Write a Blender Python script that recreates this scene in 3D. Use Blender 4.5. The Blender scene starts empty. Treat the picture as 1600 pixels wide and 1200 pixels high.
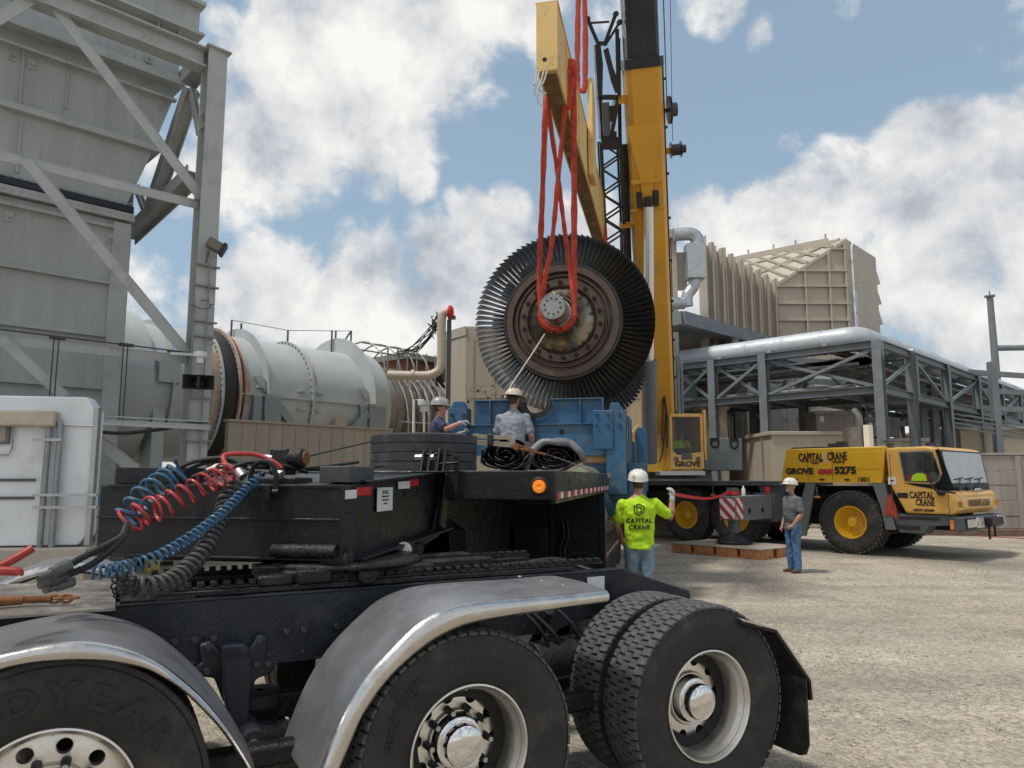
import bpy, bmesh, random
from math import *
from mathutils import Vector, Matrix
random.seed(7)
S = bpy.context.scene
COL = S.collection
# ---------------- camera
F = 1150.0; PITCH = atan(146 / 1150.0); CH = 1.8
cd = bpy.data.cameras.new('camera'); cam = bpy.data.objects.new('camera', cd); COL.objects.link(cam)
cam.location = (0, 0, CH); cam.rotation_euler = (pi / 2 + PITCH, 0, 0)
cd.sensor_width = 36; cd.lens = 36 * F / 1600; cd.clip_start = 0.05; cd.clip_end = 3000
S.camera = cam
S.view_settings.view_transform = 'Standard'; S.view_settings.look = 'None'; S.view_settings.gamma = 1
S.view_settings.exposure = 0.44
# ---------------- sun
SUN_DIR = Vector((-0.43, -0.18, 1.0)).normalized()
sd = bpy.data.lights.new('sun', 'SUN'); sd.energy = 2.15; sd.angle = radians(7); sd.color = (1, .95, .87)
so = bpy.data.objects.new('sun', sd); COL.objects.link(so)
so.rotation_euler = SUN_DIR.to_track_quat('Z', 'Y').to_euler()
# ---------------- measuring: pixel of the 1600x1200 photo -> world point
def ray(px, py):
    x = (px - 800) / F; y = (600 - py) / F
    return Vector((x, cos(PITCH) - y * sin(PITCH), sin(PITCH) + y * cos(PITCH)))
def at(px, py, Y):
    d = ray(px, py); return Vector((0, 0, CH)) + d * (Y / d[1])
def onz(px, py, z=0):
    d = ray(px, py); return Vector((0, 0, CH)) + d * ((z - CH) / d[2])
def onpl(px, py, p0, n):
    d = ray(px, py); c = Vector((0, 0, CH)); return c + d * ((Vector(p0) - c).dot(n) / d.dot(n))
class Fr:
    def __init__(s, x, y, deg, z=0):
        s.o = (x, y, z); s.a = radians(deg); s.c = cos(s.a); s.s = sin(s.a)
        s.m = Matrix.Translation(s.o) @ Matrix.Rotation(s.a, 4, 'Z'); s.i = s.m.inverted()
    def w(s, x, y, z=0): return s.m @ Vector((x, y, z))
    def l(s, v): return s.i @ Vector(v)
    def Y(s, px, py, y=0):
        p = s.l(onpl(px, py, s.w(0, y), Vector((-s.s, s.c, 0)))); return (p.x, p.z)
    def X(s, px, py, x=0):
        p = s.l(onpl(px, py, s.w(x, 0), Vector((s.c, s.s, 0)))); return (p.y, p.z)
# ---------------- node helpers
def nn(nt, typ, **k):
    n = nt.nodes.new(typ)
    for a, b in k.items():
        if a[0] == '_': n.inputs[a[1:].replace('_', ' ')].default_value = b
        elif a[0] == 'i' and a[1:].isdigit(): n.inputs[int(a[1:])].default_value = b
        else: setattr(n, a, b)
    return n
def ramp(nt, src, stops):
    r = nn(nt, 'ShaderNodeValToRGB'); e = r.color_ramp.elements
    while len(e) < len(stops): e.new(.5)
    for q, (p, c) in zip(e, stops):
        q.position = p; q.color = (c[0], c[1], c[2], 1) if hasattr(c, '__len__') else (c, c, c, 1)
    nt.links.new(src, r.inputs[0]); return r.outputs[0]
def mixc(nt, fac, a, b, mode='MIX'):
    m = nn(nt, 'ShaderNodeMix', data_type='RGBA', blend_type=mode)
    for s, v in ((0, fac), (6, a), (7, b)):
        if hasattr(v, 'is_output'): nt.links.new(v, m.inputs[s])
        elif s == 0: m.inputs[0].default_value = v
        else: m.inputs[s].default_value = (*v[:3], 1)
    return m.outputs[2]
def mth(nt, op, a, b=None, clamp=False):
    m = nn(nt, 'ShaderNodeMath', operation=op, use_clamp=clamp)
    for i, v in enumerate((a, b)):
        if v is None: continue
        if hasattr(v, 'is_output'): nt.links.new(v, m.inputs[i])
        else: m.inputs[i].default_value = v
    return m.outputs[0]
# ---------------- world: blue sky with clouds
def world():
    w = bpy.data.worlds.new('World'); S.world = w; w.use_nodes = True; nt = w.node_tree; L = nt.links
    bg = nt.nodes['Background']
    sky = nn(nt, 'ShaderNodeTexSky', sky_type='NISHITA'); sky.sun_disc = False
    sky.sun_elevation = asin(SUN_DIR.z); sky.sun_rotation = atan2(SUN_DIR.x, SUN_DIR.y); sky.dust_density = 1.2
    tc = nn(nt, 'ShaderNodeTexCoord'); nrm = nn(nt, 'ShaderNodeVectorMath', operation='NORMALIZE'); L.new(tc.outputs['Generated'], nrm.inputs[0])
    V = nrm.outputs[0]
    n1 = nn(nt, 'ShaderNodeTexNoise', _Scale=6.5, _Detail=10, _Roughness=.60, _Distortion=.15); L.new(V, n1.inputs[0])
    nw = nn(nt, 'ShaderNodeTexNoise', _Scale=3.2, _Detail=4, _Roughness=.6); L.new(V, nw.inputs[0])
    # warp the direction so the banks get billowing outlines
    sub = nn(nt, 'ShaderNodeVectorMath', operation='SUBTRACT'); L.new(nw.outputs['Color'], sub.inputs[0]); sub.inputs[1].default_value = (.5, .5, .5)
    sc = nn(nt, 'ShaderNodeVectorMath', operation='SCALE'); L.new(sub.outputs[0], sc.inputs[0]); sc.inputs['Scale'].default_value = .11
    ad = nn(nt, 'ShaderNodeVectorMath', operation='ADD'); L.new(V, ad.inputs[0]); L.new(sc.outputs[0], ad.inputs[1])
    # cloud banks: (direction given by photo pixel, angular radius in degrees, weight)
    banks = [(650, 40, 9.5, 1.0), (540, 130, 8.5, .97), (430, 230, 7.5, .97), (590, 200, 6.5, .9), (780, -10, 7.5, .95), (400, 120, 6, .75), (330, 300, 6, .75), (350, 40, 2.6, .6),
             (430, 450, 6, 1), (560, 450, 6, 1), (690, 440, 6, 1), (780, 420, 6, .95), (620, 500, 7, 1), (360, 480, 6, .9), (650, 290, 2.4, .85), (480, 10, 6.5, .85),
             (740, 340, 3, .75), (800, 330, 3, .7), (1090, 330, 4.5, 1), (1180, 335, 5, 1), (1290, 310, 6.2, 1.05), (1440, 270, 6.3, 1.1), (1560, 320, 8, 1.1), (1500, 420, 8, 1), (1225, 225, 1.9, .75),
             (1600, 500, 8, 1), (1280, 440, 7, 1), (1100, 440, 7, 1), (950, 420, 6, .8), (1115, 0, 2.8, .7), (1180, 38, 1.8, .7), (1310, -5, 2.5, .65), (930, 330, 3, .6),
             (1740, 420, 14, 1), (-60, 300, 14, .7), (100, 520, 12, .9), (-300, 100, 18, .8), (1900, 200, 16, .6), (800, -500, 22, .8), (200, -700, 20, .7), (1500, -600, 18, .6)]
    acc = None
    for px, py, rad, wt in banks:
        d = ray(px, py).normalized()
        dp = nn(nt, 'ShaderNodeVectorMath', operation='DISTANCE'); L.new(ad.outputs[0], dp.inputs[0]); dp.inputs[1].default_value = d
        mr = nn(nt, 'ShaderNodeMapRange', interpolation_type='SMOOTHSTEP'); L.new(dp.outputs['Value'], mr.inputs[0])
        r = radians(rad); mr.inputs[1].default_value = r * 1.25; mr.inputs[2].default_value = r * .25; mr.inputs[3].default_value = 0; mr.inputs[4].default_value = wt
        acc = mr.outputs[0] if acc is None else mth(nt, 'MAXIMUM', acc, mr.outputs[0])
    sx = nn(nt, 'ShaderNodeSeparateXYZ'); L.new(V, sx.inputs[0])
    # banks all round, below the horizon of the photo's back
    back = nn(nt, 'ShaderNodeMapRange'); L.new(sx.outputs[1], back.inputs[0]); back.inputs[1].default_value = .25; back.inputs[2].default_value = -.3; back.inputs[3].default_value = 0; back.inputs[4].default_value = .62
    acc = mth(nt, 'MAXIMUM', acc, back.outputs[0])
    low = nn(nt, 'ShaderNodeMapRange'); L.new(sx.outputs[2], low.inputs[0]); low.inputs[1].default_value = .13; low.inputs[2].default_value = .03; low.inputs[3].default_value = 0; low.inputs[4].default_value = .9
    acc = mth(nt, 'MAXIMUM', acc, low.outputs[0])
    dens = mth(nt, 'ADD', mth(nt, 'MULTIPLY', acc, .62), mth(nt, 'MULTIPLY', mth(nt, 'SUBTRACT', n1.outputs[0], .5), 1.5))
    mk = nn(nt, 'ShaderNodeMapRange', interpolation_type='SMOOTHSTEP'); L.new(dens, mk.inputs[0]); mk.inputs[1].default_value = .20; mk.inputs[2].default_value = .47
    # cloud shading: soft grey bases against white tops
    up = nn(nt, 'ShaderNodeVectorMath', operation='ADD'); L.new(V, up.inputs[0]); up.inputs[1].default_value = (.03, 0, .055)
    n2 = nn(nt, 'ShaderNodeTexNoise', _Scale=6.5, _Detail=8, _Roughness=.58, _Distortion=.15); L.new(up.outputs[0], n2.inputs[0])
    sh = mth(nt, 'ADD', mth(nt, 'SUBTRACT', n1.outputs[0], n2.outputs[0]), .5)
    n3 = nn(nt, 'ShaderNodeTexNoise', _Scale=2.3, _Detail=5, _Roughness=.55); L.new(V, n3.inputs[0])
    tone = mth(nt, 'ADD', mth(nt, 'MULTIPLY', sh, .95), mth(nt, 'MULTIPLY', n3.outputs[0], .36))
    cc = ramp(nt, tone, [(.46, (.30, .32, .35)), (.57, (.43, .45, .48)), (.68, (.56, .565, .57)), (.82, (.71, .695, .67))])
    bl = nn(nt, 'ShaderNodeVectorMath', operation='SCALE'); L.new(sky.outputs[0], bl.inputs[0]); bl.inputs['Scale'].default_value = .105
    hz = nn(nt, 'ShaderNodeMapRange'); L.new(sx.outputs[2], hz.inputs[0]); hz.inputs[1].default_value = .75; hz.inputs[2].default_value = .05; hz.inputs[3].default_value = .50; hz.inputs[4].default_value = .75
    blue = mixc(nt, hz.outputs[0], bl.outputs[0], (.27, .37, .445))
    col = mixc(nt, mk.outputs[0], blue, cc)
    L.new(col, bg.inputs[0]); bg.inputs[1].default_value = 1.0
world()
# ---------------- materials
MATS = {}
def M(name, col=(.5, .5, .5), rough=.55, metal=0, var=.18, scale=2.5, bump=0, bscale=60, dirt=None, damt=.5, dscale=1.5, streak=False, coat=0, rvar=.15, alpha=None, spec=.5):
    if name in MATS: return MATS[name]
    m = bpy.data.materials.new(name); m.use_nodes = True; nt = m.node_tree; L = nt.links; b = nt.nodes['Principled BSDF']
    tc = nn(nt, 'ShaderNodeTexCoord'); mp = nn(nt, 'ShaderNodeMapping'); L.new(tc.outputs['Object'], mp.inputs[0])
    if streak: mp.inputs['Scale'].default_value = (3, 3, .25)
    n = nn(nt, 'ShaderNodeTexNoise', _Scale=scale, _Detail=7, _Roughness=.6); L.new(mp.outputs[0], n.inputs[0])
    lo = tuple(c * (1 - var) for c in col); hi = tuple(min(1, c * (1 + var)) for c in col)
    c = ramp(nt, n.outputs[0], [(.3, lo), (.7, hi)])
    if dirt:
        n2 = nn(nt, 'ShaderNodeTexNoise', _Scale=dscale, _Detail=10, _Roughness=.68); L.new(mp.outputs[0], n2.inputs[0])
        f = ramp(nt, n2.outputs[0], [(.62 - .35 * damt, 0), (.80 - .2 * damt, 1)])
        c = mixc(nt, mth(nt, 'MULTIPLY', f, .85), c, dirt)
    L.new(c, b.inputs['Base Color'])
    n4 = nn(nt, 'ShaderNodeTexNoise', _Scale=scale * 4, _Detail=6); L.new(tc.outputs['Object'], n4.inputs[0])
    rr = ramp(nt, n4.outputs[0], [(.3, max(0, rough - rvar)), (.7, min(1, rough + rvar))]); L.new(rr, b.inputs['Roughness'])
    b.inputs['Metallic'].default_value = metal; b.inputs['Coat Weight'].default_value = coat; b.inputs['Specular IOR Level'].default_value = spec
    if bump:
        n5 = nn(nt, 'ShaderNodeTexNoise', _Scale=bscale, _Detail=5, _Roughness=.6); L.new(tc.outputs['Object'], n5.inputs[0])
        bp = nn(nt, 'ShaderNodeBump', _Strength=min(1, bump), _Distance=.01 * max(1, bump)); L.new(n5.outputs[0], bp.inputs['Height']); L.new(bp.outputs[0], b.inputs['Normal'])
    if alpha is not None: b.inputs['Alpha'].default_value = alpha
    MATS[name] = m; return m
def glow(name, col, st):
    m = bpy.data.materials.new(name); m.use_nodes = True; b = m.node_tree.nodes['Principled BSDF']
    b.inputs['Base Color'].default_value = (*col, 1); b.inputs['Emission Color'].default_value = (*col, 1); b.inputs['Emission Strength'].default_value = st; return m
blackp = M('black_steel', (.011, .012, .014), .40, 0, .4, 3, .35, 30, dirt=(.045, .043, .04), damt=.12, dscale=5, rvar=.2, spec=.3)
greasy = M('greasy_black', (.012, .0115, .011), .42, 0, .5, 6, 1, 45, dirt=(.07, .055, .045), damt=.28, dscale=9, spec=.4)
framep = M('frame_paint', (.016, .020, .028), .45, 0, .35, 4, .4, 50, dirt=(.06, .056, .053), damt=.22, dscale=6, spec=.4)
rubber = M('tyre_rubber', (.022, .021, .021), .68, 0, .35, 5, .5, 90, dirt=(.075, .065, .058), damt=.3, dscale=4)
treadm = M('tyre_tread', (.10, .102, .105), .85, 0, .35, 26, 1.6, 150, dirt=(.19, .185, .175), damt=.5, dscale=30)
alu = M('polished_aluminium', (.62, .60, .57), .24, 1, .12, 4, .12, 30, dirt=(.38, .33, .27), damt=.25, dscale=7, rvar=.1)
rimal = M('rim_alloy', (.80, .77, .71), .36, .92, .08, 4, .1, 30, dirt=(.50, .44, .36), damt=.25, dscale=5, rvar=.08)
chrome = M('chrome_cap', (.8, .8, .8), .07, 1, .04, 3, rvar=.03)
brushed = M('brushed_alloy', (.42, .42, .42), .40, .85, .22, 2.5, .4, 45, dirt=(.30, .27, .23), damt=.5, dscale=3.2)
fendm = M('fender_steel', (.30, .305, .32), .36, .65, .10, 1.6, .15, 60, dirt=(.235, .215, .19), damt=.42, dscale=1.7, rvar=.07)
yel = M('crane_yellow', (.70, .40, .02), .38, 0, .07, 1.5, .1, 20, dirt=(.50, .28, .04), damt=.12, dscale=2, coat=.25)
yelb = M('boom_yellow', (.66, .33, .025), .42, 0, .10, .8, .1, 20, dirt=(.42, .22, .03), damt=.25, dscale=1.2)
yelc = M('cab_orange_yellow', (.74, .42, .10), .40, 0, .06, 1.5, 0, 20, dirt=(.55, .35, .12), damt=.15, coat=.2)
beamy = M('beam_yellow', (.66, .45, .16), .55, 0, .10, 1.2, .2, 20, dirt=(.22, .13, .05), damt=.22, dscale=2.6)
dgrey = M('crane_grey', (.085, .095, .10), .5, 0, .2, 2, .2, 30, dirt=(.16, .15, .13), damt=.25, dscale=3)
mgrey = M('mid_grey_paint', (.15, .165, .17), .5, 0, .15, 2, .15, 30)
blackb = M('boom_black', (.012, .013, .017), .35, 0, .3, 2, .1, 30, dirt=(.04, .04, .045), damt=.3)
blue = M('cradle_blue', (.022, .098, .20), .55, 0, .22, 2.2, .3, 30, dirt=(.12, .16, .165), damt=.45, dscale=2.6)
tgrey = M('tower_grey', (.40, .425, .42), .6, 0, .09, 1.1, .1, 20, dirt=(.31, .32, .305), damt=.45, dscale=.9, streak=True)
tgrey2 = M('tower_steel', (.43, .45, .445), .55, 0, .08, 1.5, .1, 20, dirt=(.28, .285, .27), damt=.35, dscale=2)
ductg = M('duct_grey', (.44, .475, .465), .55, 0, .07, .7, .1, 20, dirt=(.36, .37, .35), damt=.4, dscale=.8)
rackg = M('rack_grey', (.17, .19, .205), .6, 0, .16, 1.3, .15, 20, dirt=(.26, .27, .275), damt=.3, dscale=3)
pipeg = M('pipe_cladding', (.46, .49, .51), .5, .2, .07, 1, .1, 20, dirt=(.37, .39, .41), damt=.35, dscale=1.5)
tan = M('tan_panel', (.42, .36, .28), .6, 0, .07, .8, .05, 20, dirt=(.38, .32, .25), damt=.35, dscale=.7, streak=True)
tan2 = M('tan_steel', (.45, .395, .32), .6, 0, .09, .9, .1, 20, dirt=(.62, .58, .52), damt=.10, dscale=1.6)
tanpipe = M('tan_pipe', (.52, .45, .35), .5, 0, .08, 2)
white = M('white_paint', (.76, .79, .82), .5, 0, .05, 1.5, .05, 20, dirt=(.5, .5, .48), damt=.25, dscale=2)
redw = M('red_web', (.50, .055, .028), .85, 0, .3, 9, 1.5, 60, dirt=(.24, .04, .03), damt=.35, dscale=6)
redp = M('red_plastic', (.62, .02, .02), .4, 0, .15, 6)
rustm = M('rust', (.22, .085, .035), .8, .1, .35, 7, 1, 70, dirt=(.36, .16, .07), damt=.5, dscale=8)
orange_rust = M('orange_rust_wash', (.45, .30, .22), .8, 0, .3, 2.5, .2, 40, dirt=(.45, .46, .44), damt=.55, dscale=1.6)
wood = M('timber', (.40, .25, .12), .8, 0, .25, 4, .6, 60, streak=False, dirt=(.26, .17, .1), damt=.4, dscale=6)
matw = M('orange_timber', (.46, .20, .075), .8, 0, .28, 5, .6, 60, dirt=(.20, .11, .06), damt=.4, dscale=6)
conc = M('concrete', (.42, .38, .32), .9, 0, .12, 3, .4, 50, dirt=(.3, .27, .23), damt=.3)
silver = M('galvanised', (.45, .47, .48), .42, .8, .12, 5, .1, 40)
rod = M('ram_rod', (.75, .77, .80), .22, .6, .05, 1)
glass = M('dark_glass', (.02, .024, .026), .08, 0, .2, 2, rvar=.03, spec=.8)
wglass = M('windscreen_glass', (.46, .47, .46), .22, .0, .12, 1.6, rvar=.05, dirt=(.58, .56, .52), damt=.5, dscale=3)
tarpm = M('tarp_black', (.035, .036, .04), .42, 0, .4, 7, 1, 22, dirt=(.12, .12, .125), damt=.4, dscale=6)
tarpg = M('tarp_grey', (.15, .155, .16), .5, 0, .3, 6, 1, 22)
web = M('webbing_tan', (.40, .35, .26), .85, 0, .2, 20, .8, 150)
skinm = M('skin', (.42, .21, .14), .55, 0, .15, 12)
blackr = M('black_rubber', (.02, .02, .02), .6, 0, .2, 10, .2, 90)
greyhose = M('grey_hose', (.055, .055, .052), .6, 0, .3, 14, .3, 90, dirt=(.12, .10, .07), damt=.35, dscale=20)
bluehose = M('blue_hose', (.035, .12, .23), .42, 0, .3, 14, .1, 90, dirt=(.10, .11, .11), damt=.35, dscale=14)
redhose = M('red_hose', (.42, .035, .035), .42, 0, .3, 10, .1, 90, dirt=(.16, .09, .08), damt=.3, dscale=14)
rotsteel = M('rotor_steel', (.36, .32, .25), .30, .95, .2, 2, .1, 40, dirt=(.17, .13, .10), damt=.3, dscale=2)
rotbrown = M('rotor_brown', (.115, .080, .062), .5, .5, .2, 3, .2, 50, dirt=(.06, .05, .05), damt=.4, dscale=7)
blade = M('blade_steel', (.065, .066, .066), .40, .75, .25, 9, .1, 60, dirt=(.05, .045, .04), damt=.35, dscale=10)
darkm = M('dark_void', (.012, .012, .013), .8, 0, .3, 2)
signw = M('sign_white', (.75, .75, .74), .5, 0, .03, 3)
inkb = M('ink_black', (.015, .013, .012), .5, 0, .1, 5)
inkr = M('ink_red', (.45, .03, .03), .5, 0, .1, 5)
refr = M('reflector_red', (.55, .02, .03), .3, 0, .15, 9)
refw = M('reflector_white', (.72, .72, .72), .3, 0, .08, 9)
# ---------------- mesh builder
class MB:
    def __init__(s): s.v = []; s.f = []
    def add(s, vs, fs):
        o = len(s.v); s.v += [tuple(v) for v in vs]; s.f += [tuple(i + o for i in f) for f in fs]; return s
    def box(s, x0, x1, y0, y1, z0, z1, m=None):
        vs = [Vector((x, y, z)) for z in (z0, z1) for x, y in ((x0, y0), (x1, y0), (x1, y1), (x0, y1))]
        if m: vs = [m @ v for v in vs]
        return s.add(vs, [(3, 2, 1, 0), (4, 5, 6, 7), (0, 1, 5, 4), (1, 2, 6, 5), (2, 3, 7, 6), (3, 0, 4, 7)])
    def beam(s, p, q, w, h=None, up=(0, 0, 1)):
        p = Vector(p); q = Vector(q); h = h or w; d = (q - p)
        if d.length < 1e-6: return s
        d.normalize(); u = Vector(up)
        if abs(d.dot(u)) > .98: u = Vector((0, 1, 0))
        a = d.cross(u).normalized(); b = a.cross(d)
        vs = [c + a * i * w / 2 + b * j * h / 2 for c in (p, q) for i, j in ((-1, -1), (1, -1), (1, 1), (-1, 1))]
        return s.add(vs, [(3, 2, 1, 0), (4, 5, 6, 7), (0, 1, 5, 4), (1, 2, 6, 5), (2, 3, 7, 6), (3, 0, 4, 7)])
    def ibeam(s, p, q, w, h, t=.02, up=(0, 0, 1)):
        p = Vector(p); q = Vector(q); d = (q - p).normalized(); u = Vector(up)
        if abs(d.dot(u)) > .98: u = Vector((0, 1, 0))
        a = d.cross(u).normalized(); b = a.cross(d)
        for o in (-1, 1): s.beam(p + b * o * (h - t) / 2, q + b * o * (h - t) / 2, w, t, up)
        return s.beam(p, q, t * .8, h - 2 * t, up)
    def prism(s, pts, axis, lo, hi):
        """pts: 2d outline; axis 'x','y','z' = extrusion axis"""
        n = len(pts)
        def mk(p, e): return {'x': (e, p[0], p[1]), 'y': (p[0], e, p[1]), 'z': (p[0], p[1], e)}[axis]
        vs = [mk(p, lo) for p in pts] + [mk(p, hi) for p in pts]
        fs = [tuple(range(n - 1, -1, -1)), tuple(range(n, 2 * n))] + [(i, (i + 1) % n, n + (i + 1) % n, n + i) for i in range(n)]
        return s.add(vs, fs)
    def strip(s, pts, t, axis, lo, hi):
        """open 2d polyline thickened by t (towards its left), extruded"""
        P = [Vector(p) for p in pts]; N = []
        for i in range(len(P)):
            d = (P[min(i + 1, len(P) - 1)] - P[max(i - 1, 0)]).normalized(); N.append(Vector((-d.y, d.x)))
        q = [p + n_ * t for p, n_ in zip(P, N)]
        for i in range(len(P) - 1): pass
        return s.prism([tuple(p) for p in P] + [tuple(p) for p in reversed(q)], axis, lo, hi)
    def tube(s, path, r, n=10, cap=True, r2=None):
        P = [Vector(p) for p in path]; k = len(P)
        R = r if hasattr(r, '__len__') else [r] * k
        t0 = (P[1] - P[0]).normalized(); a = t0.orthogonal().normalized(); vs = []
        for i in range(k):
            t = (P[min(i + 1, k - 1)] - P[max(i - 1, 0)])
            t = t.normalized() if t.length > 1e-9 else t0
            a = (a - t * a.dot(t)); a = a.normalized() if a.length > 1e-6 else t.orthogonal().normalized(); b = t.cross(a)
            for j in range(n):
                th = 2 * pi * j / n; vs.append(P[i] + (a * cos(th) + b * sin(th)) * R[i])
        fs = [(i * n + j, i * n + (j + 1) % n, (i + 1) * n + (j + 1) % n, (i + 1) * n + j) for i in range(k - 1) for j in range(n)]
        if cap: fs += [tuple(range(n - 1, -1, -1)), tuple(range((k - 1) * n, k * n))]
        return s.add(vs, fs)
    def cyl(s, p, q, r, n=16, r1=None): return s.tube([p, q], [r, r if r1 is None else r1], n)
    def lathe(s, prof, n=32, m=None, a0=0, a1=2 * pi, closed=False):
        """prof: (axial, radius); axis = local x unless m"""
        full = abs(a1 - a0 - 2 * pi) < 1e-6; k = len(prof); c = n if full else n + 1; vs = []
        for j in range(c):
            th = a0 + (a1 - a0) * j / n
            for x, r in prof:
                v = Vector((x, r * cos(th), r * sin(th))); vs.append(m @ v if m else v)
        fs = []
        for j in range(n):
            j2 = (j + 1) % c
            for i in range(k - 1 if not closed else k): fs.append((j * k + i, j2 * k + i, j2 * k + (i + 1) % k, j * k + (i + 1) % k))
        return s.add(vs, fs)
    def ball(s, c, r, sc=(1, 1, 1), n=14):
        c = Vector(c); pr = [(cos(pi * i / (n // 2)), sin(pi * i / (n // 2))) for i in range(n // 2 + 1)]
        return s.lathe([(-x, max(y, 1e-4)) for x, y in pr], n, Matrix.Translation(c) @ Matrix.Diagonal((r * sc[0], r * sc[1], r * sc[2], 1)))
    def build(s, name, mat, parent=None, bevel=0, smooth=35, loc=None, weld=False):
        me = bpy.data.meshes.new(name); me.from_pydata(s.v, [], s.f)
        if weld:
            bm = bmesh.new(); bm.from_mesh(me); bmesh.ops.remove_doubles(bm, verts=bm.verts, dist=1e-5); bmesh.ops.recalc_face_normals(bm, faces=bm.faces); bm.to_mesh(me); bm.free()
        else:
            bm = bmesh.new(); bm.from_mesh(me); bmesh.ops.recalc_face_normals(bm, faces=bm.faces); bm.to_mesh(me); bm.free()
        me.materials.append(mat); me.update()
        o = bpy.data.objects.new(name, me); COL.objects.link(o)
        if parent: o.parent = parent
        if loc is not None: o.matrix_local = loc if isinstance(loc, Matrix) else Matrix.Translation(loc)
        if bevel:
            b = o.modifiers.new('bevel', 'BEVEL'); b.width = bevel; b.segments = 2; b.limit_method = 'ANGLE'; b.angle_limit = radians(40)
        if smooth:
            me.shade_smooth()
            if smooth < 170: me.set_sharp_from_angle(angle=radians(smooth))
        return o
def tag(o, label=None, cat=None, group=None, kind=None):
    for k, v in (('label', label), ('category', cat), ('group', group), ('kind', kind)):
        if v: o[k] = v
    return o
def empty(name, fr, label, cat, group=None):
    o = bpy.data.objects.new(name, None); COL.objects.link(o)
    o.matrix_world = fr.m if isinstance(fr, Fr) else (fr if isinstance(fr, Matrix) else Matrix.Translation(fr)); o.empty_display_size = .2
    return tag(o, label, cat, group)
def copy_tree(o, parent=None, mat=None):
    c = o.copy(); COL.objects.link(c); c.parent = parent
    if mat is not None: c.matrix_local = mat
    for ch in list(o.children): copy_tree(ch, c)
    return c
FONTS = {}
def text(name, body, size, m, mat, parent=None, depth=.003, sx=1.0, align='LEFT', shear=0, bold=0, spacing=1.0, fit=None):
    """text as mesh; m places the text's x-right, y-up plane"""
    cu = bpy.data.curves.new(name, 'FONT'); cu.body = body; cu.size = size; cu.extrude = depth; cu.align_x = align; cu.shear = shear; cu.offset = bold; cu.space_character = spacing
    cu.resolution_u = 3
    t = bpy.data.objects.new('tmp', cu); COL.objects.link(t)
    bpy.context.view_layer.update()
    me = bpy.data.meshes.new_from_object(t.evaluated_get(bpy.context.evaluated_depsgraph_get()))
    bpy.data.objects.remove(t); bpy.data.curves.remove(cu)
    if fit: xs = [v.co.x for v in me.vertices]; sx = fit / (max(xs) - min(xs)); me.transform(Matrix.Translation((-min(xs), 0, 0)))
    me.transform(Matrix.Diagonal((sx, 1, 1, 1))); me.materials.clear(); me.materials.append(mat); me.name = name
    o = bpy.data.objects.new(name, me); COL.objects.link(o)
    if parent: o.parent = parent
    o.matrix_local = m; return o
def plane_m(origin, xdir, ydir):
    x = Vector(xdir).normalized(); y = Vector(ydir).normalized(); z = x.cross(y)
    m = Matrix((x, y, z)).transposed().to_4x4(); m.translation = Vector(origin); return m
def smoothpath(pts, k=6):
    P = [Vector(p) for p in pts]; out = []
    for i in range(len(P) - 1):
        a = P[max(i - 1, 0)]; b = P[i]; c = P[i + 1]; d = P[min(i + 2, len(P) - 1)]
        for j in range(k):
            t = j / k
            out.append(.5 * ((2 * b) + (c - a) * t + (2 * a - 5 * b + 4 * c - d) * t * t + (3 * b - a - 3 * c + d) * t ** 3))
    out.append(P[-1]); return out
def helix(path, R, turns, r, n=7, per=14):
    """coiled tube along a smooth path; R may be (start,end)"""
    P = smoothpath(path, 12); L = [0]
    for a, b in zip(P, P[1:]): L.append(L[-1] + (b - a).length)
    R0, R1 = R if hasattr(R, '__len__') else (R, R); N = int(turns * per); out = []
    t = (P[1] - P[0]).normalized(); a = t.orthogonal().normalized(); j = 0
    for i in range(N + 1):
        s_ = L[-1] * i / N
        while j < len(L) - 2 and L[j + 1] < s_: j += 1
        u = (s_ - L[j]) / max(1e-9, L[j + 1] - L[j]); c = P[j].lerp(P[j + 1], min(1, u)); t = (P[j + 1] - P[j]).normalized()
        a = (a - t * a.dot(t)).normalized(); b = t.cross(a); th = 2 * pi * i / per; RR = R0 + (R1 - R0) * i / N
        RR *= 1 + .10 * sin(i * .37) * cos(i * .11)
        out.append(c + (a * cos(th) + b * sin(th)) * RR)
    mb = MB(); mb.tube(out, r, n); return mb
AXY = Matrix.Rotation(pi / 2, 4, 'Z')
up3 = Vector((0, 0, 1))
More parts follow.
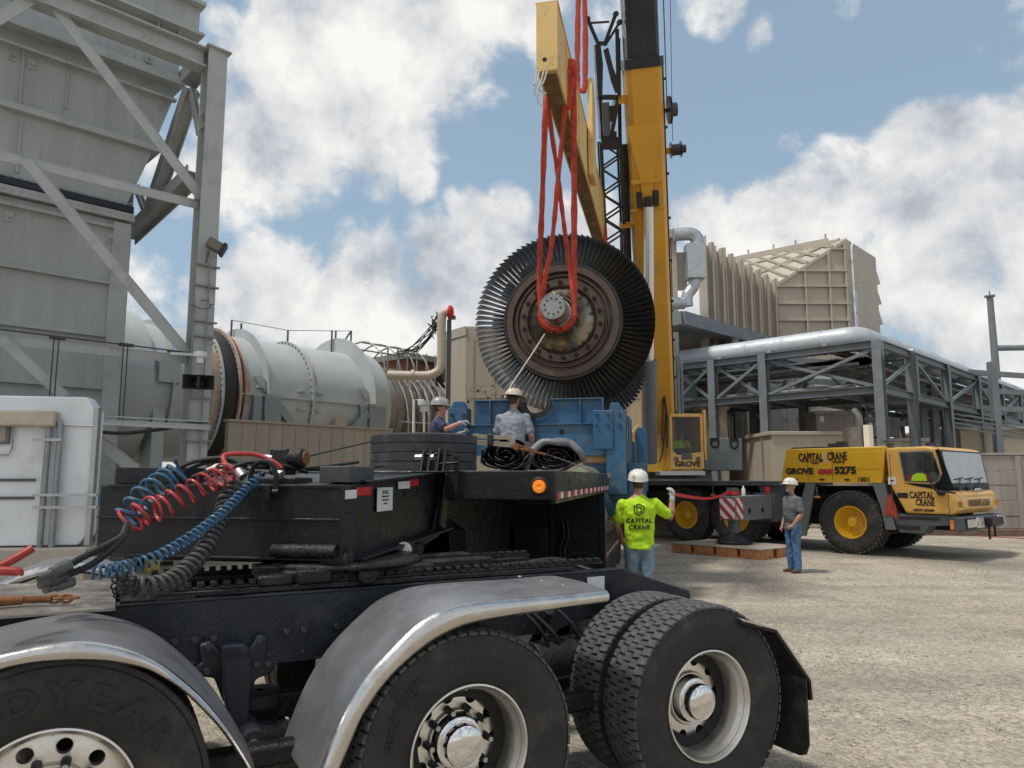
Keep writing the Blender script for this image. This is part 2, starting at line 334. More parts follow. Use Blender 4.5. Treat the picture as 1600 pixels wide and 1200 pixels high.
# ================ GROUND
def ground():
    m = bpy.data.materials.new('gravel'); m.use_nodes = True; nt = m.node_tree; L = nt.links; b = nt.nodes['Principled BSDF']
    tc = nn(nt, 'ShaderNodeTexCoord'); V = tc.outputs['Object']
    a = nn(nt, 'ShaderNodeTexNoise', _Scale=.35, _Detail=6, _Roughness=.6); L.new(V, a.inputs[0])
    f = nn(nt, 'ShaderNodeTexNoise', _Scale=9, _Detail=9, _Roughness=.72); L.new(V, f.inputs[0])
    v1 = nn(nt, 'ShaderNodeTexVoronoi', _Scale=38, _Randomness=1); L.new(V, v1.inputs[0])
    v2 = nn(nt, 'ShaderNodeTexVoronoi', _Scale=95, _Randomness=1); L.new(V, v2.inputs[0])
    base = ramp(nt, a.outputs[0], [(.3, (.40, .345, .27)), (.5, (.46, .40, .32)), (.7, (.53, .47, .385))])
    fine = ramp(nt, f.outputs[0], [(.3, .72), (.55, 1.0), (.75, 1.18)])
    c = mixc(nt, 1, base, fine, 'MULTIPLY')
    sv = nn(nt, 'ShaderNodeSeparateColor'); L.new(v1.outputs['Color'], sv.inputs[0])
    st = ramp(nt, sv.outputs[0], [(0, .66), (.5, 1), (1, 1.25)])
    patch = ramp(nt, a.outputs[0], [(.42, .15), (.6, .9)])
    c = mixc(nt, mth(nt, 'MULTIPLY', .8, 1), c, mixc(nt, 1, c, st, 'MULTIPLY'))
    L.new(c, b.inputs['Base Color']); b.inputs['Roughness'].default_value = .95; b.inputs['Specular IOR Level'].default_value = .2
    mp = nn(nt, 'ShaderNodeMapping'); L.new(V, mp.inputs[0]); mp.inputs['Rotation'].default_value = (0, 0, radians(-42)); mp.inputs['Scale'].default_value = (.05, .75, 1)
    tr = nn(nt, 'ShaderNodeTexNoise', _Scale=1.3, _Detail=5, _Roughness=.55, _Distortion=.3); L.new(mp.outputs[0], tr.inputs[0])
    trk = ramp(nt, tr.outputs[0], [(.36, .84), (.5, 1.0), (.62, 1.12)]); c = mixc(nt, 1, c, trk, 'MULTIPLY')
    pt = nn(nt, 'ShaderNodeTexNoise', _Scale=1.1, _Detail=7, _Roughness=.65); L.new(V, pt.inputs[0])
    c = mixc(nt, mth(nt, 'MULTIPLY', ramp(nt, pt.outputs[0], [(.52, 0), (.66, 1)]), .32), c, (.27, .235, .19)); L.new(c, b.inputs['Base Color'])
    rgh = ramp(nt, mth(nt, 'MULTIPLY', mth(nt, 'ADD', a.outputs[0], pt.outputs[0]), .5), [(.42, .25), (.58, 1.15)])
    h = mth(nt, 'MULTIPLY', mth(nt, 'ADD', mth(nt, 'MULTIPLY', v1.outputs[0], -1.2), mth(nt, 'ADD', mth(nt, 'MULTIPLY', v2.outputs[0], -.7), mth(nt, 'MULTIPLY', f.outputs[0], 2.0))), rgh)
    bp = nn(nt, 'ShaderNodeBump', _Strength=.8, _Distance=.02); L.new(h, bp.inputs['Height']); L.new(bp.outputs[0], b.inputs['Normal'])
    # one sheet, finer near the camera, gently uneven
    mb = MB(); xs = [-900, -300, -120, -60, -30] + [-20 + i * .8 for i in range(56)] + [30, 45, 70, 120, 300, 900]
    ys = [-300, -60, -15, -4] + [0 + i * .5 for i in range(56)] + [30, 34, 40, 55, 80, 130, 300, 900, 1500]
    from mathutils import noise
    vs = [(x, y, (noise.noise(Vector((x * .35, y * .35, 0))) * .03 if abs(x) < 26 and 0 < y < 29 else 0)) for y in ys for x in xs]; k = len(xs)
    fs = [(j * k + i, j * k + i + 1, (j + 1) * k + i + 1, (j + 1) * k + i) for j in range(len(ys) - 1) for i in range(k - 1)]
    mb.add(vs, fs); o = mb.build('ground', m, smooth=180); tag(o, 'pale dusty gravel yard', kind='structure')
    del o['label']
    # loose stones
    sm = M('stone', (.38, .33, .265), .95, 0, .35, 30, .5, 80); mb = MB()
    ico = bmesh.new(); bmesh.ops.create_icosphere(ico, subdivisions=1, radius=1); iv = [v.co.copy() for v in ico.verts]; iff = [[v.index for v in f.verts] for f in ico.faces]; ico.free()
    rnd = random.Random(3)
    for i in range(20000):
        y = 3.2 + (rnd.random() ** 1.7) * 15; x = rnd.uniform(.25 * y * .5, .78 * y) if rnd.random() < .93 else rnd.uniform(-.6 * y, .2 * y)
        nz = noise.noise(Vector((x * .5, y * .8, 3)))
        if nz < rnd.uniform(-.45, .25): continue
        r = rnd.uniform(.004, .012) * (2.0 if rnd.random() < .05 else 1); z = noise.noise(Vector((x * .35, y * .35, 0))) * .03
        sx, sy, sz = (rnd.uniform(.7, 1.4) for _ in range(3)); an = rnd.uniform(0, 6.3); ca, sa = cos(an), sin(an)
        mb.add([(x + r * (v.x * sx * ca - v.y * sy * sa), y + r * (v.x * sx * sa + v.y * sy * ca), z + r * (.3 + v.z * sz * .7)) for v in iv], iff)
    s = mb.build('gravel', sm, smooth=0); tag(s, 'loose pale stones strewn over the dusty yard', 'gravel', kind='stuff')
ground()
# ================ PIPE RACK
kc = at(1372, 560, 25.0)
K = Fr(kc.x, kc.y, 45)
rk = empty('pipe_rack', K, 'long grey steel pipe rack with braced bays behind the mobile crane', 'pipe rack')
kx = lambda px, py, y=0: K.Y(px, py, y); ky = lambda px, py, x=0: K.X(px, py, x)
zt_ = kx(1372, 531)[1]; zm_ = kx(1372, 607)[1]
colsL = [0, ky(1194, 600)[0], ky(1114, 600)[0], ky(1050, 600)[0]]
xsR = [kx(px, 620)[0] for px in (1432, 1480, 1527, 1563, 1591)] + [kx(1591, 620)[0] + 6 * i for i in range(1, 9)]
DW = 3.4
def ib(p, q, w=.28, h=.28, up=(0, 0, 1), name='beam'): return MB().ibeam(p, q, w, h, .022, up).build(name, rackg, rk)
for y in colsL:
    for x in (0, DW): ib((x, y, 0), (x, y, zt_ - .02), .30, .32, (1, 0, 0), 'column')
for i, x in enumerate(xsR):
    for y in (0, -DW * -1):
        if i == 0 : 
            if y == 0: ib((x, y, zm_), (x, y, zt_ - .15), .22, .22, (0, 1, 0), 'hanger')
            continue
        ib((x, y, 0), (x, y, zt_ - .02), .30, .32, (0, 1, 0), 'column')
XE = xsR[-1]
for z_ in (zt_ - .14, zm_):
    for x in (0, DW): ib((x, .16, z_), (x, colsL[-1], z_), .22, .26)
    for y in (0, DW): ib((.16 if y == 0 else DW, y, z_), (XE, y, z_), .22, .26)
    for y in colsL[1:] + [1.7, 5, 8.4]: ib((.1, y, z_ + .005), (DW, y, z_ + .005), .18, .22)
    for x in xsR: ib((x, .1, z_ + .005), (x, DW, z_ + .005), .18, .22)
bz = lambda p, q: MB().beam(p, q, .10, .11).build('brace', rackg, rk)
for x in (0, DW):
    for a, b in zip(colsL, colsL[1:]):
        bz((x, a + .1, zt_ - .3), (x, b - .1, zm_ + .1)); bz((x + .12, a + .1, zm_ + .1), (x + .12, b - .1, zt_ - .3))
xs_ = [0] + xsR
for y in (0, DW):
    for i in range(0, len(xs_) - 1):
        a, b = xs_[i], xs_[i + 1]
        if i % 2 == 0: bz((a + .15, y, zm_ + .1), (b - .1, y, zt_ - .3))
        else: bz((a + .1, y, zt_ - .3), (b - .15, y, zm_ + .1))
for a, b in ((colsL[1], .2), (colsL[2], .2)): bz((DW, a, zm_ - .2), (DW, a - 2.2 if a > 3 else a, .8))
bz((DW, 0, .5), (DW + 2.5, 3.4, zm_)); bz((DW, colsL[1], .4), (DW, colsL[1] + 2, zm_))
# small lines and trays in the rack
mb = MB(); rnd = random.Random(9)
for j in range(7):
    y = .6 + j * .42; mb.tube([(DW * .2 + j * .2, y, zm_ + .2), (XE, y, zm_ + .2)], rnd.choice((.05, .08, .11)), 8); 
    x = .5 + j * .42; mb.tube([(x, 1.0, zm_ + .22), (x, colsL[-1] + 3, zm_ + .22)], rnd.choice((.05, .08, .11)), 8)
for j in range(3): mb.tube([(.4 + j * .8, .8, zm_ + 1.0), (.4 + j * .8, colsL[-1], zm_ + 1.0)], .06, 8); mb.tube([(1, .6 + j * .9, zm_ + 1.0), (XE, .6 + j * .9, zm_ + 1.0)], .06, 8)
mb.build('process_lines', M('line_grey', (.24, .245, .25), .5, .3, .25, 3), rk)
mb = MB(); mb.box(.6, 2.8, .6, colsL[-1], zm_ + 1.25, zm_ + 1.30); mb.box(.6, XE, .6, 2.8, zm_ + 1.25, zm_ + 1.30); mb.build('cable_tray', rackg, rk)
for (a, b, px, py, w_) in ((0, 0, 1287, 540, .18), (0, 0, 1199, 551, .16), (0, 0, 1121, 562, .16)):
    yy = ky(px, py)[0]; MB().box(.3, .5, yy, yy + w_, zt_ - .02, zt_ + .16).build('pipe_shoe', silver, rk)
# big clad pipe, a thing lying on the rack
bp = empty('clad_pipe', K, 'fat pale grey clad pipe turning a corner on top of the steel rack', 'pipe')
PR = .46; po_ = 1.0; zc_ = zt_ + .30
path = [(po_, colsL[-1] + .5, zc_), (po_, po_ + .02, zc_)]
mb = MB(); mb.tube([(po_, colsL[-1] + .8, zc_), (po_, po_ + .35, zc_), (po_ + .06, po_ + .12, zc_), (po_ + .35, po_, zc_), (XE, po_, zc_)], PR, 32); mb.build('cladding', pipeg, bp, smooth=50)
for x in (4.2, 5.6, 9.2, 13.5, 19): MB().lathe([(0, PR), (0, PR + .05), (.16, PR + .05), (.16, PR)], 32, Matrix.Translation((x, po_, zc_))).build('joint_band', pipeg, bp)
for i in range(8): MB().lathe([(0, PR), (0, PR + .012), (.04, PR + .012), (.04, PR)], 32, Matrix.Translation((po_, 2.2 + i * 1.5, zc_)) @ AXY).build('cladding_seam', pipeg, bp)
MB().cyl((5.0, po_ - PR, zc_ - .05), (5.0, po_ - PR - .25, zc_ - .05), .09, 14).build('drain_stub', pipeg, bp)
# ================ HEAT RECOVERY CASING (tan, ribbed)
hr_ = empty('heat_recovery_casing', Matrix.Identity(4), 'large tan ribbed steel casing with sloping roof rising behind the pipe rack', 'industrial casing')
c0_ = at(1211, 445, 40); c1_ = Vector((at(1326, 445, 40).x, 40, 0)); zT = at(1322, 373, 40).z; zE = c0_.z; zB = 3.0
e1 = Vector((.7071, .7071, 0)); A0 = Vector((c0_.x, 40, 0)); L0 = A0 - e1 * 7.6; Rr_ = c1_ + e1 * 4.6
up3 = Vector((0, 0, 1))
def quad(name, a, b, za0, zb0, za1, zb1, m, t=.3, inn=Vector((-.7, .7, 0))):
    a = Vector((a.x, a.y, 0)); b = Vector((b.x, b.y, 0)); inn = inn.normalized() * t
    vs = [a + up3 * za0, b + up3 * zb0, b + up3 * zb1, a + up3 * za1]; vs += [v + inn for v in vs]
    return MB().add(vs, [(0, 1, 2, 3), (7, 6, 5, 4), (0, 1, 5, 4), (1, 2, 6, 5), (2, 3, 7, 6), (3, 0, 4, 7)]).build(name, m, hr_, smooth=20)
zL = at(1040, 360, L0.y).z
quad('fin_wall', L0, A0, zB, zB, zL * .5 + zE * .5, zE, tan2)
quad('front_wall', A0, c1_, zB, zB, zE - .02, zT - .02, tan2, .12, Vector((0, 1, 0)))
quad('side_wall', c1_, Rr_, zB, zB, zT, zT - .1, tan2, 3.0, Vector((-.7, .7, 0)))
# deep vertical fins on the left wall
nf = 17
for i in range(nf):
    t = i / (nf - 1); p = L0.lerp(A0, t); zz = (zL * .5 + zE * .5) * (1 - t) + zE * t; ou_ = Vector((.7071, -.7071, 0)) * (.24 if i % 2 else .15)
    a = p + ou_ * .5; mb = MB(); mb.beam(Vector((a.x, a.y, zB)), Vector((a.x, a.y, zz + .15 + .2 * ((i * 7) % 4 == 0))), .06, ou_.length, up=ou_); mb.build('stiffening_fin', tan2, hr_)
    if i % 2: mb = MB(); b = p + ou_; mb.beam(Vector((b.x, b.y, zB)), Vector((b.x, b.y, zz + .15)), .20, .05, up=ou_); mb.build('fin_flange', tan2, hr_)
# horizontal and vertical ribs on the front wall
for py in (448, 475, 501, 528, 390, 398 + 26):
    z_ = at(1270, py, 40).z
    if z_ > zE: t = (z_ - zE) / (zT - zE); a = A0.lerp(c1_, t)
    else: a = A0
    MB().beam(Vector((a.x, a.y - .08, z_)), Vector((c1_.x, c1_.y - .08, z_)), .16, .07).build('rib', tan2, hr_)
for px in (1256, 1294, 1320):
    x = at(px, 445, 40).x; t = (x - A0.x) / (c1_.x - A0.x); MB().box(x, x + .10, 39.86, 39.98, zB, zE + (zT - zE) * t).build('rib', tan2, hr_)
# roof slope: from the sloping top of the front wall back to the ridge
rl_ = at(1150, 412, 46); rr2 = Vector((c1_.x - 1.2, c1_.y + 1.2, zT + .15)); rl2 = Vector((rl_.x, 46, rl_.z))
vs = [Vector((A0.x, A0.y - .09, zE + .02)), Vector((c1_.x, c1_.y - .09, zT + .02)), Vector((c1_.x - .3, c1_.y + 1.6, zT + .3)), Vector((rl2.x - 1.0, rl2.y, rl2.z))]
ro_ = MB().add(vs + [v - up3 * .2 for v in vs], [(0, 1, 2, 3), (7, 6, 5, 4), (0, 1, 5, 4), (1, 2, 6, 5), (2, 3, 7, 6), (3, 0, 4, 7)]).build('roof', tan2, hr_, smooth=20)
for t in (.15, .3, .45, .6, .8):
    a = vs[0].lerp(vs[1], t); b = vs[3].lerp(vs[2], t * .9 + .08); MB().beam(a + up3 * .06, b + up3 * .06, .09, .12).build('roof_rib', tan2, hr_)
for t in (.35, .7):
    a = vs[0].lerp(vs[3], t); b = vs[1].lerp(vs[2], t); MB().beam(a + up3 * .05, b + up3 * .05, .09, .10).build('roof_rib', tan2, hr_)
MB().beam(vs[3] + up3 * .1, vs[2] + up3 * .1, .2, .3).build('roof_edge', tan2, hr_)
for t in (.28, .52, .72, .98): a = vs[3].lerp(vs[2], t); MB().beam(a, a + up3 * .55, .08).build('lifting_post', tan2, hr_)
# right side: teeth of the far fins and a ladder line
for i in range(9):
    z_ = zT - .9 - i * 1.25; b = Rr_; d_ = Vector((.7071, .7071, 0)); mb = MB(); vs2 = [b + up3 * z_, b + up3 * (z_ - .8), b + d_ * .55 + up3 * (z_ - .75), b + d_ * .5 + up3 * (z_ - .62)]
    vs2 += [v + Vector((.5, -.5, 0)) * -1.2 for v in vs2]; mb.add(vs2, [(0, 1, 2, 3), (7, 6, 5, 4), (0, 1, 5, 4), (1, 2, 6, 5), (2, 3, 7, 6), (3, 0, 4, 7)]); mb.build('louvre', tan2, hr_, smooth=20)
for i in range(7): p = c1_ + e1 * .35; z_ = zT - 1.2 - i * 1.5; MB().beam(p + up3 * z_, p + Vector((.5, -.3, 0)) + up3 * z_, .05, .05).build('bracket', tan2, hr_)
mb = MB(); p = c1_ + e1 * .25 + Vector((.12, -.12, 0)); mb.tube([p + up3 * zB, p + up3 * (zT - .5), p + up3 * (zT - .1) + e1 * .3], .05, 8); p = c1_ + e1 * .5 + Vector((.12, -.12, 0)); mb.tube([p + up3 * zB, p + up3 * (zT - 3)], .05, 8); mb.build('riser', white, hr_)
# stair landing tower left of the fins (tan columns)
mb = MB()
for px in (1044, 1052): p = at(px, 400, 33.5); mb.box(p.x - .14, p.x + .14, 33.4, 33.7, 5, at(px, 360, 33.5).z)
p = at(1040, 368, 33.4); mb.box(p.x, p.x + .55, 33.2, 33.9, p.z - .15, p.z + .25); q = at(1040, 420, 33.6); mb.box(q.x, q.x + 1.0, 33.6, 33.8, q.z - 1, q.z + .8); mb.build('corner_frame', tan2, hr_)
# silver spiral duct
sd_ = empty('spiral_duct', Matrix.Identity(4), 'silver spiral duct with gooseneck and box silencer beside the tan casing', 'duct')
def spiral(pts, r, name):
    P = smoothpath([at(*p) for p in pts], 8); n = len(P); R_ = [r * (1 + (.045 if i % 3 == 0 else 0)) for i in range(n)]; return MB().tube(P, R_, 20).build(name, silver, sd_, smooth=60)
spiral([(1052, 367, 33), (1066, 366, 33), (1080, 366, 33), (1088, 372, 33), (1090, 384, 33)], .30, 'gooseneck')
p, q = at(1072, 437, 33), at(1098, 383, 33); MB().box(p.x, q.x, 32.6, 33.4, p.z, q.z).build('silencer', silver, sd_, bevel=.02)
spiral([(1086, 436, 33), (1083, 448, 33), (1074, 462, 33), (1074, 478, 33)], .26, 'lower_bend'); spiral([(1040, 472, 32.8), (1052, 474, 32.8), (1068, 474, 33)], .27, 'branch')
# dark steel shelter under the casing
sh_ = empty('steel_shelter', Matrix.Identity(4), 'dark grey open steel shelter with deep eaves beams between the boom and the tan casing', 'shelter')
P1, P2, P3 = at(1030, 503, 30), at(1066, 497, 29.5), at(1205, 536, 36)
MB().beam(P2, P3, .3, .55).build('eaves_beam', rackg, sh_); MB().beam(P1, P2, .3, .55).build('eaves_beam', rackg, sh_)
vs = [P1, P2, P3, P3 + Vector((-6, 6, 0)), P1 + Vector((-5, 6, 0))]; vs2 = [v + up3 * .3 for v in vs]; n_ = 5
MB().add(vs + vs2, [tuple(range(5)), tuple(range(9, 4, -1))] + [(i, (i + 1) % 5, 5 + (i + 1) % 5, 5 + i) for i in range(5)]).build('roof', rackg, sh_, smooth=20)
for pp, yy in (((1053, 520), 29.6), ((1147, 520), 33), ((1178, 540), 34.5)): c = at(pp[0], pp[1], yy); MB().ibeam((c.x, yy, 0), (c.x, yy, c.z), .3, .3, .03, (0, 1, 0)).build('column', rackg, sh_)
p = at(1060, 585, 31); q = at(1090, 640, 31); MB().box(p.x, q.x, 31, 33, q.z, p.z).build('green_cabinet', M('green_grey', (.20, .27, .27), .6), sh_)
p = at(1090, 590, 33); q = at(1180, 640, 33); MB().box(p.x, q.x, 34, 37, q.z, p.z + .2).build('brown_duct', M('brown_duct', (.16, .10, .075), .7, .2), sh_)
p = at(1050, 530, 36); q = at(1200, 590, 36); MB().box(p.x, q.x, 38, 38.5, q.z - 1, p.z).build('interior_shade', darkm, sh_)  # near-black sheet behind the eaves; the shelter's interior shade is put into its colour
mb = MB()
for px in (1058, 1064): c = at(px, 560, 24.5); mb.tube([(c.x, 24.5, 0), (c.x, 24.5, c.z - .1), (c.x - .1, 24.5, c.z + .1)], .05, 10)
o = mb.build('conduit_riser', rackg); tag(o, 'pair of grey conduits rising beside the crane boom', 'conduit')
# equipment seen through the rack
eq = empty('plant_module', Matrix.Identity(4), 'brown and white process module seen through the bays of the rack', 'plant')
for a, b, c_, d_, Y_, m in ((1215, 600, 1268, 560, 36, M('brown_duct', (.16, .1, .075), .7)), (1120, 640, 1165, 575, 38, M('brown_duct', (.16, .1, .075))), (1440, 660, 1475, 590, 40, mgrey), (1500, 670, 1600, 625, 44, mgrey)):
    p, q = at(a, b, Y_), at(c_, d_, Y_); MB().box(p.x, q.x, Y_, Y_ + 2, p.z, q.z).build('vessel', m, eq, bevel=.05)
mb = MB()
for i in range(12): px = 1270 + i * 5; a, b = at(px, 640, 37), at(px, 580, 37); mb.beam(a, b, .05)
for py in (580, 592, 604, 616, 628, 640): mb.beam(at(1268, py, 37), at(1328, py, 37), .05)
mb.build('scaffold', white, eq)
mb = MB()
for i in range(10): px = 1210 + i * 38; c = at(px, 600, 33); mb.beam((c.x, 33 + (i % 3), 0), (c.x, 33 + (i % 3), 6 + i % 2), .3)
for i in range(5): a, b = at(1200, 560 + i * 32, 34), at(1640, 590 + i * 26, 36); mb.beam(a, b, .15, .25)
mb.build('inner_steel', rackg, eq)
mb = MB()
for i in range(4): mb.tube([at(1480, 645 + i * 7, 32), at(1640, 670 + i * 7, 34)], .045, 8)
mb.build('inner_lines', rackg, eq)
# low tan buildings
def boxpx(name, px0, px1, pyt, Y_, dep, m, label, cat, zb=0, trim=True, seams=None, group=None):
    a, b = at(px0, pyt, Y_), at(px1, pyt, Y_); e = empty(name, Matrix.Translation((a.x, Y_, zb)), label, cat, group); W_ = b.x - a.x; H_ = a.z - zb
    MB().box(0, W_, 0, dep, 0, H_).build('wall', m, e, bevel=.01)
    if trim: MB().box(-.08, W_ + .08, -.08, dep + .08, H_, H_ + .14).build('roof', m, e, bevel=.02)
    if seams:
        s_ = MB(); n = int(W_ / seams)
        for i in range(1, n): s_.box(i * seams - .015, i * seams + .015, -.012, 0, 0, H_ - .05)
        s_.build('panel_seam', m, e)
    return e, W_, H_
boxpx('low_building', 1205, 1352, 680, 27.0, 8, tan, 'low tan panelled building directly behind the yellow engine cover', 'building', seams=.9)
boxpx('low_building', 1350, 1448, 690, 29.0, 8, tan, 'low tan building with worn roof edge behind the driver cab', 'building', seams=.9)
boxpx('low_building', 1096, 1136, 640, 30, 5, tan, 'narrow tall tan building between the operator cab and the rack column', 'building', seams=.9)
boxpx('low_building', 1500, 1700, 672, 34, 6, tan, 'tan building at the right edge behind the rack columns', 'building', seams=1.2)
boxpx('low_building', 985, 1052, 618, 30, 5, tan, 'tan building glimpsed left of the operator cab behind the rotor', 'building', seams=.9)
for px0, px1, pyt, lab, m in ((1275, 1334, 648, 'mauve grey rooftop air conditioning unit under the rack, left of the exhaust', M('ac_mauve', (.30, .26, .25), .6)), (1352, 1402, 658, 'dark grey rooftop air conditioning unit right of the rack corner column', M('ac_dark', (.16, .16, .17), .6))):
    Y_ = 28.5; zb2 = at(px0, 676 if px0 < 1300 else 682, Y_).z; e, W_, H_ = boxpx('air_conditioner', px0, px1, pyt, Y_, 1.2, m, lab, 'air conditioner', zb2, True)
    MB().box(W_ * .45, W_ * .47, -.01, 0, 0, H_).build('panel_seam', m, e); MB().box(W_ * .1, W_ * .2, -.012, 0, H_ * .6, H_ * .9).build('data_plate', signw, e)
    for i in range(5): MB().box(W_ * .5, W_ * .95, -.012, 0, .1 + i * .12, .14 + i * .12).build('louvre', m, e)
# grey stacked wall at the right edge
wl = Fr(at(1462, 800, 24.4).x, 24.4, -4); we = empty('precast_wall', wl, 'long grey tan panelled wall at the right edge behind the driver cab', 'wall')
wm = M('wall_panel', (.30, .27, .235), .7, 0, .12, 1.5, .1, 20, dirt=(.42, .39, .35), damt=.3, dscale=1.4, streak=True)
hz_ = [0, .55, 1.05, 1.55, 2.0, 2.52]
for i in range(5): MB().box(0, 12, .0 if i % 2 else .012, .3, hz_[i] + .008, hz_[i + 1] - .008).build('panel', wm, we, bevel=.012)
MB().box(-.04, 12, -.03, .33, 2.52, 2.60).build('coping', wm, we, bevel=.01)
for x in (2.6, 5.6, 8.6): MB().box(x, x + .15, -.06, 0, 0, 2.5).build('post', wm, we)
o = MB(); o.box(-1.5, 9, -.7, -.45, 0, .22); o.box(-2.2, 8, -1.2, -.95, 0, .2); o = o.build('timber_skid', M('dark_timber', (.16, .10, .07), .85, 0, .3, 4), bevel=.01); o.matrix_world = wl.m; tag(o, 'dark timber skids lying along the foot of the grey wall', 'timber')
o = MB().tube(smoothpath([onz(1445, 838), onz(1480, 832), onz(1530, 838), onz(1600, 842), onz(1700, 846)], 6), .03, 8).build('red_hose_line', M('hose_dull_red', (.25, .06, .04), .7)); tag(o, 'dull red hose lying on the gravel in front of the grey wall', 'hose')
# tall pole with pipe arm
c = at(1558, 600, 42); pe = empty('tall_pipe_post', Matrix.Translation((c.x, 42, 0)), 'tall tapering dark grey post with side pipe at the right edge of the sky', 'post')
ht_ = at(1546, 464, 42).z; MB().cyl((0, 0, 0), (0, 0, ht_), .26, 20, .17).build('shaft', rackg, pe); MB().cyl((0, 0, ht_), (0, 0, ht_ + .08), .28, 20).build('cap_plate', rackg, pe); MB().beam((0, 0, ht_), (0, 0, ht_ + .35), .05).build('spike', rackg, pe)
za = at(1560, 544, 42).z; MB().cyl((.1, 0, za), (12, 0, za + .2), .17, 16).build('side_pipe', rackg, pe)
# ================ LEFT: GREY TOWER
wc = at(308, 600, 13.5); W = Fr(wc.x, 13.5, 45)
tw = empty('inlet_tower', W, 'tall pale grey steel tower with tapering hopper and braced columns on the left', 'tower')
wy = lambda px, py, y=0: W.Y(px, py, y); wxx = lambda px, py, x=0: W.X(px, py, x)
ztop_ = wy(338, 85)[1]
MB().ibeam((0, 0, 0), (0, 0, ztop_), .36, .34, .03, (0, 1, 0)).build('column', tgrey2, tw); MB().box(-.24, .24, -.24, .24, ztop_, ztop_ + .03).build('cap_plate', tgrey2, tw)
xl_ = -7
MB().ibeam((xl_, 0, 0), (xl_, 0, ztop_), .36, .34, .03, (1, 0, 0)).build('column', tgrey2, tw)
for y in (5.0,): MB().ibeam((0, y, 0), (0, y, ztop_), .36, .34, .03, (1, 0, 0)).build('column', tgrey2, tw)
def br(p, q, w=.15, y=0, nm='brace', yoff=0):
    a, b = wy(*p, y), wy(*q, y); mb = MB(); P_, Q_ = Vector((a[0], y + yoff, a[1])), Vector((b[0], y + yoff, b[1])); mb.beam(P_, Q_, .02, w, up=(0, 0, 1)); d = (Q_ - P_).normalized(); n = Vector((-d.z, 0, d.x)); n = n if n.z > 0 else -n
    mb.beam(P_ + n * w / 2 + Vector((0, .06, 0)), Q_ + n * w / 2 + Vector((0, .06, 0)), .14, .02, up=n); return mb.build(nm, tgrey2, tw)
br((62, -20), (314, 308), .19); br((-60, 224), (314, 318), .16, yoff=.12); br((40, 250), (292, 552), .19); br((-60, 523), (296, 561), .15, yoff=.12); br((0, 528), (100, 620), .17); br((152, 688), (212, 735), .2); br((-120, 100), (62, -10), .18)
a, b = wy(80, 2), wy(326, 95); MB().ibeam((xl_, .05, wy(318, 92)[1]), (-.2, .05, wy(318, 92)[1]), .34, .40, .03).build('top_beam', tgrey2, tw)
# members running back from the front column
def bk_(p, q, w=.22, h=.22, nm='back_brace'):
    a, b = wxx(*p), wxx(*q); return MB().ibeam((0, a[0], a[1]), (0, b[0], b[1]), w, h, .025, (1, 0, 0)).build(nm, tgrey2, tw)
bk_((300, 140), (238, 325), .26, .28); bk_((306, 270), (200, 372), .26, .34); bk_((212, 290), (228, 332), .12, .12); bk_((300, 140), (313, 210), .12, .12); bk_((322, 92), (288, 132), .3, .34, 'top_tie')
for py in (192, 212): z_ = wxx(318, py)[1]; MB().box(-.17, .17, -.16, .16, z_, z_ + .02).build('stiffener', tgrey2, tw)
# casing and hopper, behind the bracing plane
YP = 1.5
xr = wy(201, 400, YP)[0]; zc1 = wy(203, 350, YP)[1]
MB().box(-9, xr - .02, YP, 7, .3, zc1).build('lower_casing', tgrey, tw); MB().box(xr - .32, xr + .0, YP - .05, YP + .3, .1, zc1 - .02).build('corner_post', tgrey2, tw, bevel=.004)
for p, q in (((0, 313), (184, 357)), ((0, 413), (178, 441)), ((0, 503), (168, 523)), ((0, 592), (160, 604)), ((0, 690), (150, 692))):
    z_ = (wy(*p, YP)[1] + wy(*q, YP)[1]) / 2; MB().box(-9, xr - .33, YP - .10, YP - .001, z_ - .06, z_).build('casing_rib', tgrey, tw)
gz = wy(203, 325, YP)[1]
MB().box(-9, xr + .02, YP - .10, YP + 5, gz - .14, gz + .02).build('gasket_band', M('gasket_navy', (.015, .018, .035), .55, 0, .2, 3), tw, bevel=.03)
MB().box(-9, xr + .03, YP - .12, YP + 5, gz - .30, gz - .15).build('flange', tgrey2, tw)
mb = MB()
for i in range(48): mb.cyl((xr - .05 - i * .13, YP - .12, gz - .22), (xr - .05 - i * .13, YP - .14, gz - .22), .016, 6); mb.cyl((xr - .05 - i * .13, YP - .03, gz + .07), (xr - .05 - i * .13, YP - .06, gz + .07), .016, 6)
mb.build('flange_bolts', tgrey2, tw, smooth=20)
def poly(pts, name, y0, y1, m=tgrey, bev=0): return MB().prism([wy(*p, YP) for p in pts], 'y', y0, y1).build(name, m, tw, bevel=bev, smooth=20)
h0 = wy(197, 321, YP); h1 = wy(238, 237, YP); h2 = wy(277, 140, YP); h3 = wy(268, 125, YP); h4 = wy(330, 75, YP); 
z_r1, z_r2, z_b0, z_b1 = h1[1], h2[1], h2[1] + .003, wy(275, 90, YP)[1]
def zpoly(x_b, z_b, x_t, z_t, name, y0=YP, y1=YP + 5, m=tgrey): return MB().prism([(-9, z_b), (x_b, z_b), (x_t, z_t), (-9, z_t)], 'y', y0, y1).build(name, m, tw, smooth=20)
zpoly(h0[0], gz + .02, h1[0], z_r1, 'hopper_lower'); zpoly(h1[0] - .02, z_r1, h2[0], z_r2, 'hopper_upper')
MB().box(-9, h1[0] + .12, YP - .14, YP + 5.1, z_r1 - .02, z_r1 + .10).build('hopper_rib', tgrey2, tw); zk = wy(262, 158, YP); MB().box(-9, zk[0] + .14, YP - .12, YP - .001, zk[1], zk[1] + .05).build('hopper_rib', tgrey2, tw)
xb_1 = wy(283, 120, YP)[0]
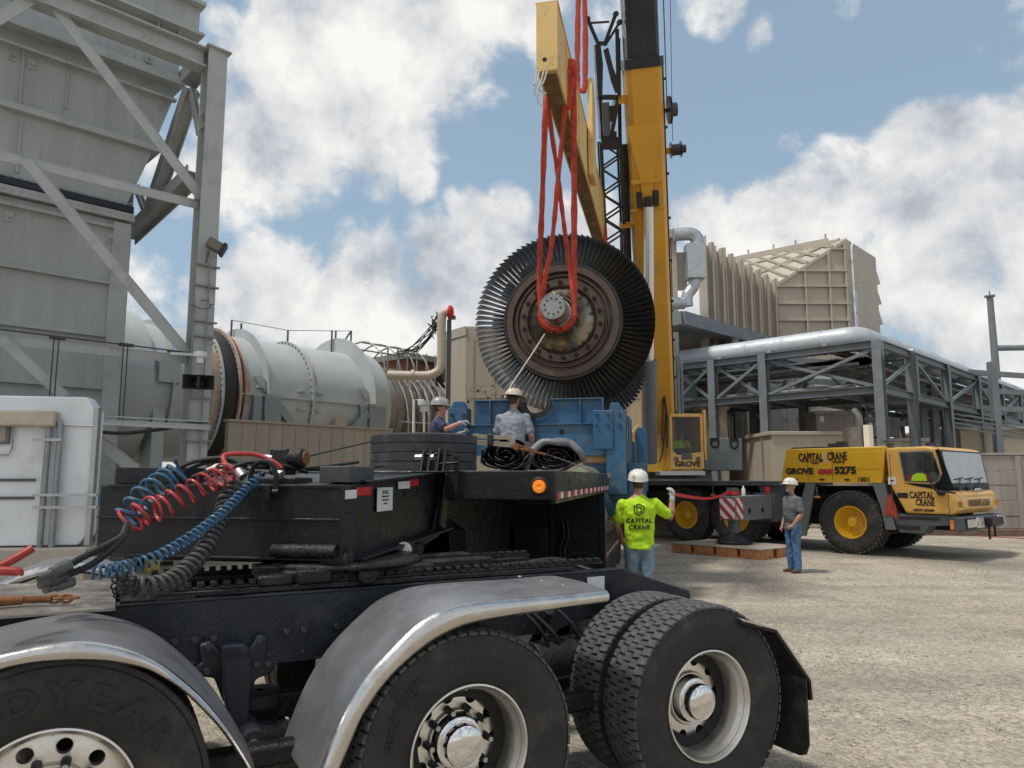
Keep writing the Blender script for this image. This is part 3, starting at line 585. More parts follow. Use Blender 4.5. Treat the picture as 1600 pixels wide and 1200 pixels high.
MB().box(-9, xb_1 - .12, YP - .20, YP + 5.2, z_b0, z_b1).build('box_band', tgrey, tw); MB().box(-9, xb_1, YP - .26, YP + 5.3, z_b0 - .004, z_b0 + .16).build('band_flange', tgrey2, tw); MB().box(-9, xb_1 - .06, YP - .24, YP + 5.3, z_b1 + .001, z_b1 + .05).build('band_flange', tgrey2, tw)
zr1 = wy(326, 68, YP)[1]; xu = wy(326, 60, YP)[0]; zr2 = wy(292, 40, YP)[1]
MB().box(-9, xb_1 - .1, YP, YP + 5, z_b1 + .05, zr1).build('upper_wall', tgrey, tw)
MB().box(-9, xu - .25, YP - .1, YP + 5, zr1, zr1 + .62).build('ledge_beam', tgrey, tw); MB().box(-9, xu - .2, YP - .3, YP + 5, zr1 + .62, zr1 + .70).build('ledge_flange', tgrey2, tw); MB().box(-9, xu - .2, YP - .3, YP + 5, zr1 - .06, zr1).build('ledge_flange', tgrey2, tw)
xq = wy(286, 20, YP)[0]; MB().box(-9, xq, YP + .1, YP + 5, zr1 + .7, zr1 + 6).build('upper_casing', tgrey, tw)
for k in range(4): MB().box(-9, xq + .14, YP - .06, YP + .1, zr1 + 1.15 + k * 1.1, zr1 + 1.23 + k * 1.1).build('casing_rib', tgrey2, tw)
for px, py in ((50, 100), (20, 87), (226, 98), (251, 165), (172, 372), (15, 338)):
    a, b = wy(px, py, YP - .02); yy = YP - .24 if py == 98 else YP
    mb = MB(); mb.box(a - .06, a + .06, yy - .02, yy, b - .09, b + .09); mb.lathe([(-.02, .015), (-.02, .045), (.02, .045), (.02, .015)], 14, Matrix.Translation((a, yy - .06, b)), closed=True); mb.build('lifting_eye', tgrey2, tw)
for px, y0, y1 in ((100, 85, 170), (28, 75, 165), (237, 80, 108), (24, 190, 270), (242, 35, 60), (275, 40, 68)):
    a, b = wy(px, y1, YP); _, c_ = wy(px, y0, YP); MB().box(a, a + .025, YP - .04 if y0 > 70 else YP - .14, YP, b, c_).build('vertical_seam', tgrey2, tw)
# cable run and vertical cables on the lower brace
mb = MB(); a, b = wy(0, 515), wy(300, 553); mb.tube([(xl_, -.12, wy(150, 534)[1] + .02), (-.1, -.12, wy(150, 534)[1] - .02)], .012, 6)
for px, py, pe_ in ((82, 529, 622), (190, 540, 668)):
    a, b = wy(px, py); _, c_ = wy(px, pe_); mb.tube([(a, -.1, b), (a, -.1, c_)], .010, 6); mb.tube([(a + .07, -.1, b), (a + .07, -.1, c_)], .010, 6); mb.box(a - .06, a + .16, -.14, -.04, b - .02, b + .03)
a, b = wy(265, 550); mb.box(a - .06, a + .14, -.14, -.04, b - .02, b + .02); mb.build('cable_run', M('cable_dark', (.05, .05, .05), .6), tw)
# conduit with clamps on the column
mb = MB(); zz0, zz1 = wy(310, 715)[1], wy(318, 415)[1]
mb.tube([(.02, -.24, zz0), (.02, -.24, zz1)], .014, 8); mb.tube([(-.22, -.22, zz0 + .3), (-.22, -.22, wy(300, 470)[1])], .018, 8)
for py in (418, 450, 505, 528, 624, 660, 690): z_ = wy(312, py)[1]; mb.box(-.21, .22, -.235, -.17, z_ - .015, z_ + .015)
mb.build('conduit', M('conduit_grey', (.25, .26, .26), .5, .4), tw)
# floodlight, camera, horn speaker, beacon cup
def dev(name, px, py, Y_, lab, cat): c = at(px, py, Y_); return empty(name, Matrix.Translation(c) @ Matrix.Rotation(radians(20), 4, 'Z'), lab, cat)
e = dev('floodlight', 338, 386, 13.2, 'small weathered floodlight on the side of the grey column', 'floodlight')
mb = MB(); q_ = Matrix.Rotation(.45, 4, 'Y'); mb.box(-.17, .10, -.12, .12, -.08, .10, q_); mb.build('housing', M('lamp_bronze', (.16, .14, .11), .6), e, bevel=.015); mb = MB(); mb.box(.10, .16, -.14, .14, -.10, .12, q_); mb.build('visor', blackr, e); MB().cyl((-.13, 0, -.08), (-.16, 0, -.32), .025, 10).build('stem', dgrey, e)
e = dev('horn_speaker', 310, 597, 12.9, 'black rectangular horn loudspeaker on the grey column', 'loudspeaker')
vs = []
for x_, w_, h_ in ((-.0, .26, .13), (.26, .07, .05)): vs += [(s * w_, x_, t * h_) for s, t in ((-1, -1), (1, -1), (1, 1), (-1, 1))]
vi = [(a * .93, b + .02 if b == 0 else b - .03, c * .88) for a, b, c in vs]
mb = MB(); mb.add(vs + vi, [(0, 1, 5, 4), (1, 2, 6, 5), (2, 3, 7, 6), (3, 0, 4, 7), (8, 9, 13, 12), (9, 10, 14, 13), (10, 11, 15, 14), (11, 8, 12, 15), (0, 1, 9, 8), (1, 2, 10, 9), (2, 3, 11, 10), (3, 0, 8, 11), (4, 5, 6, 7), (12, 13, 14, 15)]); mb.build('horn', blackr, e); MB().cyl((0, .2, 0), (0, .42, 0), .08, 16).build('driver', blackr, e); MB().box(-.02, .02, -.02, .2, -.11, .11).build('vane', blackr, e); MB().beam((0, .4, 0), (0, .65, .0), .05).build('bracket', dgrey, e)
e = dev('beacon_cup', 313, 556, 13.0, 'pale grey cup shaped beacon at the end of the tower brace', 'beacon')
MB().lathe([(-.13, .001), (-.13, .06), (-.02, .065), (-.02, .11), (.06, .115), (.07, .10), (.07, .001)], 24, Matrix.Rotation(-pi / 2, 4, 'Y')).build('cup', white, e); MB().beam((-.1, .1, .03), (-.5, .1, .03), .05).build('arm', silver, e)
e = dev('security_camera', 330, 470, 13.2, 'small grey junction camera sticking out right of the grey column', 'camera')
MB().box(-.03, .06, -.05, .05, -.07, .06).build('housing', M('cam_grey', (.35, .36, .36), .5), e, bevel=.01); mb = MB(); mb.tube(smoothpath([(0, 0, -.05), (-.03, 0, -.13), (-.15, 0, -.16), (-.35, 0, -.10)], 5), .012, 6); mb.beam((-.02, 0, 0), (-.18, 0, 0), .02); mb.build('cable', dgrey, e)
# horizontal strut channel with black hose
e = empty('strut_channel', W, 'horizontal galvanised strut channel carrying a black hose across the tower foot', 'cable tray')
a, b = wy(140, 668, -.25), wy(326, 672, -.25); mb = MB(); mb.box(a[0], b[0], -.30, -.22, b[1] - .0, b[1] + .08); mb.box(a[0], b[0], -.32, -.30, b[1] + .07, b[1] + .09); mb.box(a[0], b[0] - .02, -.30, -.22, b[1] + .14, b[1] + .16); mb.build('channel', silver, e)
MB().tube(smoothpath([(a[0], -.26, b[1] - .10), (a[0] + .5, -.26, b[1] - .12), (a[0] + 1.1, -.26, b[1] - .03), (a[0] + 1.3, -.26, b[1] + .02)], 6), .03, 8).build('black_hose', blackr, e)
# ================ BIG DUCT
nd = at(373, 614, 22.5); D = Fr(nd.x, nd.y, 49)
dx = lambda px, py=620: D.Y(px, py, 0)[0]
RD = 2.1; zcD = nd.z
du = empty('exhaust_duct', Matrix.Translation((0, 0, 0)) @ D.m, 'huge pale grey horizontal duct with rusty bolted flanges and black expansion joint', 'duct')
def Lx(prof, name, m, sm=40, a0=0, a1=2 * pi, closed=False, n=96): return MB().lathe(prof, n, Matrix.Translation((0, RD, zcD)), a0, a1, closed).build(name, m, du, smooth=sm)
xR0, xR1 = dx(352), dx(364); xf1 = dx(372); xs1 = dx(413); xf2 = dx(488); xs2 = dx(573); xe_ = dx(609)
Lx([(-9, RD), (xR0 - .1, RD)], 'shell', ductg); Lx([(xf1, RD), (xs2 + .05, RD)], 'shell', ductg); Lx([(xs2 + .0, RD + .02), (xs2 + .02, RD + .22), (xe_ - .1, RD + .12), (xe_, RD + .10), (xe_ + .05, RD + .05), (xe_ + .05, RD - .8)], 'end_drum', ductg)
def flange(x0, x1, h, name, m, bolts=72, parent=du):
    f_ = Lx([(x0, RD - .02), (x0, RD + h), (x1, RD + h), (x1, RD - .02)], name, m, 30)
    if bolts:
        mb = MB(); 
        for i in range(bolts): a = 2 * pi * i / bolts; mb.cyl((x0 - .02, RD + (RD + h * .5) * cos(a), zcD + (RD + h * .5) * sin(a)), (x1 + .02, RD + (RD + h * .5) * cos(a), zcD + (RD + h * .5) * sin(a)), .03, 6)
        mb.build('flange_bolts', dgrey, f_, smooth=20)
    return f_
flange(xR0 - .16, xR0 - .10, .16, 'flange', ductg); flange(xR1 + .12, xR1 + .20, .2, 'flange', orange_rust)
Lx([(xR0 - .10, RD + .0), (xR0 - .08, RD + .10), (xR0 + .05, RD + .15), (xR1 - .02, RD + .15), (xR1 + .10, RD + .10), (xR1 + .12, RD)], 'expansion_joint', blackr)
Lx([(xR0 - .42, RD + .01), (xR0 - .42, RD + .02), (xR0 - .16, RD + .02), (xR0 - .16, RD + .01)], 'rust_band', orange_rust, a0=pi * .62, a1=pi * 1.15); Lx([(xR1 + .2, RD + .01), (xR1 + .2, RD + .02), (xR1 + .55, RD + .02), (xR1 + .55, RD + .01)], 'rust_band', orange_rust, a0=pi * .45, a1=pi * 1.05)
Lx([(xR1 + .3, RD), (xR1 + .3, RD + .12), (xR1 + .34, RD + .12), (xR1 + .34, RD)], 'ring_stiffener', rustm)
flange(xf2 - .05, xf2 + .05, .12, 'flange', ductg, 60); Lx([(xf2 + .05, RD + .006), (xf2 + .05, RD + .012), (xf2 + .22, RD + .012), (xf2 + .22, RD + .006)], 'rust_band', orange_rust, a0=pi * .55, a1=pi * .92)
for x, h in ((xs1, .30), (xs2, .55)): Lx([(x - .02, RD), (x - .02, RD + h), (x + .02, RD + h), (x + .02, RD)], 'ring_stiffener', ductg, a0=-.15 if 0 else pi * 0, a1=pi * 1.0)
for i, px in enumerate((232, 268)): Lx([(dx(px) - .03, RD), (dx(px) - .03, RD + .14), (dx(px) + .03, RD + .14), (dx(px) + .03, RD)], 'ring_stiffener', ductg)
Lx([(-9.5, RD + .35), (dx(232), RD + .3), (dx(232), RD)], 'shell_jacket', ductg)
MB().box(xf1, xe_, -.10, .02, zcD - .04, zcD + .02).build('split_flange', ductg, du)
for x, s_ in ((xs1, 1), (xs2, 1)): MB().prism([(x - .45, zcD + .55), (x + .05, zcD + .02), (x + .5, zcD + .02), (x - .2, zcD + .6)], 'y', -.12, -.06).build('gusset', ductg, du)
for px in (405, 470, 497, 590):
    for dz in (.22, -.38): x = dx(px); MB().box(x - .12, x + .14, -.10, .1, zcD + dz, zcD + dz + .05).build('lug', ductg, du)
stg = M('saddle_grey', (.24, .28, .295), .55, 0, .1, 2)
for x0, x1 in ((dx(409), dx(434)), (dx(573), dx(597))): MB().box(x0, x1, -.25, .8, 0, zcD - .05).build('saddle_post', stg, du, bevel=.01); MB().box(x0 - .35, x0 - .05, -.15, .8, 0, zcD - .05).build('saddle_post', stg, du, bevel=.01)
MB().beam((dx(436), -.1, zcD - .4), (dx(480), -.1, zcD - 1.6), .2, .25).build('saddle_brace', stg, du); MB().beam((dx(572), -.1, zcD - .3), (dx(530), -.1, zcD - 1.5), .2, .25).build('saddle_brace', stg, du)
c = D.Y(524, 664, .1); MB().cyl((c[0], .5, c[1]), (c[0], -.2, c[1]), .22, 20).build('nozzle', tan, du)
# duct left foot support behind the tower column
MB().box(dx(243), dx(278), -.12, .6, zcD + .1, zcD + .75).build('side_box', ductg, du, bevel=.02); MB().box(dx(243), dx(262), .1, .8, 0, zcD + .1).build('side_leg', ductg, du)
# guard wire posts on the crown
mb = MB(); tp = []
for px, py, h in ((361, 500, .5), (376, 505, .4), (449, 516, 1.0), (518, 516, 1.4), (524, 517, .9), (548, 517, 1.0)):
    c = D.l(onpl(px, py + 25, D.w(0, RD), Vector((-D.s, D.c, 0)))); tp.append(Vector((c.x, RD, D.l(onpl(px, py, D.w(0, RD), Vector((-D.s, D.c, 0)))).z))); mb.beam((c.x, RD, c.z - .6), tp[-1], .05)
mb.tube([tp[0], tp[2], tp[4], tp[5]], .012, 5); mb.beam(tp[5] - Vector((.7, 0, 1)), tp[5], .05); mb.build('guard_posts', dgrey, du)
# ================ compressor end: tan casing, ladder hoops, bellows
tc_ = empty('turbine_casing', D.m, 'tan grey round turbine casing with pipework and bellows beyond the duct', 'turbine')
def Lt(prof, name, m, n=64): return MB().lathe(prof, n, Matrix.Translation((0, RD, zcD))).build(name, m, tc_, smooth=40)
casm = M('casing_tan', (.32, .29, .25), .5, .3, .15, 2, .2, 20, dirt=(.16, .12, .09), damt=.35, dscale=2)
Lt([(xe_, 1.75), (xe_ + 1.0, 1.75), (xe_ + 1.1, 1.6), (xe_ + 2.6, 1.5), (xe_ + 2.7, 1.65), (xe_ + 2.9, 1.65), (xe_ + 3.0, 1.4), (xe_ + 5, 1.3)], 'casing', casm)
for k in range(5): Lt([(xe_ + .7 + k * .55, 1.5), (xe_ + .7 + k * .55, 1.80), (xe_ + .78 + k * .55, 1.80), (xe_ + .78 + k * .55, 1.5)], 'ring', casm)
Lt([(xe_ + 4.2, 1.4), (xe_ + 4.2, 2.2), (xe_ + 4.9, 2.35), (xe_ + 5.3, 2.3), (xe_ + 5.3, 1.4)], 'bellows', M('bellows_dark', (.05, .05, .055), .7, 0, .3, 9, .8, 20))
mb = MB(); rnd = random.Random(4)
for k in range(9):
    x = xe_ + .8 + k * .38; mb.tube(smoothpath([(x, -.1, .8), (x, -.15 + .1 * (k % 2), zcD - .6), (x + .1, .25, zcD + .6), (x + .15, .9, zcD + 1.3)], 4), rnd.choice((.03, .045, .06)), 8)
for k in range(4): mb.tube([(xe_ + .3, -.15, 2.2 + k * .55), (xe_ + 4.2, -.15, 2.2 + k * .55)], .03, 6)
mb.build('pipework', M('pipework_pale', (.36, .35, .33), .5, .2, .2, 4), tc_)
mb = MB()
for k in range(4):
    x = xe_ + .2 + k * .75; mb.tube([(x, RD + 1.55 * cos(t) , zcD + 1.35 + 1.35 * sin(t)) for t in [pi * .02 + pi * .96 * i / 16 for i in range(17)]], .035, 6); 
for t in (.2, .35, .5, .65, .8): mb.tube([(xe_ + .2, RD + 1.55 * cos(pi * t), zcD + 1.35 + 1.35 * sin(pi * t)), (xe_ + 2.5, RD + 1.55 * cos(pi * t), zcD + 1.35 + 1.35 * sin(pi * t))], .03, 6)
for k in range(6): mb.beam((xe_ + .6 + k * .5, .9, zcD + 1.0), (xe_ + .6 + k * .5, .9, zcD + 2.4), .05)
mb.build('walkway_hoops', M('hoop_grey', (.28, .28, .26), .5, .4), tc_)
MB().box(xe_ + 2.5, xe_ + 6.5, RD, RD + 2.5, zcD, zcD + 2.3).build('brown_cladding', M('brick_brown', (.26, .10, .06), .8, 0, .15, 2), tc_); MB().box(xe_ + 2.3, xe_ + 7, RD - .3, RD + 2.8, zcD + 2.3, zcD + 2.55).build('cladding_roof', M('roof_olive', (.22, .21, .17), .7), tc_)
e = dev('instrument_stand', 662, 632, 20.5, 'pale instrument cup on a pipe stand in front of the turbine casing', 'instrument')
MB().lathe([(-.2, .001), (-.2, .10), (-.02, .12), (-.02, .17), (.10, .18), (.12, .001)], 20, Matrix.Rotation(-pi / 2, 4, 'Y')).build('cup', white, e); mb = MB(); mb.tube([(-.28, 0, -3), (-.28, 0, .12), (0, 0, .12)], .035, 8); mb.tube([(.02, 0, -3), (.02, 0, 0)], .03, 8); mb.build('stand', white, e)
# tan pipe with red cap
e = empty('vent_pipe', Matrix.Identity(4), 'tan vent pipe bending upright and closed with a red cap', 'pipe')
Yv = 20.5; MB().tube(smoothpath([at(606, 586, Yv), at(650, 587, Yv), at(672, 586, Yv), at(686, 578, Yv), at(689.5, 562, Yv), at(690, 530, Yv), at(690, 500, Yv), at(693, 490, Yv), at(702, 487, Yv)], 7), .125, 20).build('pipe', tanpipe, e)
c = at(645, 587, Yv); MB().cyl((c.x - .04, c.y, c.z), (c.x + .04, c.y, c.z), .17, 24).build('flange', tanpipe, e)
c = at(703, 488, Yv); mb = MB(); mb.lathe([(-.02, .001), (-.06, .15), (.02, .19), (.10, .12), (.12, .001)], 20, Matrix.Translation(c) @ Matrix.Diagonal((1, 1, 1.15, 1))); mb.build('red_cap', redp, e); mb = MB(); mb.beam(at(702, 500, Yv + .1), at(700, 640, Yv + .1), .12); mb.beam(at(700, 497, Yv), at(712, 496, Yv), .1); mb.build('support', dgrey, e)
mb = MB(); rnd = random.Random(8)
for k in range(11):
    a = at(682 + rnd.uniform(-3, 3), 500 + rnd.uniform(-3, 14), Yv + .1); b = at(610 + rnd.uniform(0, 40), 540 + rnd.uniform(0, 22), Yv + 1.5); m_ = a.lerp(b, .5) - up3 * rnd.uniform(.05, .4); mb.tube(smoothpath([a + up3 * .2, a, m_, b], 5), .014, 5)
for k in range(10): a = at(677 + rnd.uniform(0, 8), 492 + rnd.uniform(0, 24), Yv + .1); mb.tube(smoothpath([a, a + Vector((rnd.uniform(-.2, .05), 0, rnd.uniform(-.1, .15))), a + Vector((rnd.uniform(-.1, .1), 0, rnd.uniform(-.35, -.1)))], 4), .014, 5)
o = mb.build('cable_bundle', M('cable_green_dark', (.03, .045, .04), .6)); tag(o, 'tangle of dark cables hung from the vent pipe over the turbine', 'cables')
# tan enclosure
ec = at(728, 512, 23.5); E_ = Fr(ec.x, ec.y, 0); en = empty('turbine_enclosure', E_, 'tall tan panelled enclosure behind the rotor and the vent pipe', 'enclosure')
w1_ = ec.x - at(697, 516, 24.5).x
for args, nm in (((0, 6.5, 0, .2, 0, ec.z), 'front_wall'),): MB().box(*args).build(nm, tan, en)
pl_ = [(0, 0), (-w1_, 1.0), (-w1_, 6), (6.5, 6), (6.5, .1), (.0, .1)]; MB().prism(pl_, 'z', 0, ec.z - .01).build('side_wall', tan, en); MB().prism([(a * 1.02, b - .05) for a, b in pl_], 'z', ec.z - .25, ec.z + .05).build('roof_trim', tan, en)
for x in (.22, .9, 2.3, 3.7, 5.1): MB().box(x, x + .04, -.03, 0, 0, ec.z - .3).build('panel_seam', tan, en)
for z_ in (ec.z - 2.3, ec.z - 4.0): MB().box(0, 6.5, -.02, 0, z_, z_ + .03).build('panel_seam', tan, en)
mb = MB()
for a, b in (((733, 610), (760, 612)), ((752, 605), (728, 632)), ((728, 600), (733, 640)), ((758, 612), (770, 640)), ((785, 600), (745, 640))): mb.beam(at(*a, 22.5), at(*b, 22.5), .06)
mb.beam(at(735, 603, 22.5), at(788, 603, 22.5), .05); mb.beam(at(770, 600, 22.5), at(770, 640, 22.5), .05)
mb.build('stair_rail', M('rail_tan', (.36, .31, .23), .6), None); o = [q for q in COL.objects if q.name.startswith('stair_rail')][0]; tag(o, 'tan stair railing in front of the enclosure left of the rotor', 'railing')
# tan panelled fence
fa, fb = at(357, 658, 17.6), None
N_ = Fr(fa.x, fa.y, 47); xe2 = N_.Y(612, 672, 0)[0]
fe = empty('panel_fence', N_, 'low tan ribbed metal panel wall in front of the grey duct', 'fence'); MB().box(0, xe2, 0, .15, 0, fa.z).build('panel', tan, fe); mb = MB()
x = .0
while x < xe2: mb.box(x, x + .03, -.02, 0, 0, fa.z - .02); x += .36
mb.build('seam', tan, fe); MB().box(-.03, xe2 + .03, -.05, .2, fa.z, fa.z + .05).build('cap', tan, fe)
# ================ white cabinet with conduits, gauge, bollard, plinths
CB = Fr(at(130, 740, 11.2).x, 11.2, 10)
ca = empty('electrical_cabinet', CB, 'large white electrical cabinet with tan roof and two grey conduits at the left edge', 'cabinet')
cy = lambda px, py, y=0: CB.Y(px, py, y)
zc0, zc2 = cy(120, 852)[1], cy(100, 655)[1]; xR_ = cy(143, 740)[0]; xk = cy(112, 660)[0]
MB().prism([(-4, zc0), (xR_ - .12, zc0), (xR_, zc0 + .15), (xR_, cy(140, 632)[1] - .1), (xR_ - .15, cy(120, 620)[1]), (-4, cy(120, 620)[1])], 'y', 0, .35).build('body', white, ca, bevel=.02)
MB().box(-4, cy(94, 660)[0], -.22, 0, cy(50, 662)[1] - .05, cy(50, 643)[1]).build('canopy', M('canopy_tan', (.50, .43, .34), .6), ca, bevel=.03)
MB().box(xR_ - .02, xR_ + .05, -.04, .1, zc0, cy(140, 632)[1] - .05).build('corner_trim', silver, ca)
MB().box(-4, xR_ + .1, -.3, .6, 0, zc0 - .02).build('plinth', conc, ca, bevel=.02)
for px in (74, 92):
    x_ = cy(px, 760)[0]; mb = MB(); xt = cy(px - 8, 660)[0]; mb.tube(smoothpath([(x_, -.1, zc0 - .1), (x_, -.1, cy(px, 740)[1]), (x_, -.1, cy(px, 672)[1]), (x_ - .06, -.1, cy(px, 658)[1]), (x_ - .22, -.05, cy(px, 655)[1]), (x_ - .3, .1, cy(px, 656)[1])], 5), .044, 12); mb.build('conduit', M('conduit_zinc', (.30, .32, .33), .45, .5), ca)
for py in (688, 773, 792): z_ = cy(80, py)[1]; MB().box(cy(60, py)[0], cy(104 if py == 688 else 158, py)[0], -.20, -.15, z_ - .02, z_ + .02).build('strut', silver, ca)
for p, q in (((0, 749), (57, 751)), ((0, 777), (55, 779))): MB().box(-4, cy(56, 750)[0], -.03, 0, cy(*q)[1] - .01, cy(*q)[1] + .03).build('vent_slot', dgrey, ca)
MB().box(-4, cy(16, 690)[0], -.05, 0, cy(10, 694)[1], cy(10, 646)[1]).build('window_panel', mgrey, ca, bevel=.01); MB().box(-4, cy(11, 690)[0], -.06, -.05, cy(10, 690)[1], cy(10, 652)[1]).build('window_pane', M('pane_tan', (.35, .30, .25), .3), ca)
mb = MB(); mb.tube([(cy(18, 710)[0] - 1.5, -.04, cy(0, 711)[1]), (cy(16, 711)[0], -.04, cy(16, 711)[1]), (cy(20, 706)[0], -.04, cy(20, 700)[1]), (cy(20, 700)[0], -.04, cy(20, 668)[1]), (cy(24, 662)[0], -.04, cy(24, 662)[1]), (xR_, -.04, cy(140, 666)[1])], .014, 6); mb.build('thin_conduit', silver, ca)
e = dev('pressure_gauge', 155, 785, 12.6, 'round gauge with turquoise transmitter head on a grey post beside the white cabinet', 'gauge')
MB().cyl((-.02, 0, -1.25), (-.02, 0, .0), .05, 12).build('post', silver, e); MB().box(-.03, .11, -.05, .05, -.05, .14).build('transmitter', M('turquoise', (.08, .34, .42), .4), e, bevel=.02); MB().lathe([(0, .001), (0, .075), (.04, .075), (.04, .001)], 20, Matrix.Translation((-.12, -.05, 0)) @ AXY).build('dial', refw, e)
c = onz(237, 893); o = MB().cyl((c.x, c.y, -.01), (c.x, c.y, 1.15), .14, 24).build('yellow_bollard', M('bollard_yellow', (.62, .48, .17), .6, 0, .08, 3), bevel=.02); tag(o, 'pale yellow bollard standing on the gravel behind the coiled hoses', 'bollard')
for px, py, w_, d_, h_, lab in ((185, 838, 2.2, 1.4, .28, 'tan concrete plinth left of the yellow bollard'), (165, 868, 1.6, 1.0, .16, 'low tan concrete pad nearest the truck deck')):
    c = onz(px, py); o = MB().box(c.x - w_ / 2, c.x + w_ / 2, c.y, c.y + d_, -.02, h_).build('concrete_pad', conc, bevel=.02); tag(o, lab, 'concrete pad')
c = at(210, 800, 15.5); be = empty('black_skid', Matrix.Translation((c.x, 15.5, 0)), 'black equipment skid standing behind the front of the trailer', 'equipment')
MB().box(-.55, 1.0, 0, 1.2, .25, 1.98).build('tank', blackp, be, bevel=.02); MB().box(-1.1, -.4, .1, 1.2, .35, 1.9).build('side_box', blackp, be, bevel=.02); MB().box(-.9, -.7, .0, .1, .9, 1.3).build('bracket', white, be)
for k in range(3): MB().box(-1.0 + k * .9, -.8 + k * .9, .2, 1.1, 0, .25).build('foot', blackp, be)
c = at(160, 760, 14); o = MB().box(c.x - .3, c.x + .35, 14.4, 14.8, 0, 2.0).build('junction_box', tan, bevel=.01); tag(o, 'tan junction box between the white cabinet and the black skid', 'junction box')
# ================ TRACTOR (rear of a heavy truck), local x rearward, y to the far side
T = Fr(1.099, 4.272, 28)
truck = empty('heavy_truck', T, 'black heavy haul truck chassis with polished fenders and dual wheels, nearest vehicle at the bottom', 'truck')

def tyre_mesh(r=.545, w=.28, rim=.29, mud=True, nb=54):
    """sidewalls and carcass; axis local y, centred"""
    h = w / 2
    pr = [(-h * .72, rim - .012), (-h * .80, rim + .004), (-h * .90, rim + .02), (-h * 1.02, rim + .07), (-h * 1.06, rim + .11), (-h * 1.055, rim + .125), (-h * 1.07, rim + .13), (-h * 1.06, rim + .155), (-h * 1.02, r - .06), (-h * .995, r - .05),
          (-h * .985, r - .03), (-h * .90, r - .016), (-h * .5, r - .013)]
    pr = pr + [(-a, b) for a, b in reversed(pr)]
    return MB().lathe(pr, 96, AXY)
def tread_mesh(r=.545, w=.28, nb=62, rows=((-.405, .19, 0), (-.203, .196, .5), (0, .196, 0), (.203, .196, .5), (.405, .19, 0)), base=None):
    mb = MB(); rnd = random.Random(11)
    for off, wd, ph in rows:
        x0 = (off - wd / 2) * w; x1 = (off + wd / 2) * w; sh = abs(off) > .3
        for i in range(nb):
            a0 = 2 * pi * (i + ph) / nb + .006; a1 = 2 * pi * (i + ph + .935) / nb
            sk = .012 * (1 if off > 0 else -1); j = rnd.uniform(-.0012, .0012)
            vs = []
            for rr, ins in ((r - .024, 0), (r - .004 + j, 0), (r + j, .003)):
                for x, a, dx in ((x0, a0, 1), (x1, a0, -1), (x1, a1, -1), (x0, a1, 1)):
                    aa = a + (.016 if (a == a0 and dx * off < 0) else 0) + (ins / r if a == a0 else -ins / r)
                    rq = rr - (.010 if sh and ((off < 0 and dx > 0) or (off > 0 and dx < 0)) and rr > r - .02 else 0)
                    if sh and rr < r - .02: xx = x
                    else: xx = x + dx * ins
                    vs.append(AXY @ Vector((xx, rq * cos(aa), rq * sin(aa))))
            fs = []
            for k in (0, 1):
                for q in range(4): fs.append((k * 4 + q, k * 4 + (q + 1) % 4, k * 4 + 4 + (q + 1) % 4, k * 4 + 4 + q))
            mx = (x0 + x1) / 2
            # top face split by two sipes (shallow notches)
            fs.append((8, 9, 10, 11)); mb.add(vs, fs)
    return mb
def rib_tread(r, w, n=96):
    mb = MB()
    for off, wd in ((-.4, .17), (-.2, .17), (0, .17), (.2, .17), (.4, .17)):
        a = (off - wd / 2) * w; b = (off + wd / 2) * w
        mb.lathe([(a, r - .022), (a, r - .003), (a + .003, r), (b - .003, r), (b, r - .003), (b, r - .022)], n, AXY)
    return mb
def baked(o, cutters):
    for c in cutters:
        md = o.modifiers.new('b', 'BOOLEAN'); md.operation = 'DIFFERENCE'; md.object = c; md.solver = 'EXACT'
    bpy.context.view_layer.update(); dg = bpy.context.evaluated_depsgraph_get()
    me = bpy.data.meshes.new_from_object(o.evaluated_get(dg)); me.materials.clear(); me.materials.append(o.data.materials[0])
    o.modifiers.clear(); o.data = me
    for c in cutters: bpy.data.objects.remove(c)
    me.shade_smooth(); me.set_sharp_from_angle(angle=radians(35)); return o
def disc_with_holes(name, mat, parent, prof, holes, hr, hrad, y0, y1, ph=0):
    o = MB().lathe(prof, 72, AXY, closed=True).build(name, mat, None)
    c = MB()
    for i in range(holes):
        a = 2 * pi * (i + ph) / holes; c.cyl((hrad * sin(a), y0, hrad * cos(a)), (hrad * sin(a), y1, hrad * cos(a)), hr, 20)
    co = c.build('cut', mat, None); baked(o, [co]); o.parent = parent; return o
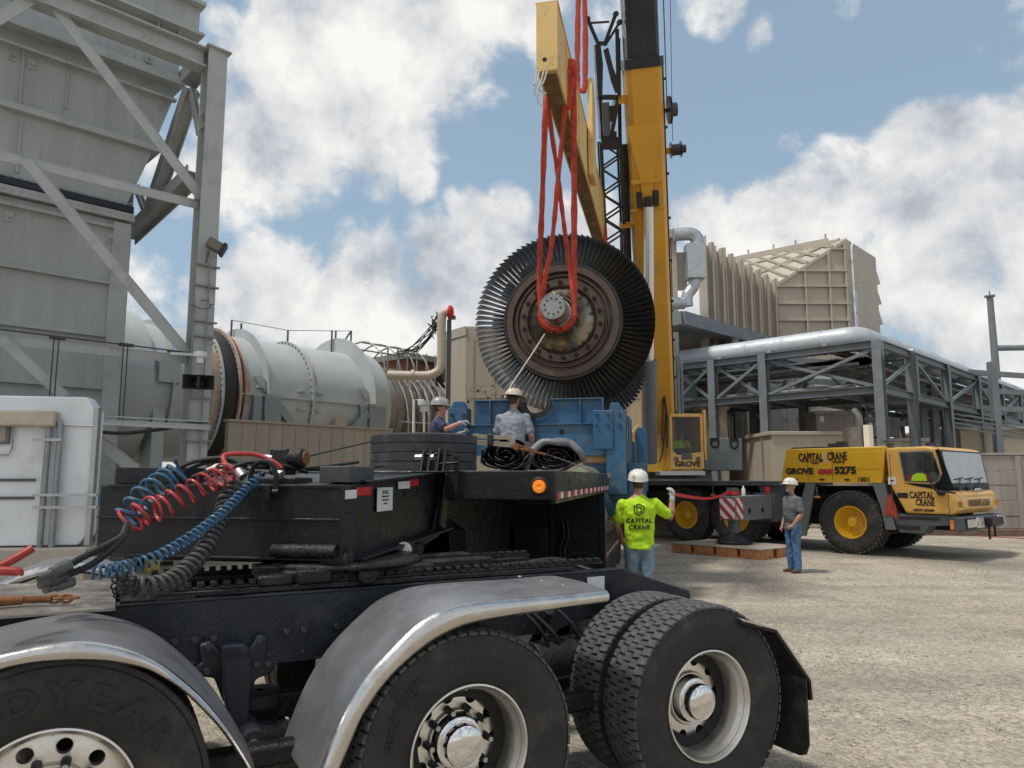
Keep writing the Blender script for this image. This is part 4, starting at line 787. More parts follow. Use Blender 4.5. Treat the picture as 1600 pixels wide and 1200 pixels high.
def truck_wheel(x, z=.545, y=.0, dish=.19, nuts=False, rot=0, tread='block', name='wheel'):
    # hub disc is the wheel part; tyre(s), rim, hub_cap, nuts below it
    wh = disc_with_holes(name, rimal, truck, [(dish, .262), (dish - .012, .24), (dish - .012, .15), (dish - .03, .14), (dish - .03, .06), (dish + .02, .06), (dish + .02, .262)], 10 if not nuts else 10, .029, .203, dish - .1, dish + .1, .3 + rot)
    wh.matrix_local = Matrix.Translation((x, y, z))
    pr = [(.004, .300), (-.006, .297), (-.008, .290), (0, .284), (.03, .279), (.05, .262), (.075, .259), (dish + .02, .262), (.24, .27), (.245, .30), (.25, .285), (.2, .275), (.04, .29)]
    MB().lathe(pr, 96, AXY).build('rim', rimal, wh)
    MB().lathe([(dish - .03, .135), (dish - .07, .118), (dish - .075, .108), (dish - .075, .098), (dish - .115, .098), (dish - .13, .094), (dish - .138, .08), (dish - .146, .045), (dish - .148, .001)], 48, AXY).build('hub_cap', chrome, wh)
    if nuts:
        nb = MB()
        for i in range(10):
            a = 2 * pi * (i + .5) / 10; p = (.152 * sin(a), .152 * cos(a)); nb.cyl((p[0], dish - .01, p[1]), (p[0], dish - .09, p[1]), .019, 12, .014)
        nb.build('lug_nuts', blackr, wh)
        nb = MB()
        for i in range(10):
            a = 2 * pi * (i + .5) / 10; p = (.152 * sin(a), .152 * cos(a)); nb.cyl((p[0], dish - .089, p[1]), (p[0], dish - .095, p[1]), .012, 12)
        nb.build('stud_ends', silver, wh)
    MB().box(-.004, .004, .055, .12, .255, .262).build('valve_stem', silver, wh)
    for yo in ((.125, .475) if tread == 'block' else (.155,)):
        w = .28 if tread == 'block' else .36
        ty = tyre_mesh(.545, w).build('tyre', rubber, wh, loc=(0, yo, 0))
        tm_ = (tread_mesh(.545, w) if tread == 'block' else rib_tread(.545, w)).build('tread', treadm if tread == 'block' else rubber, wh, loc=(0, yo, 0), smooth=25)
    if tread == 'block':
        MB().lathe([(.16, .28), (.16, .2), (.44, .2), (.44, .28)], 48, AXY).build('inner_rim', blackp, wh)
    return wh
def arc_text(body, r, a0, size, m, par, y, step, sx=1.0, depth=.002, bold=0):
    """raised lettering round a sidewall; angle clockwise from the top"""
    a = a0
    for ch in body:
        if ch != ' ':
            px, pz = r * sin(a), r * cos(a)
            text('raised_letter', ch, size, plane_m((px, y, pz), (cos(a), 0, -sin(a)), (sin(a), 0, cos(a))), m, par, depth, sx, 'CENTER', bold=bold)
        a += step
w1 = truck_wheel(0, rot=.1)
w2 = truck_wheel(-1.46, nuts=True, rot=.35)
w3 = truck_wheel(-3.13, z=.60, dish=.12, nuts=True, tread='rib')
rubl = M('raised_rubber', (.012, .012, .012), .45, 0, .2, 5)
arc_text('GOODYEAR', .378, radians(-68), .125, rubl, w3, -.037, .31, 1.25, .003, .004)
arc_text('G572 1AD', .40, radians(-78), .045, rubl, w2, -.0265, .085, 1.3, .002, .002)
arc_text('295/75R', .43, radians(-62), .035, rubl, w2, -.0255, .07, 1.3, .002, .002)
MB().box(-4.0, -.1, .35, .45, .5, .6).build('axle_beam', greasy, truck, bevel=.02)
ab = MB()
for x in (0, -1.46, -3.13):
    ab.cyl((x, .6, .54), (x, 1.9, .54), .075, 14); ab.ball((x, 1.22, .54), .22, (1, 1, 1), 16)
ab.build('axle', greasy, truck)
for x in (0, -1.46, -3.13): # far side duals
    tyre_mesh(.545, .28).build('far_tyre', rubber, truck, loc=(x, 2.32, .545)); tyre_mesh(.545, .28).build('far_tyre', rubber, truck, loc=(x, 1.97, .545))
# frame rails with tapered tails
tx, tz = T.Y(975, 895, .79); ex, ez = T.Y(1078, 926, .79); e2, ez2 = T.Y(1080, 944, .79)
for y0, nm in ((.79, 'frame_rail'), (1.58, 'frame_rail')):
    mb = MB()
    out = [(-5.2, .86), (-.5, .86), (-.12, .95), (e2, ez2), (ex, ez), (tx, 1.19), (-5.2, 1.19)]
    mb.prism(out, 'y', y0, y0 + .012)
    for q in ((-5.2, tx, 1.19, 1.202), (-5.2, -.5, .85, .862)): mb.box(q[0], q[1], y0 - .004 if y0 < 1 else y0 - .08, y0 + .09 if y0 < 1 else y0 + .016, q[2], q[3])
    mb.beam((tx, y0 + .05, 1.192), (ex, y0 + .05, ez + .004), .09, .012)
    mb.build(nm, framep, truck, bevel=.003)
bt = MB(); rnd = random.Random(5)
for i in range(40):
    x = -3.3 + i * .088
    if rnd.random() < .55: bt.cyl((x, .79, 1.01), (x, .765, 1.01), .016, 6)
    bt.cyl((x, .79, .90), (x, .775, .90), .010, 6) if rnd.random() < .3 else None
bt.build('frame_bolt', M('bolt_grey', (.055, .058, .065), .45, .3), truck, smooth=20)
hb = MB()
for i in range(40):
    x = -3.3 + i * .088 + .044
    if rnd.random() < .5: hb.cyl((x, .789, 1.01), (x, .786, 1.01), .011, 10)
hb.build('frame_holes', darkm, truck)
MB().box(-.28, -.15, .782, .788, 1.08, 1.165).build('reflector_plate', refw, truck)
mb = MB(); mb.box(-5.2, -4.6, .8, 1.6, .9, 1.15)
for x in (-2.9, -2.1, -1.1, -.35): mb.box(x, x + .12, .8, 1.6, .9, 1.14)
mb.beam((ex - .05, .8, ez - .03), (ex - .05, 1.6, ez - .03), .08, .1); mb.build('crossmember', framep, truck, bevel=.006)
# suspension hanger and arms between the wheels
hc = T.Y(365, 1040, .76)
mb = MB(); mb.prism([T.Y(*p, .74) for p in ((312, 1008), (330, 1002), (345, 1022), (385, 1022), (405, 992), (418, 996), (416, 1030), (430, 1040), (425, 1052), (400, 1062), (390, 1100), (350, 1100), (335, 1060), (308, 1058), (300, 1048), (316, 1036))], 'y', .74, .785)
mb.prism([T.Y(*p, .66) for p in ((344, 1012), (352, 1006), (382, 1006), (390, 1014), (392, 1060), (388, 1118), (384, 1165), (372, 1180), (360, 1150), (350, 1085))], 'y', .64, .74)
mb.prism([T.Y(*p, .66) for p in ((715, 965), (752, 962), (770, 1012), (738, 1018))], 'y', .66, .76)
mb.build('spring_hanger', framep, truck, bevel=.012)
mb = MB()
for p in ((325, 1009), (405, 998), (323, 1048), (400, 1037), (418, 1035)):
    a, b = T.Y(*p, .74); mb.cyl((a, .742, b), (a, .715, b), .016, 6)
a, b = T.Y(390, 1150, .62); mb.cyl((a, .5, b), (a, .78, b), .06, 16); mb.cyl((a, .46, b), (a, .8, b), .025, 10)
mb.build('hanger_bolts', M('bolt_grey'), truck, smooth=20)
text('cast_mark', 'NEWAY', .035, plane_m((T.Y(352, 1030, .64)[0], .637, T.Y(352, 1030, .64)[1]), (1, 0, .05), (0, 0, 1)), framep, truck, .003, 1.2)
mb = MB() # air springs, tanks, shocks in the dark between the wheels
for x in (-.72, -2.25, -.45): mb.lathe([(0, .02), (0, .12), (.06, .15), (.12, .12), (.18, .15), (.24, .12), (.24, .02)], 20, Matrix.Translation((x, .95, .45)) @ Matrix.Rotation(-pi / 2, 4, 'Y'))
mb.cyl((-1.05, .7, .62), (-.55, .75, .80), .05, 12); mb.cyl((-.72, .72, .70), (-.42, .72, .72), .12, 16); mb.cyl((-2.35, .68, .55), (-1.95, .7, .5), .07, 14)
mb.beam((-2.35, .9, .62), (-.2, .9, .62), .1, .12); mb.cyl((-.62, .68, 1.0), (-.62, .95, .7), .03, 10)
mb.build('suspension', greasy, truck, bevel=.008)
mb = MB()
for i, (x, z) in enumerate(((-.80, 1.02), (-.70, .98), (-.58, 1.03))): mb.tube(smoothpath([(x, .74, z), (x + .1, .66, z - .12), (x + .22, .72, z - .3), (x + .3, .8, z - .4)]), .012, 8)
mb.build('brake_line', blackr, truck)
# fenders
def fender(up, lo, name, y0=-.03, y1=.60, part=True):
    U = [T.Y(*p, y0) for p in up]; Lo = [T.Y(*p, y0) for p in lo]
    U = [(p.x, p.z) for p in smoothpath([(a, 0, b) for a, b in U], 5)]; Lo = [(p.x, p.z) for p in smoothpath([(a, 0, b) for a, b in Lo], 5)]
    body = MB(); P = [Vector(p) for p in U]; n = len(P); vs = []
    segs = [(0, 0), (.18, .012), (.45, .018), (.8, .014), (1, 0)]
    for i, p in enumerate(P):
        d = (P[min(i + 1, n - 1)] - P[max(i - 1, 0)]).normalized(); nr = Vector((-d.y, d.x))
        if nr.y < 0 and abs(d.x) > .3: nr = -nr
        if d.x >= 0: nr = Vector((-d.y, d.x))
        for f, o in segs: q = p + nr * o; vs.append((q.x, y0 + (y1 - y0) * f, q.y))
        for f, o in reversed(segs): q = p + nr * (o - .006); vs.append((q.x, y0 + (y1 - y0) * f, q.y))
    k = 10; fs = [(i * k + j, i * k + (j + 1) % k, (i + 1) * k + (j + 1) % k, (i + 1) * k + j) for i in range(n - 1) for j in range(k)] + [tuple(range(k)), tuple((n - 1) * k + j for j in reversed(range(k)))]
    body.add(vs, fs); fo = body.build(name, fendm, truck, smooth=40)
    lip = MB(); vs = []; n = len(U); m_ = len(Lo)
    sec = [(0, 0.002), (.02, -.018), (.22, -.036), (.5, -.042), (.8, -.036), (1, -.020), (1.0, -.006), (.6, -.012), (.15, -.004)]
    for i in range(n):
        t = i / (n - 1) * (m_ - 1); a = int(min(t, m_ - 2)); q = Vector(Lo[a]).lerp(Vector(Lo[a + 1]), t - a); p = Vector(U[i])
        for s_, o in sec: c = p.lerp(q, s_); vs.append((c.x, y0 + o + .006, c.y))
    k = len(sec); fs = [(i * k + j, i * k + (j + 1) % k, (i + 1) * k + (j + 1) % k, (i + 1) * k + j) for i in range(n - 1) for j in range(k)] + [tuple(range(k)), tuple((n - 1) * k + j for j in reversed(range(k)))]
    lip.add(vs, fs); lip.build('fender_lip', alu, fo, smooth=60); return fo
f1 = fender([(490, 1228), (529, 1128), (568, 1062), (610, 1014), (655, 972), (700, 950), (745, 940), (812, 934), (880, 929), (946, 922)],
       [(515, 1238), (540, 1178), (568, 1114), (610, 1056), (665, 1008), (705, 985), (745, 972), (812, 960), (880, 950), (946, 940)], 'fender')
fender([(-110, 1050), (0, 1020), (90, 1003), (150, 1003), (210, 1017), (255, 1038), (300, 1074), (330, 1104), (360, 1143), (392, 1195), (400, 1215)],
       [(-110, 1085), (0, 1047), (70, 1034), (150, 1032), (205, 1039), (240, 1050), (280, 1075), (310, 1102), (345, 1140), (378, 1190), (385, 1212)], 'fender')
rv = MB()
for p in ((812, 906), (847, 913), (880, 920)):
    v = T.l(onz(*p, 1.25)); rv.ball((v.x, v.y, 1.268), .012, (1, 1, .4), 10)
rv.build('fender_bolt', silver, truck)
# far side front fender
mb = MB(); pts = [(-3.7 + .62 * -cos(radians(a)) + .5, .62 + .66 * sin(radians(a))) for a in range(20, 165, 8)]
mb.strip(pts, .01, 'y', 1.8, 2.44); mb.build('far_fender', fendm, truck)
mb = MB(); mb.tube([(x, 1.79, z) for x, z in pts], .03, 10); mb.build('far_fender_lip', alu, truck)
# quarter fender and mud flap behind the rear wheel
mb = MB(); q = [(.22, .985), (.46, .90), (.71, .60), (.715, .50)]
mb.strip([(.20, .99), (.47, .91), (.73, .60), (.735, .49)], -.012, 'y', -.06, .60); mb.build('quarter_fender', blackp, truck)
mb = MB()
for a, b in (((.20, .992), (.47, .915)), ((.47, .915), (.735, .60)), ((.735, .60), (.74, .49))):
    d = (Vector(b) - Vector(a)).normalized(); nr = Vector((-d.y, d.x)) * .012
    mb.prism([a, b, (b[0] + nr.x, b[1] + nr.y), (a[0] + nr.x, a[1] + nr.y)], 'y', -.065, .06)
mb.build('quarter_fender_trim', alu, truck, bevel=.003)
fl = [(-.055, .62), (-.055, .24), (-.03, .18), (.02, .16), (.56, .16), (.60, .21), (.60, .62)]
MB().prism([(y, z) for y, z in fl], 'x', .70, .712).build('mud_flap', M('flap_rubber', (.018, .018, .018), .7, 0, .4, 9, .5, 50, dirt=(.08, .07, .06), damt=.5, dscale=8), truck, bevel=.004)
# deck plate ahead of the rack
mb = MB(); mb.box(-4.9, -2.95, .6, 1.75, 1.205, 1.215); mb.build('deck_plate', M('deck_tread_plate', (.36, .34, .31), .42, .75, .25, 3, .5, 60, dirt=(.2, .15, .11), damt=.5, dscale=5), truck)
MB().box(-4.9, -3.52, .98, 1.22, 1.217, 1.26).build('deck_box', M('bare_alloy', (.62, .60, .57), .35, .7, .06, 3), truck, bevel=.004)
mb = MB(); mb.box(-2.93, -2.6, .79, 1.62, 1.203, 1.216); mb.build('black_plate', greasy, truck)
# fifth wheel slider with toothed racks
fw = MB(); fw.box(-2.75, -.35, .83, 1.0, 1.204, 1.235); fw.box(-2.75, -.35, 1.42, 1.60, 1.204, 1.235)
fwo = fw.build('slider_base', greasy, truck, bevel=.006)
for y0, x0, n in ((.84, -2.78, 9), (.84, -1.98, 30), (1.50, -2.78, 40)):
    mb = MB(); mb.box(x0, x0 + n * .062, y0, y0 + .05, 1.236, 1.250)
    for i in range(n): mb.box(x0 + .006 + i * .062, x0 + .04 + i * .062, y0, y0 + .05, 1.25, 1.275)
    mb.build('tooth_rack', greasy, fwo, bevel=.004)
mb = MB(); mb.lathe([(0, .001), (0, .46), (.03, .47), (.045, .44), (.045, .001)], 40, Matrix.Translation((-1.75, 1.22, 1.29)) @ Matrix.Rotation(-pi / 2, 4, 'Y'))
mb.box(-2.15, -1.3, .86, 1.58, 1.236, 1.30); mb.box(-1.35, -.85, 1.0, 1.12, 1.25, 1.30); mb.box(-1.35, -.85, 1.32, 1.44, 1.25, 1.30); mb.box(-2.1, -1.92, .80, .9, 1.236, 1.31); mb.cyl((-1.72, .78, 1.27), (-1.72, 1.66, 1.27), .06, 16)
mb.box(-2.3, -2.12, .82, .96, 1.236, 1.29); mb.box(-2.28, -2.1, 1.0, 1.18, 1.25, 1.32)
mb.build('fifth_wheel', greasy, truck, bevel=.012)
mb = MB(); mb.tube(smoothpath([(-.8, 1.0, 1.22), (-.5, .95, 1.27), (-.3, 1.05, 1.24), (-.15, .9, 1.18)]), .014, 8); mb.tube(smoothpath([(-.9, .93, 1.235), (-.6, .9, 1.245), (-.35, .9, 1.22)]), .03, 10)
mb.build('air_line', blackr, truck)
# connectors at the front of the deck
mb = MB()
for i, ((a, b), (c, d)) in enumerate((((60, 905), (108, 882)), ((62, 915), (105, 895)), ((70, 922), (112, 908)))):
    p = T.l(at(a, b, 3.0 + .05 * i)); q = T.l(at(c, d, 3.12 + .05 * i)); mb.tube([p, p.lerp(q, .4), p.lerp(q, .42), q], [.016, .018, .024, .026], 12)
mb.build('hose_coupling', M('coupling_metal', (.12, .12, .115), .45, .6, .3, 20), truck)
# ================ TRAILER, local x away from the tractor, y to the left
R = Fr(-.927, 4.1, 78)
trl = empty('lowboy_trailer', R, 'black lowboy trailer gooseneck and deck with red and white reflective tape', 'trailer')
xe = R.Y(951, 742, -.9)[0]; xb = R.Y(945, 765, -.9)[0]
NB = [(0, 1.345), (.35, 1.33), (1.80, 1.41), (1.80, 1.835), (.9, 1.80), (0, 1.755)]
mb = MB(); mb.prism(NB, 'y', .012, 1.56); mb.build('gooseneck', blackp, trl, bevel=.01)
mb = MB()
mb.beam((.10, -.035, 1.345), (1.86, -.035, 1.405), .10, .018, up=(0, 0, 1)); mb.beam((.25, -.02, 1.775), (1.84, -.02, 1.845), .07, .016)
mb.box(-.012, .0, .0, 1.56, 1.56, 1.575); mb.box(-.02, 0, .02, 1.55, 1.345, 1.36); mb.box(-.008, 0, .02, 1.5, 1.74, 1.76)
mb.prism([(-.02, 1.335), (.13, 1.335), (.13, 1.60), (-.02, 1.60)], 'y', -.012, .0)
mb.beam((-.01, 0, 1.34), (-.01, 0, 1.76), .02, .02)
mb.build('neck_flange', blackp, trl, bevel=.004)
mb = MB(); mb.prism([(1.36, 1.40), (1.78, 1.42), (1.78, 1.83), (1.70, 1.83), (1.66, 1.62), (1.60, 1.55), (1.52, 1.42)], 'y', -.03, -.008); mb.beam((1.62, -.06, 1.42), (1.66, -.06, 1.56), .02, .12, up=(1, 0, 0)); mb.beam((1.66, -.06, 1.56), (1.76, -.06, 1.83), .02, .12, up=(1, 0, 0)); mb.build('neck_gusset', blackp, trl, bevel=.004)
mb = MB(); mb.cyl((.04, -.03, 1.355), (.04, .12, 1.355), .06, 24); mb.cyl((.04, -.036, 1.355), (.04, -.03, 1.355), .025, 12)
mb.cyl((-.025, .02, 1.40), (-.025, .40, 1.40), .038, 16); mb.build('pivot_roller', greasy, trl, bevel=.004)
mb = MB(); mb.box(.10, .45, .01, .20, 1.77, 1.865); mb.build('valve_box', M('matt_box', (.045, .05, .055), .6, 0, .15, 3), trl, bevel=.006)
mb = MB(); mb.box(.05, .35, 1.10, 1.5, 1.76, 1.86); mb.build('left_box', blackp, trl, bevel=.006)
# kingpin plate
mb = MB(); mb.prism([(.15, 1.31), (1.2, 1.31), (1.2, 1.335), (.15, 1.335)], 'y', .1, 1.5); mb.beam((.9, .2, 1.22), (2.2, .2, 1.36), .12, .10)
mb.build('coupler_plate', greasy, trl, bevel=.01)
mb = MB(); mb.cyl((.75, -.08, 1.34), (1.30, .02, 1.30), .05, 20); mb.build('air_tank', alu, trl)
# upper deck
YL = 2.42
mb = MB(); mb.box(1.765, 1.84, -.90, YL, 1.625, 1.852); mb.build('deck_front_beam', blackp, trl, bevel=.012)
mb = MB(); mb.box(1.80, xe, -.905, -.86, 1.60, 1.852); mb.box(1.80, xe, -.90, -.60, 1.60, 1.61); mb.box(1.80, xe, YL - .04, YL, 1.62, 1.85); mb.build('deck_side_beam', blackp, trl, bevel=.006)
mb = MB(); rnd = random.Random(2); y = -.86
while y < YL - .06: w = .19; mb.box(1.85, xe - .02, y, y + w - .008, 1.80 + rnd.uniform(0, .006), 1.853 + rnd.uniform(0, .004)); y += w
mb.build('deck_planks', M('deck_plank', (.16, .14, .12), .85, 0, .3, 5, .6, 40, dirt=(.26, .24, .21), damt=.4), trl, bevel=.004)
mb = MB(); mb.box(xe - .02, xe + .0, -.90, YL, 1.66, 1.852); mb.box(xe - .3, xe + .25, -.93, -.80, 1.79, 1.85); mb.build('deck_end_beam', M('worn_steel', (.24, .24, .22), .6, .4, .2, 6), trl, bevel=.006)
# tapes on the deck side
i = 0; x = 1.86
while x < xe - .3:
    MB().box(x, x + .17, -.910, -.906, 1.635, 1.685).build('reflective_tape', refr if i % 2 == 0 else refw, trl); x += .18 + (.09 if i % 2 else 0); i += 1
for a, b, c, d, m in ((535, 557, 765, 776, refw), (557, 580, 760, 771, refr), (622, 640, 754, 763, refw), (640, 654, 750, 760, refr)):
    p = R.Y(a, c, 0); q = R.Y(b, d, 0); zc = R.Y((a + b) / 2, (c + d) / 2 + (3 if a < 600 else 0), 0)[1]
    MB().prism([(p[0], zc - .024 + .002), (q[0], zc - .020), (q[0], zc + .03), (p[0], zc + .026)], 'y', -.0, .0119 - .014).build('reflective_tape', m, trl)
# notice plate
p = R.Y(589, 762, 0); q = R.Y(612, 797, 0); sx0, sx1 = p[0], q[0]; sz1, sz0 = p[1] + .0, q[1] - .0
MB().box(sx0, sx1, -.006, -.001, sz0, sz1).build('notice_plate', refw, trl, bevel=.001)
mid = (sx0 + sx1) / 2; H = sz1 - sz0
for s, zz, sz in (('NOTICE', .80, .034), ('5TH WHEEL DOES NOT', .62, .0155), ('INCREASE CAPACITY', .47, .0155), ('OF TRAILER', .32, .0155)):
    text('notice_text', s, sz, plane_m((mid, -.0075, sz0 + H * zz - sz / 3), (1, 0, 0), (0, 0, 1)), inkb, trl, .0006, .8 if sz > .02 else .72, 'CENTER')
# amber marker lamp
a, b = R.X(843, 760, 1.765)
mb = MB(); mb.lathe([(0, .001), (-.012, .05), (-.02, .062), (-.008, .072), (0, .072)], 32, Matrix.Translation((1.764, a, b))); lh = mb.build('marker_lamp', blackr, trl)
m = M('amber_lens', (.85, .22, .01), .25, 0, .1, 40, .8, 90); m.node_tree.nodes['Principled BSDF'].inputs['Emission Color'].default_value = (1, .3, .02, 1); m.node_tree.nodes['Principled BSDF'].inputs['Emission Strength'].default_value = .25
MB().lathe([(-.012, .001), (-.030, .02), (-.028, .046), (-.014, .050), (0, .05)], 32, Matrix.Translation((1.752, a, b))).build('amber_lens', m, lh)
# bulkhead and the dark under the deck
mb = MB(); mb.box(xb - .03, xb, -.90, YL, .22, 1.60); mb.box(xb - .06, xb - .03, -.9, -.82, .22, 1.6); mb.box(xb - .06, xb - .03, -.9, YL, 1.30, 1.33); mb.box(xb - .06, xb - .03, -.9, 1.6, .62, .65)
for y in (-.2, .35, 1.1): mb.box(xb - .07, xb - .03, y, y + .04, .3, 1.6)
mb.box(xb - .25, xb - .03, -.15, .3, .55, 1.15); mb.build('bulkhead', blackp, trl, bevel=.006)
mb = MB(); mb.prism([(1.8, 1.2), (2.6, 1.38), (3.2, 1.40), (3.8, 1.25), (3.9, .6), (xb, .5), (xb, 1.6), (1.8, 1.6)], 'y', .35, .55); mb.prism([(1.8, 1.2), (2.6, 1.38), (3.2, 1.40), (3.8, 1.25), (3.9, .6), (xb, .5), (xb, 1.6), (1.8, 1.6)], 'y', 1.2, 1.4)
mb.build('neck_beam', blackp, trl, bevel=.01)
mb = MB()
for i in range(7): mb.ball((xb - .06, .05, 1.22 - i * .1), .018, n=8)
for yy in (-.32, -.38): mb.tube(smoothpath([(xb - .08, yy, 1.25), (xb - .12, yy - .04, 1.05), (xb - .1, yy + .02, .85), (xb - .08, yy, .7)]), .02, 8)
mb.cyl((xb - .1, -.55, .78), (xb - .1, -.62, .35), .02, 8); mb.cyl((xb - .1, -.45, .8), (xb - .1, -.68, .8), .03, 8); mb.build('bulkhead_fittings', greasy, trl)
# well deck and its wheels
ZW = .92; xw = 15
mb = MB(); mb.box(xb + .01, xw, -.78, YL - .1, ZW - .05, ZW); mb.box(xb + .01, xw, -.78, -.70, .52, ZW - .052); mb.box(xb + .01, xw, YL - .18, YL - .1, .52, ZW - .052)
for x in [xb + .4 + i * .9 for i in range(9)]: mb.box(x, x + .08, -.7, YL - .2, .6, ZW - .052)
mb.build('well_deck', blackp, trl, bevel=.006)
i = 0; x = xb + .1
while x < 11: MB().box(x, x + .16, -.786, -.781, .60, .65).build('reflective_tape', refr if i % 2 == 0 else refw, trl); x += .18 + (.1 if i % 2 else 0); i += 1
for x in (9.6, 10.9, 12.2):
    wt = tyre_mesh(.46, .26, .24).build('trailer_tyre', rubber, trl, loc=(x, -.55, .46)); rib_tread(.46, .26, 64).build('rib_tread', treadm, wt)
# ---- things lying on the trailer
sp = empty('spare_tyre', R.m @ Matrix.Translation(R.l(at(662, 736, 6.5)) * 1.0), 'spare tyre lying flat on the black trailer deck', 'tyre')
sp.location.z = 1.858
mb = MB(); w, r = .30, .465; AZ = Matrix.Rotation(-pi / 2, 4, 'Y')
for q0, q1 in ((0, .070), (.075, .147), (.152, .224), (.229, .30)): mb.lathe([(q0, r - .025), (q0, r - .004), (q0 + .002, r - .001), ((q0 + q1) / 2, r), (q1 - .002, r - .001), (q1, r - .004), (q1, r - .025)], 72, AZ)
mb.build('tread', M('spare_rubber', (.03, .033, .037), .6, 0, .3, 6, .6, 90, dirt=(.10, .10, .10), damt=.35, dscale=7), sp, smooth=50)
MB().lathe([(0.02, .25), (-.005, .30), (-.0, .40), (.005, r - .02), (.295, r - .02), (.30, .42), (.315, .36), (.29, .27), (.27, .25)], 72, AZ).build('carcass', rubber, sp)
# winch bracket on the neck
wb = R.l(at(680, 735, 5.65))
mb = MB(); bx, by = 1.58, wb.y
for dy, hh in ((.02, .17), (.075, .17), (-.05, .19), (-.10, .19)): mb.prism([(bx - .10, 1.835), (bx + .05, 1.835), (bx + .05, 1.835 + hh - .03), (bx + .02, 1.835 + hh), (bx - .02, 1.835 + hh)], 'y', by + dy, by + dy + .018)
mb.box(bx - .15, bx + .1, by - .14, by + .14, 1.835, 1.848); mb.cyl((bx, by - .14, 1.975), (bx, by + .12, 1.975), .012, 8); mb.cyl((bx - .05, by - .03, 1.90), (bx - .05, by - .2, 1.91), .011, 8)
mb.beam((1.76, wb.y - .12, 1.62), (1.76, wb.y - .12, 1.97), .05, .04); mb.build('bracket', blackp, trl, bevel=.004)
mb = MB(); mb.cyl((bx - .02, by + .095, 1.95), (bx - .02, by + .15, 1.95), .024, 6); mb.cyl((bx - .03, by - .0, 1.95), (bx - .03, by + .02, 1.95), .024, 6); mb.build('bracket_nut', silver, trl, smooth=20)
# pintle block and lashing ring on the neck's front
pc = R.l(at(452, 716, 4.45))
mb = MB(); mb.lathe([(-.07, .001), (-.07, .055), (-.05, .062), (.05, .062), (.07, .055), (.07, .001)], 20, Matrix.Translation((pc.x, pc.y - .03, pc.z)) @ AXY)
mb.box(pc.x - .06, pc.x + .06, pc.y - .02, pc.y + .10, pc.z - .10, pc.z + .055); mb.box(pc.x - .1, pc.x + .12, pc.y - .10, pc.y + .20, 1.75, 1.80)
mb.build('hinge_block', greasy, trl, bevel=.01)
MB().cyl((pc.x - .05, pc.y + .08, pc.z), (pc.x - .05, pc.y + .14, pc.z), .02, 6).build('hinge_nut', silver, trl, smooth=20)
MB().lathe([(-.085, .001), (-.085, .04), (-.075, .045), (-.075, .001)], 16, Matrix.Translation((pc.x, pc.y - .03, pc.z)) @ AXY).build('hinge_pin', rustm, trl)
dc = R.l(at(411, 752, 4.14)); ring = MB()
pts = [(dc.x, dc.y + .075 * sx_, dc.z + z_) for sx_, z_ in ((1, -.05), (1.05, .02), (.9, .07), (.45, .105), (0, .11), (-.45, .105), (-.9, .07), (-1.05, .02), (-1, -.05))]
ring.tube(smoothpath(pts, 4), .014, 10); ring.cyl((dc.x, dc.y - .10, dc.z - .06), (dc.x, dc.y + .10, dc.z - .06), .020, 12); ring.box(dc.x - .03, dc.x + .03, dc.y - .06, dc.y + .06, dc.z - .10, dc.z - .03)
ring.build('lashing_ring', blackp, trl)
# hoses laid over the neck
def hose(name, pts, r, m, label, cat='hose', group=None):
    P = [at(*p) for p in pts]; o = MB().tube(smoothpath(P, 8), r, 9).build(name, m); tag(o, label, cat, group); return o
hb = MB()
for pts, r in (([(262, 741, 4.2), (300, 722, 4.25), (352, 716, 4.3), (385, 730, 4.3), (412, 742, 4.25)], .014), ([(285, 738, 4.25), (330, 722, 4.3), (400, 724, 4.4), (470, 732, 4.5), (560, 722, 4.9)], .011),
               ([(300, 745, 4.3), (350, 730, 4.35), (420, 731, 4.45), (520, 734, 4.8), (600, 728, 5.3)], .010), ([(340, 740, 4.22), (390, 722, 4.3), (440, 727, 4.35), (480, 738, 4.5)], .012), ([(320, 750, 4.2), (345, 738, 4.2), (372, 744, 4.2), (384, 765, 4.12)], .010)):
    hb = MB(); hb.tube(smoothpath([R.l(at(*p)) for p in pts], 8), r, 8); hb.build('brake_hose', blackr, trl)
g = MB(); g.cyl(R.l(at(372, 735, 4.2)), R.l(at(380, 745, 4.18)), .026, 10); g.cyl(R.l(at(428, 730, 4.3)), R.l(at(440, 742, 4.25)), .024, 10); g.build('hose_end', silver, trl)
G = 'coiled air and power lines between truck and trailer'
def coil(name, pts, Rr, turns, r, m, label):
    o = helix([at(*p) for p in pts], Rr, turns, r).build(name, m); tag(o, label, 'coiled hose', G); return o
coil('coiled_air_hose', [(196, 812, 3.75), (214, 786, 3.78), (238, 764, 3.85), (262, 750, 3.95), (288, 733, 4.0)], (.060, .070), 7.5, .0078, bluehose, 'blue coiled air hose with wide loose loops above the red one')
rc = coil('coiled_air_hose', [(198, 818, 3.7), (222, 803, 3.72), (255, 792, 3.8), (298, 768, 3.88), (330, 750, 3.95), (362, 734, 4.05)], (.068, .054), 10, .0082, redhose, 'red coiled air hose stretched up to the trailer front')
coil('coiled_air_hose', [(138, 894, 3.35), (165, 893, 3.4), (205, 884, 3.5), (255, 866, 3.6), (310, 832, 3.75), (352, 797, 3.9), (385, 764, 4.05), (408, 744, 4.12)], (.030, .022), 34, .0065, bluehose, 'blue tightly coiled air hose sagging along the trailer front')
coil('coiled_power_cable', [(190, 912, 3.38), (225, 918, 3.4), (262, 911, 3.5), (296, 884, 3.65), (325, 850, 3.8), (345, 812, 3.95), (352, 780, 4.05), (372, 752, 4.15)], (.042, .034), 27, .0105, greyhose, 'thick black coiled power cable drooping onto the truck frame')
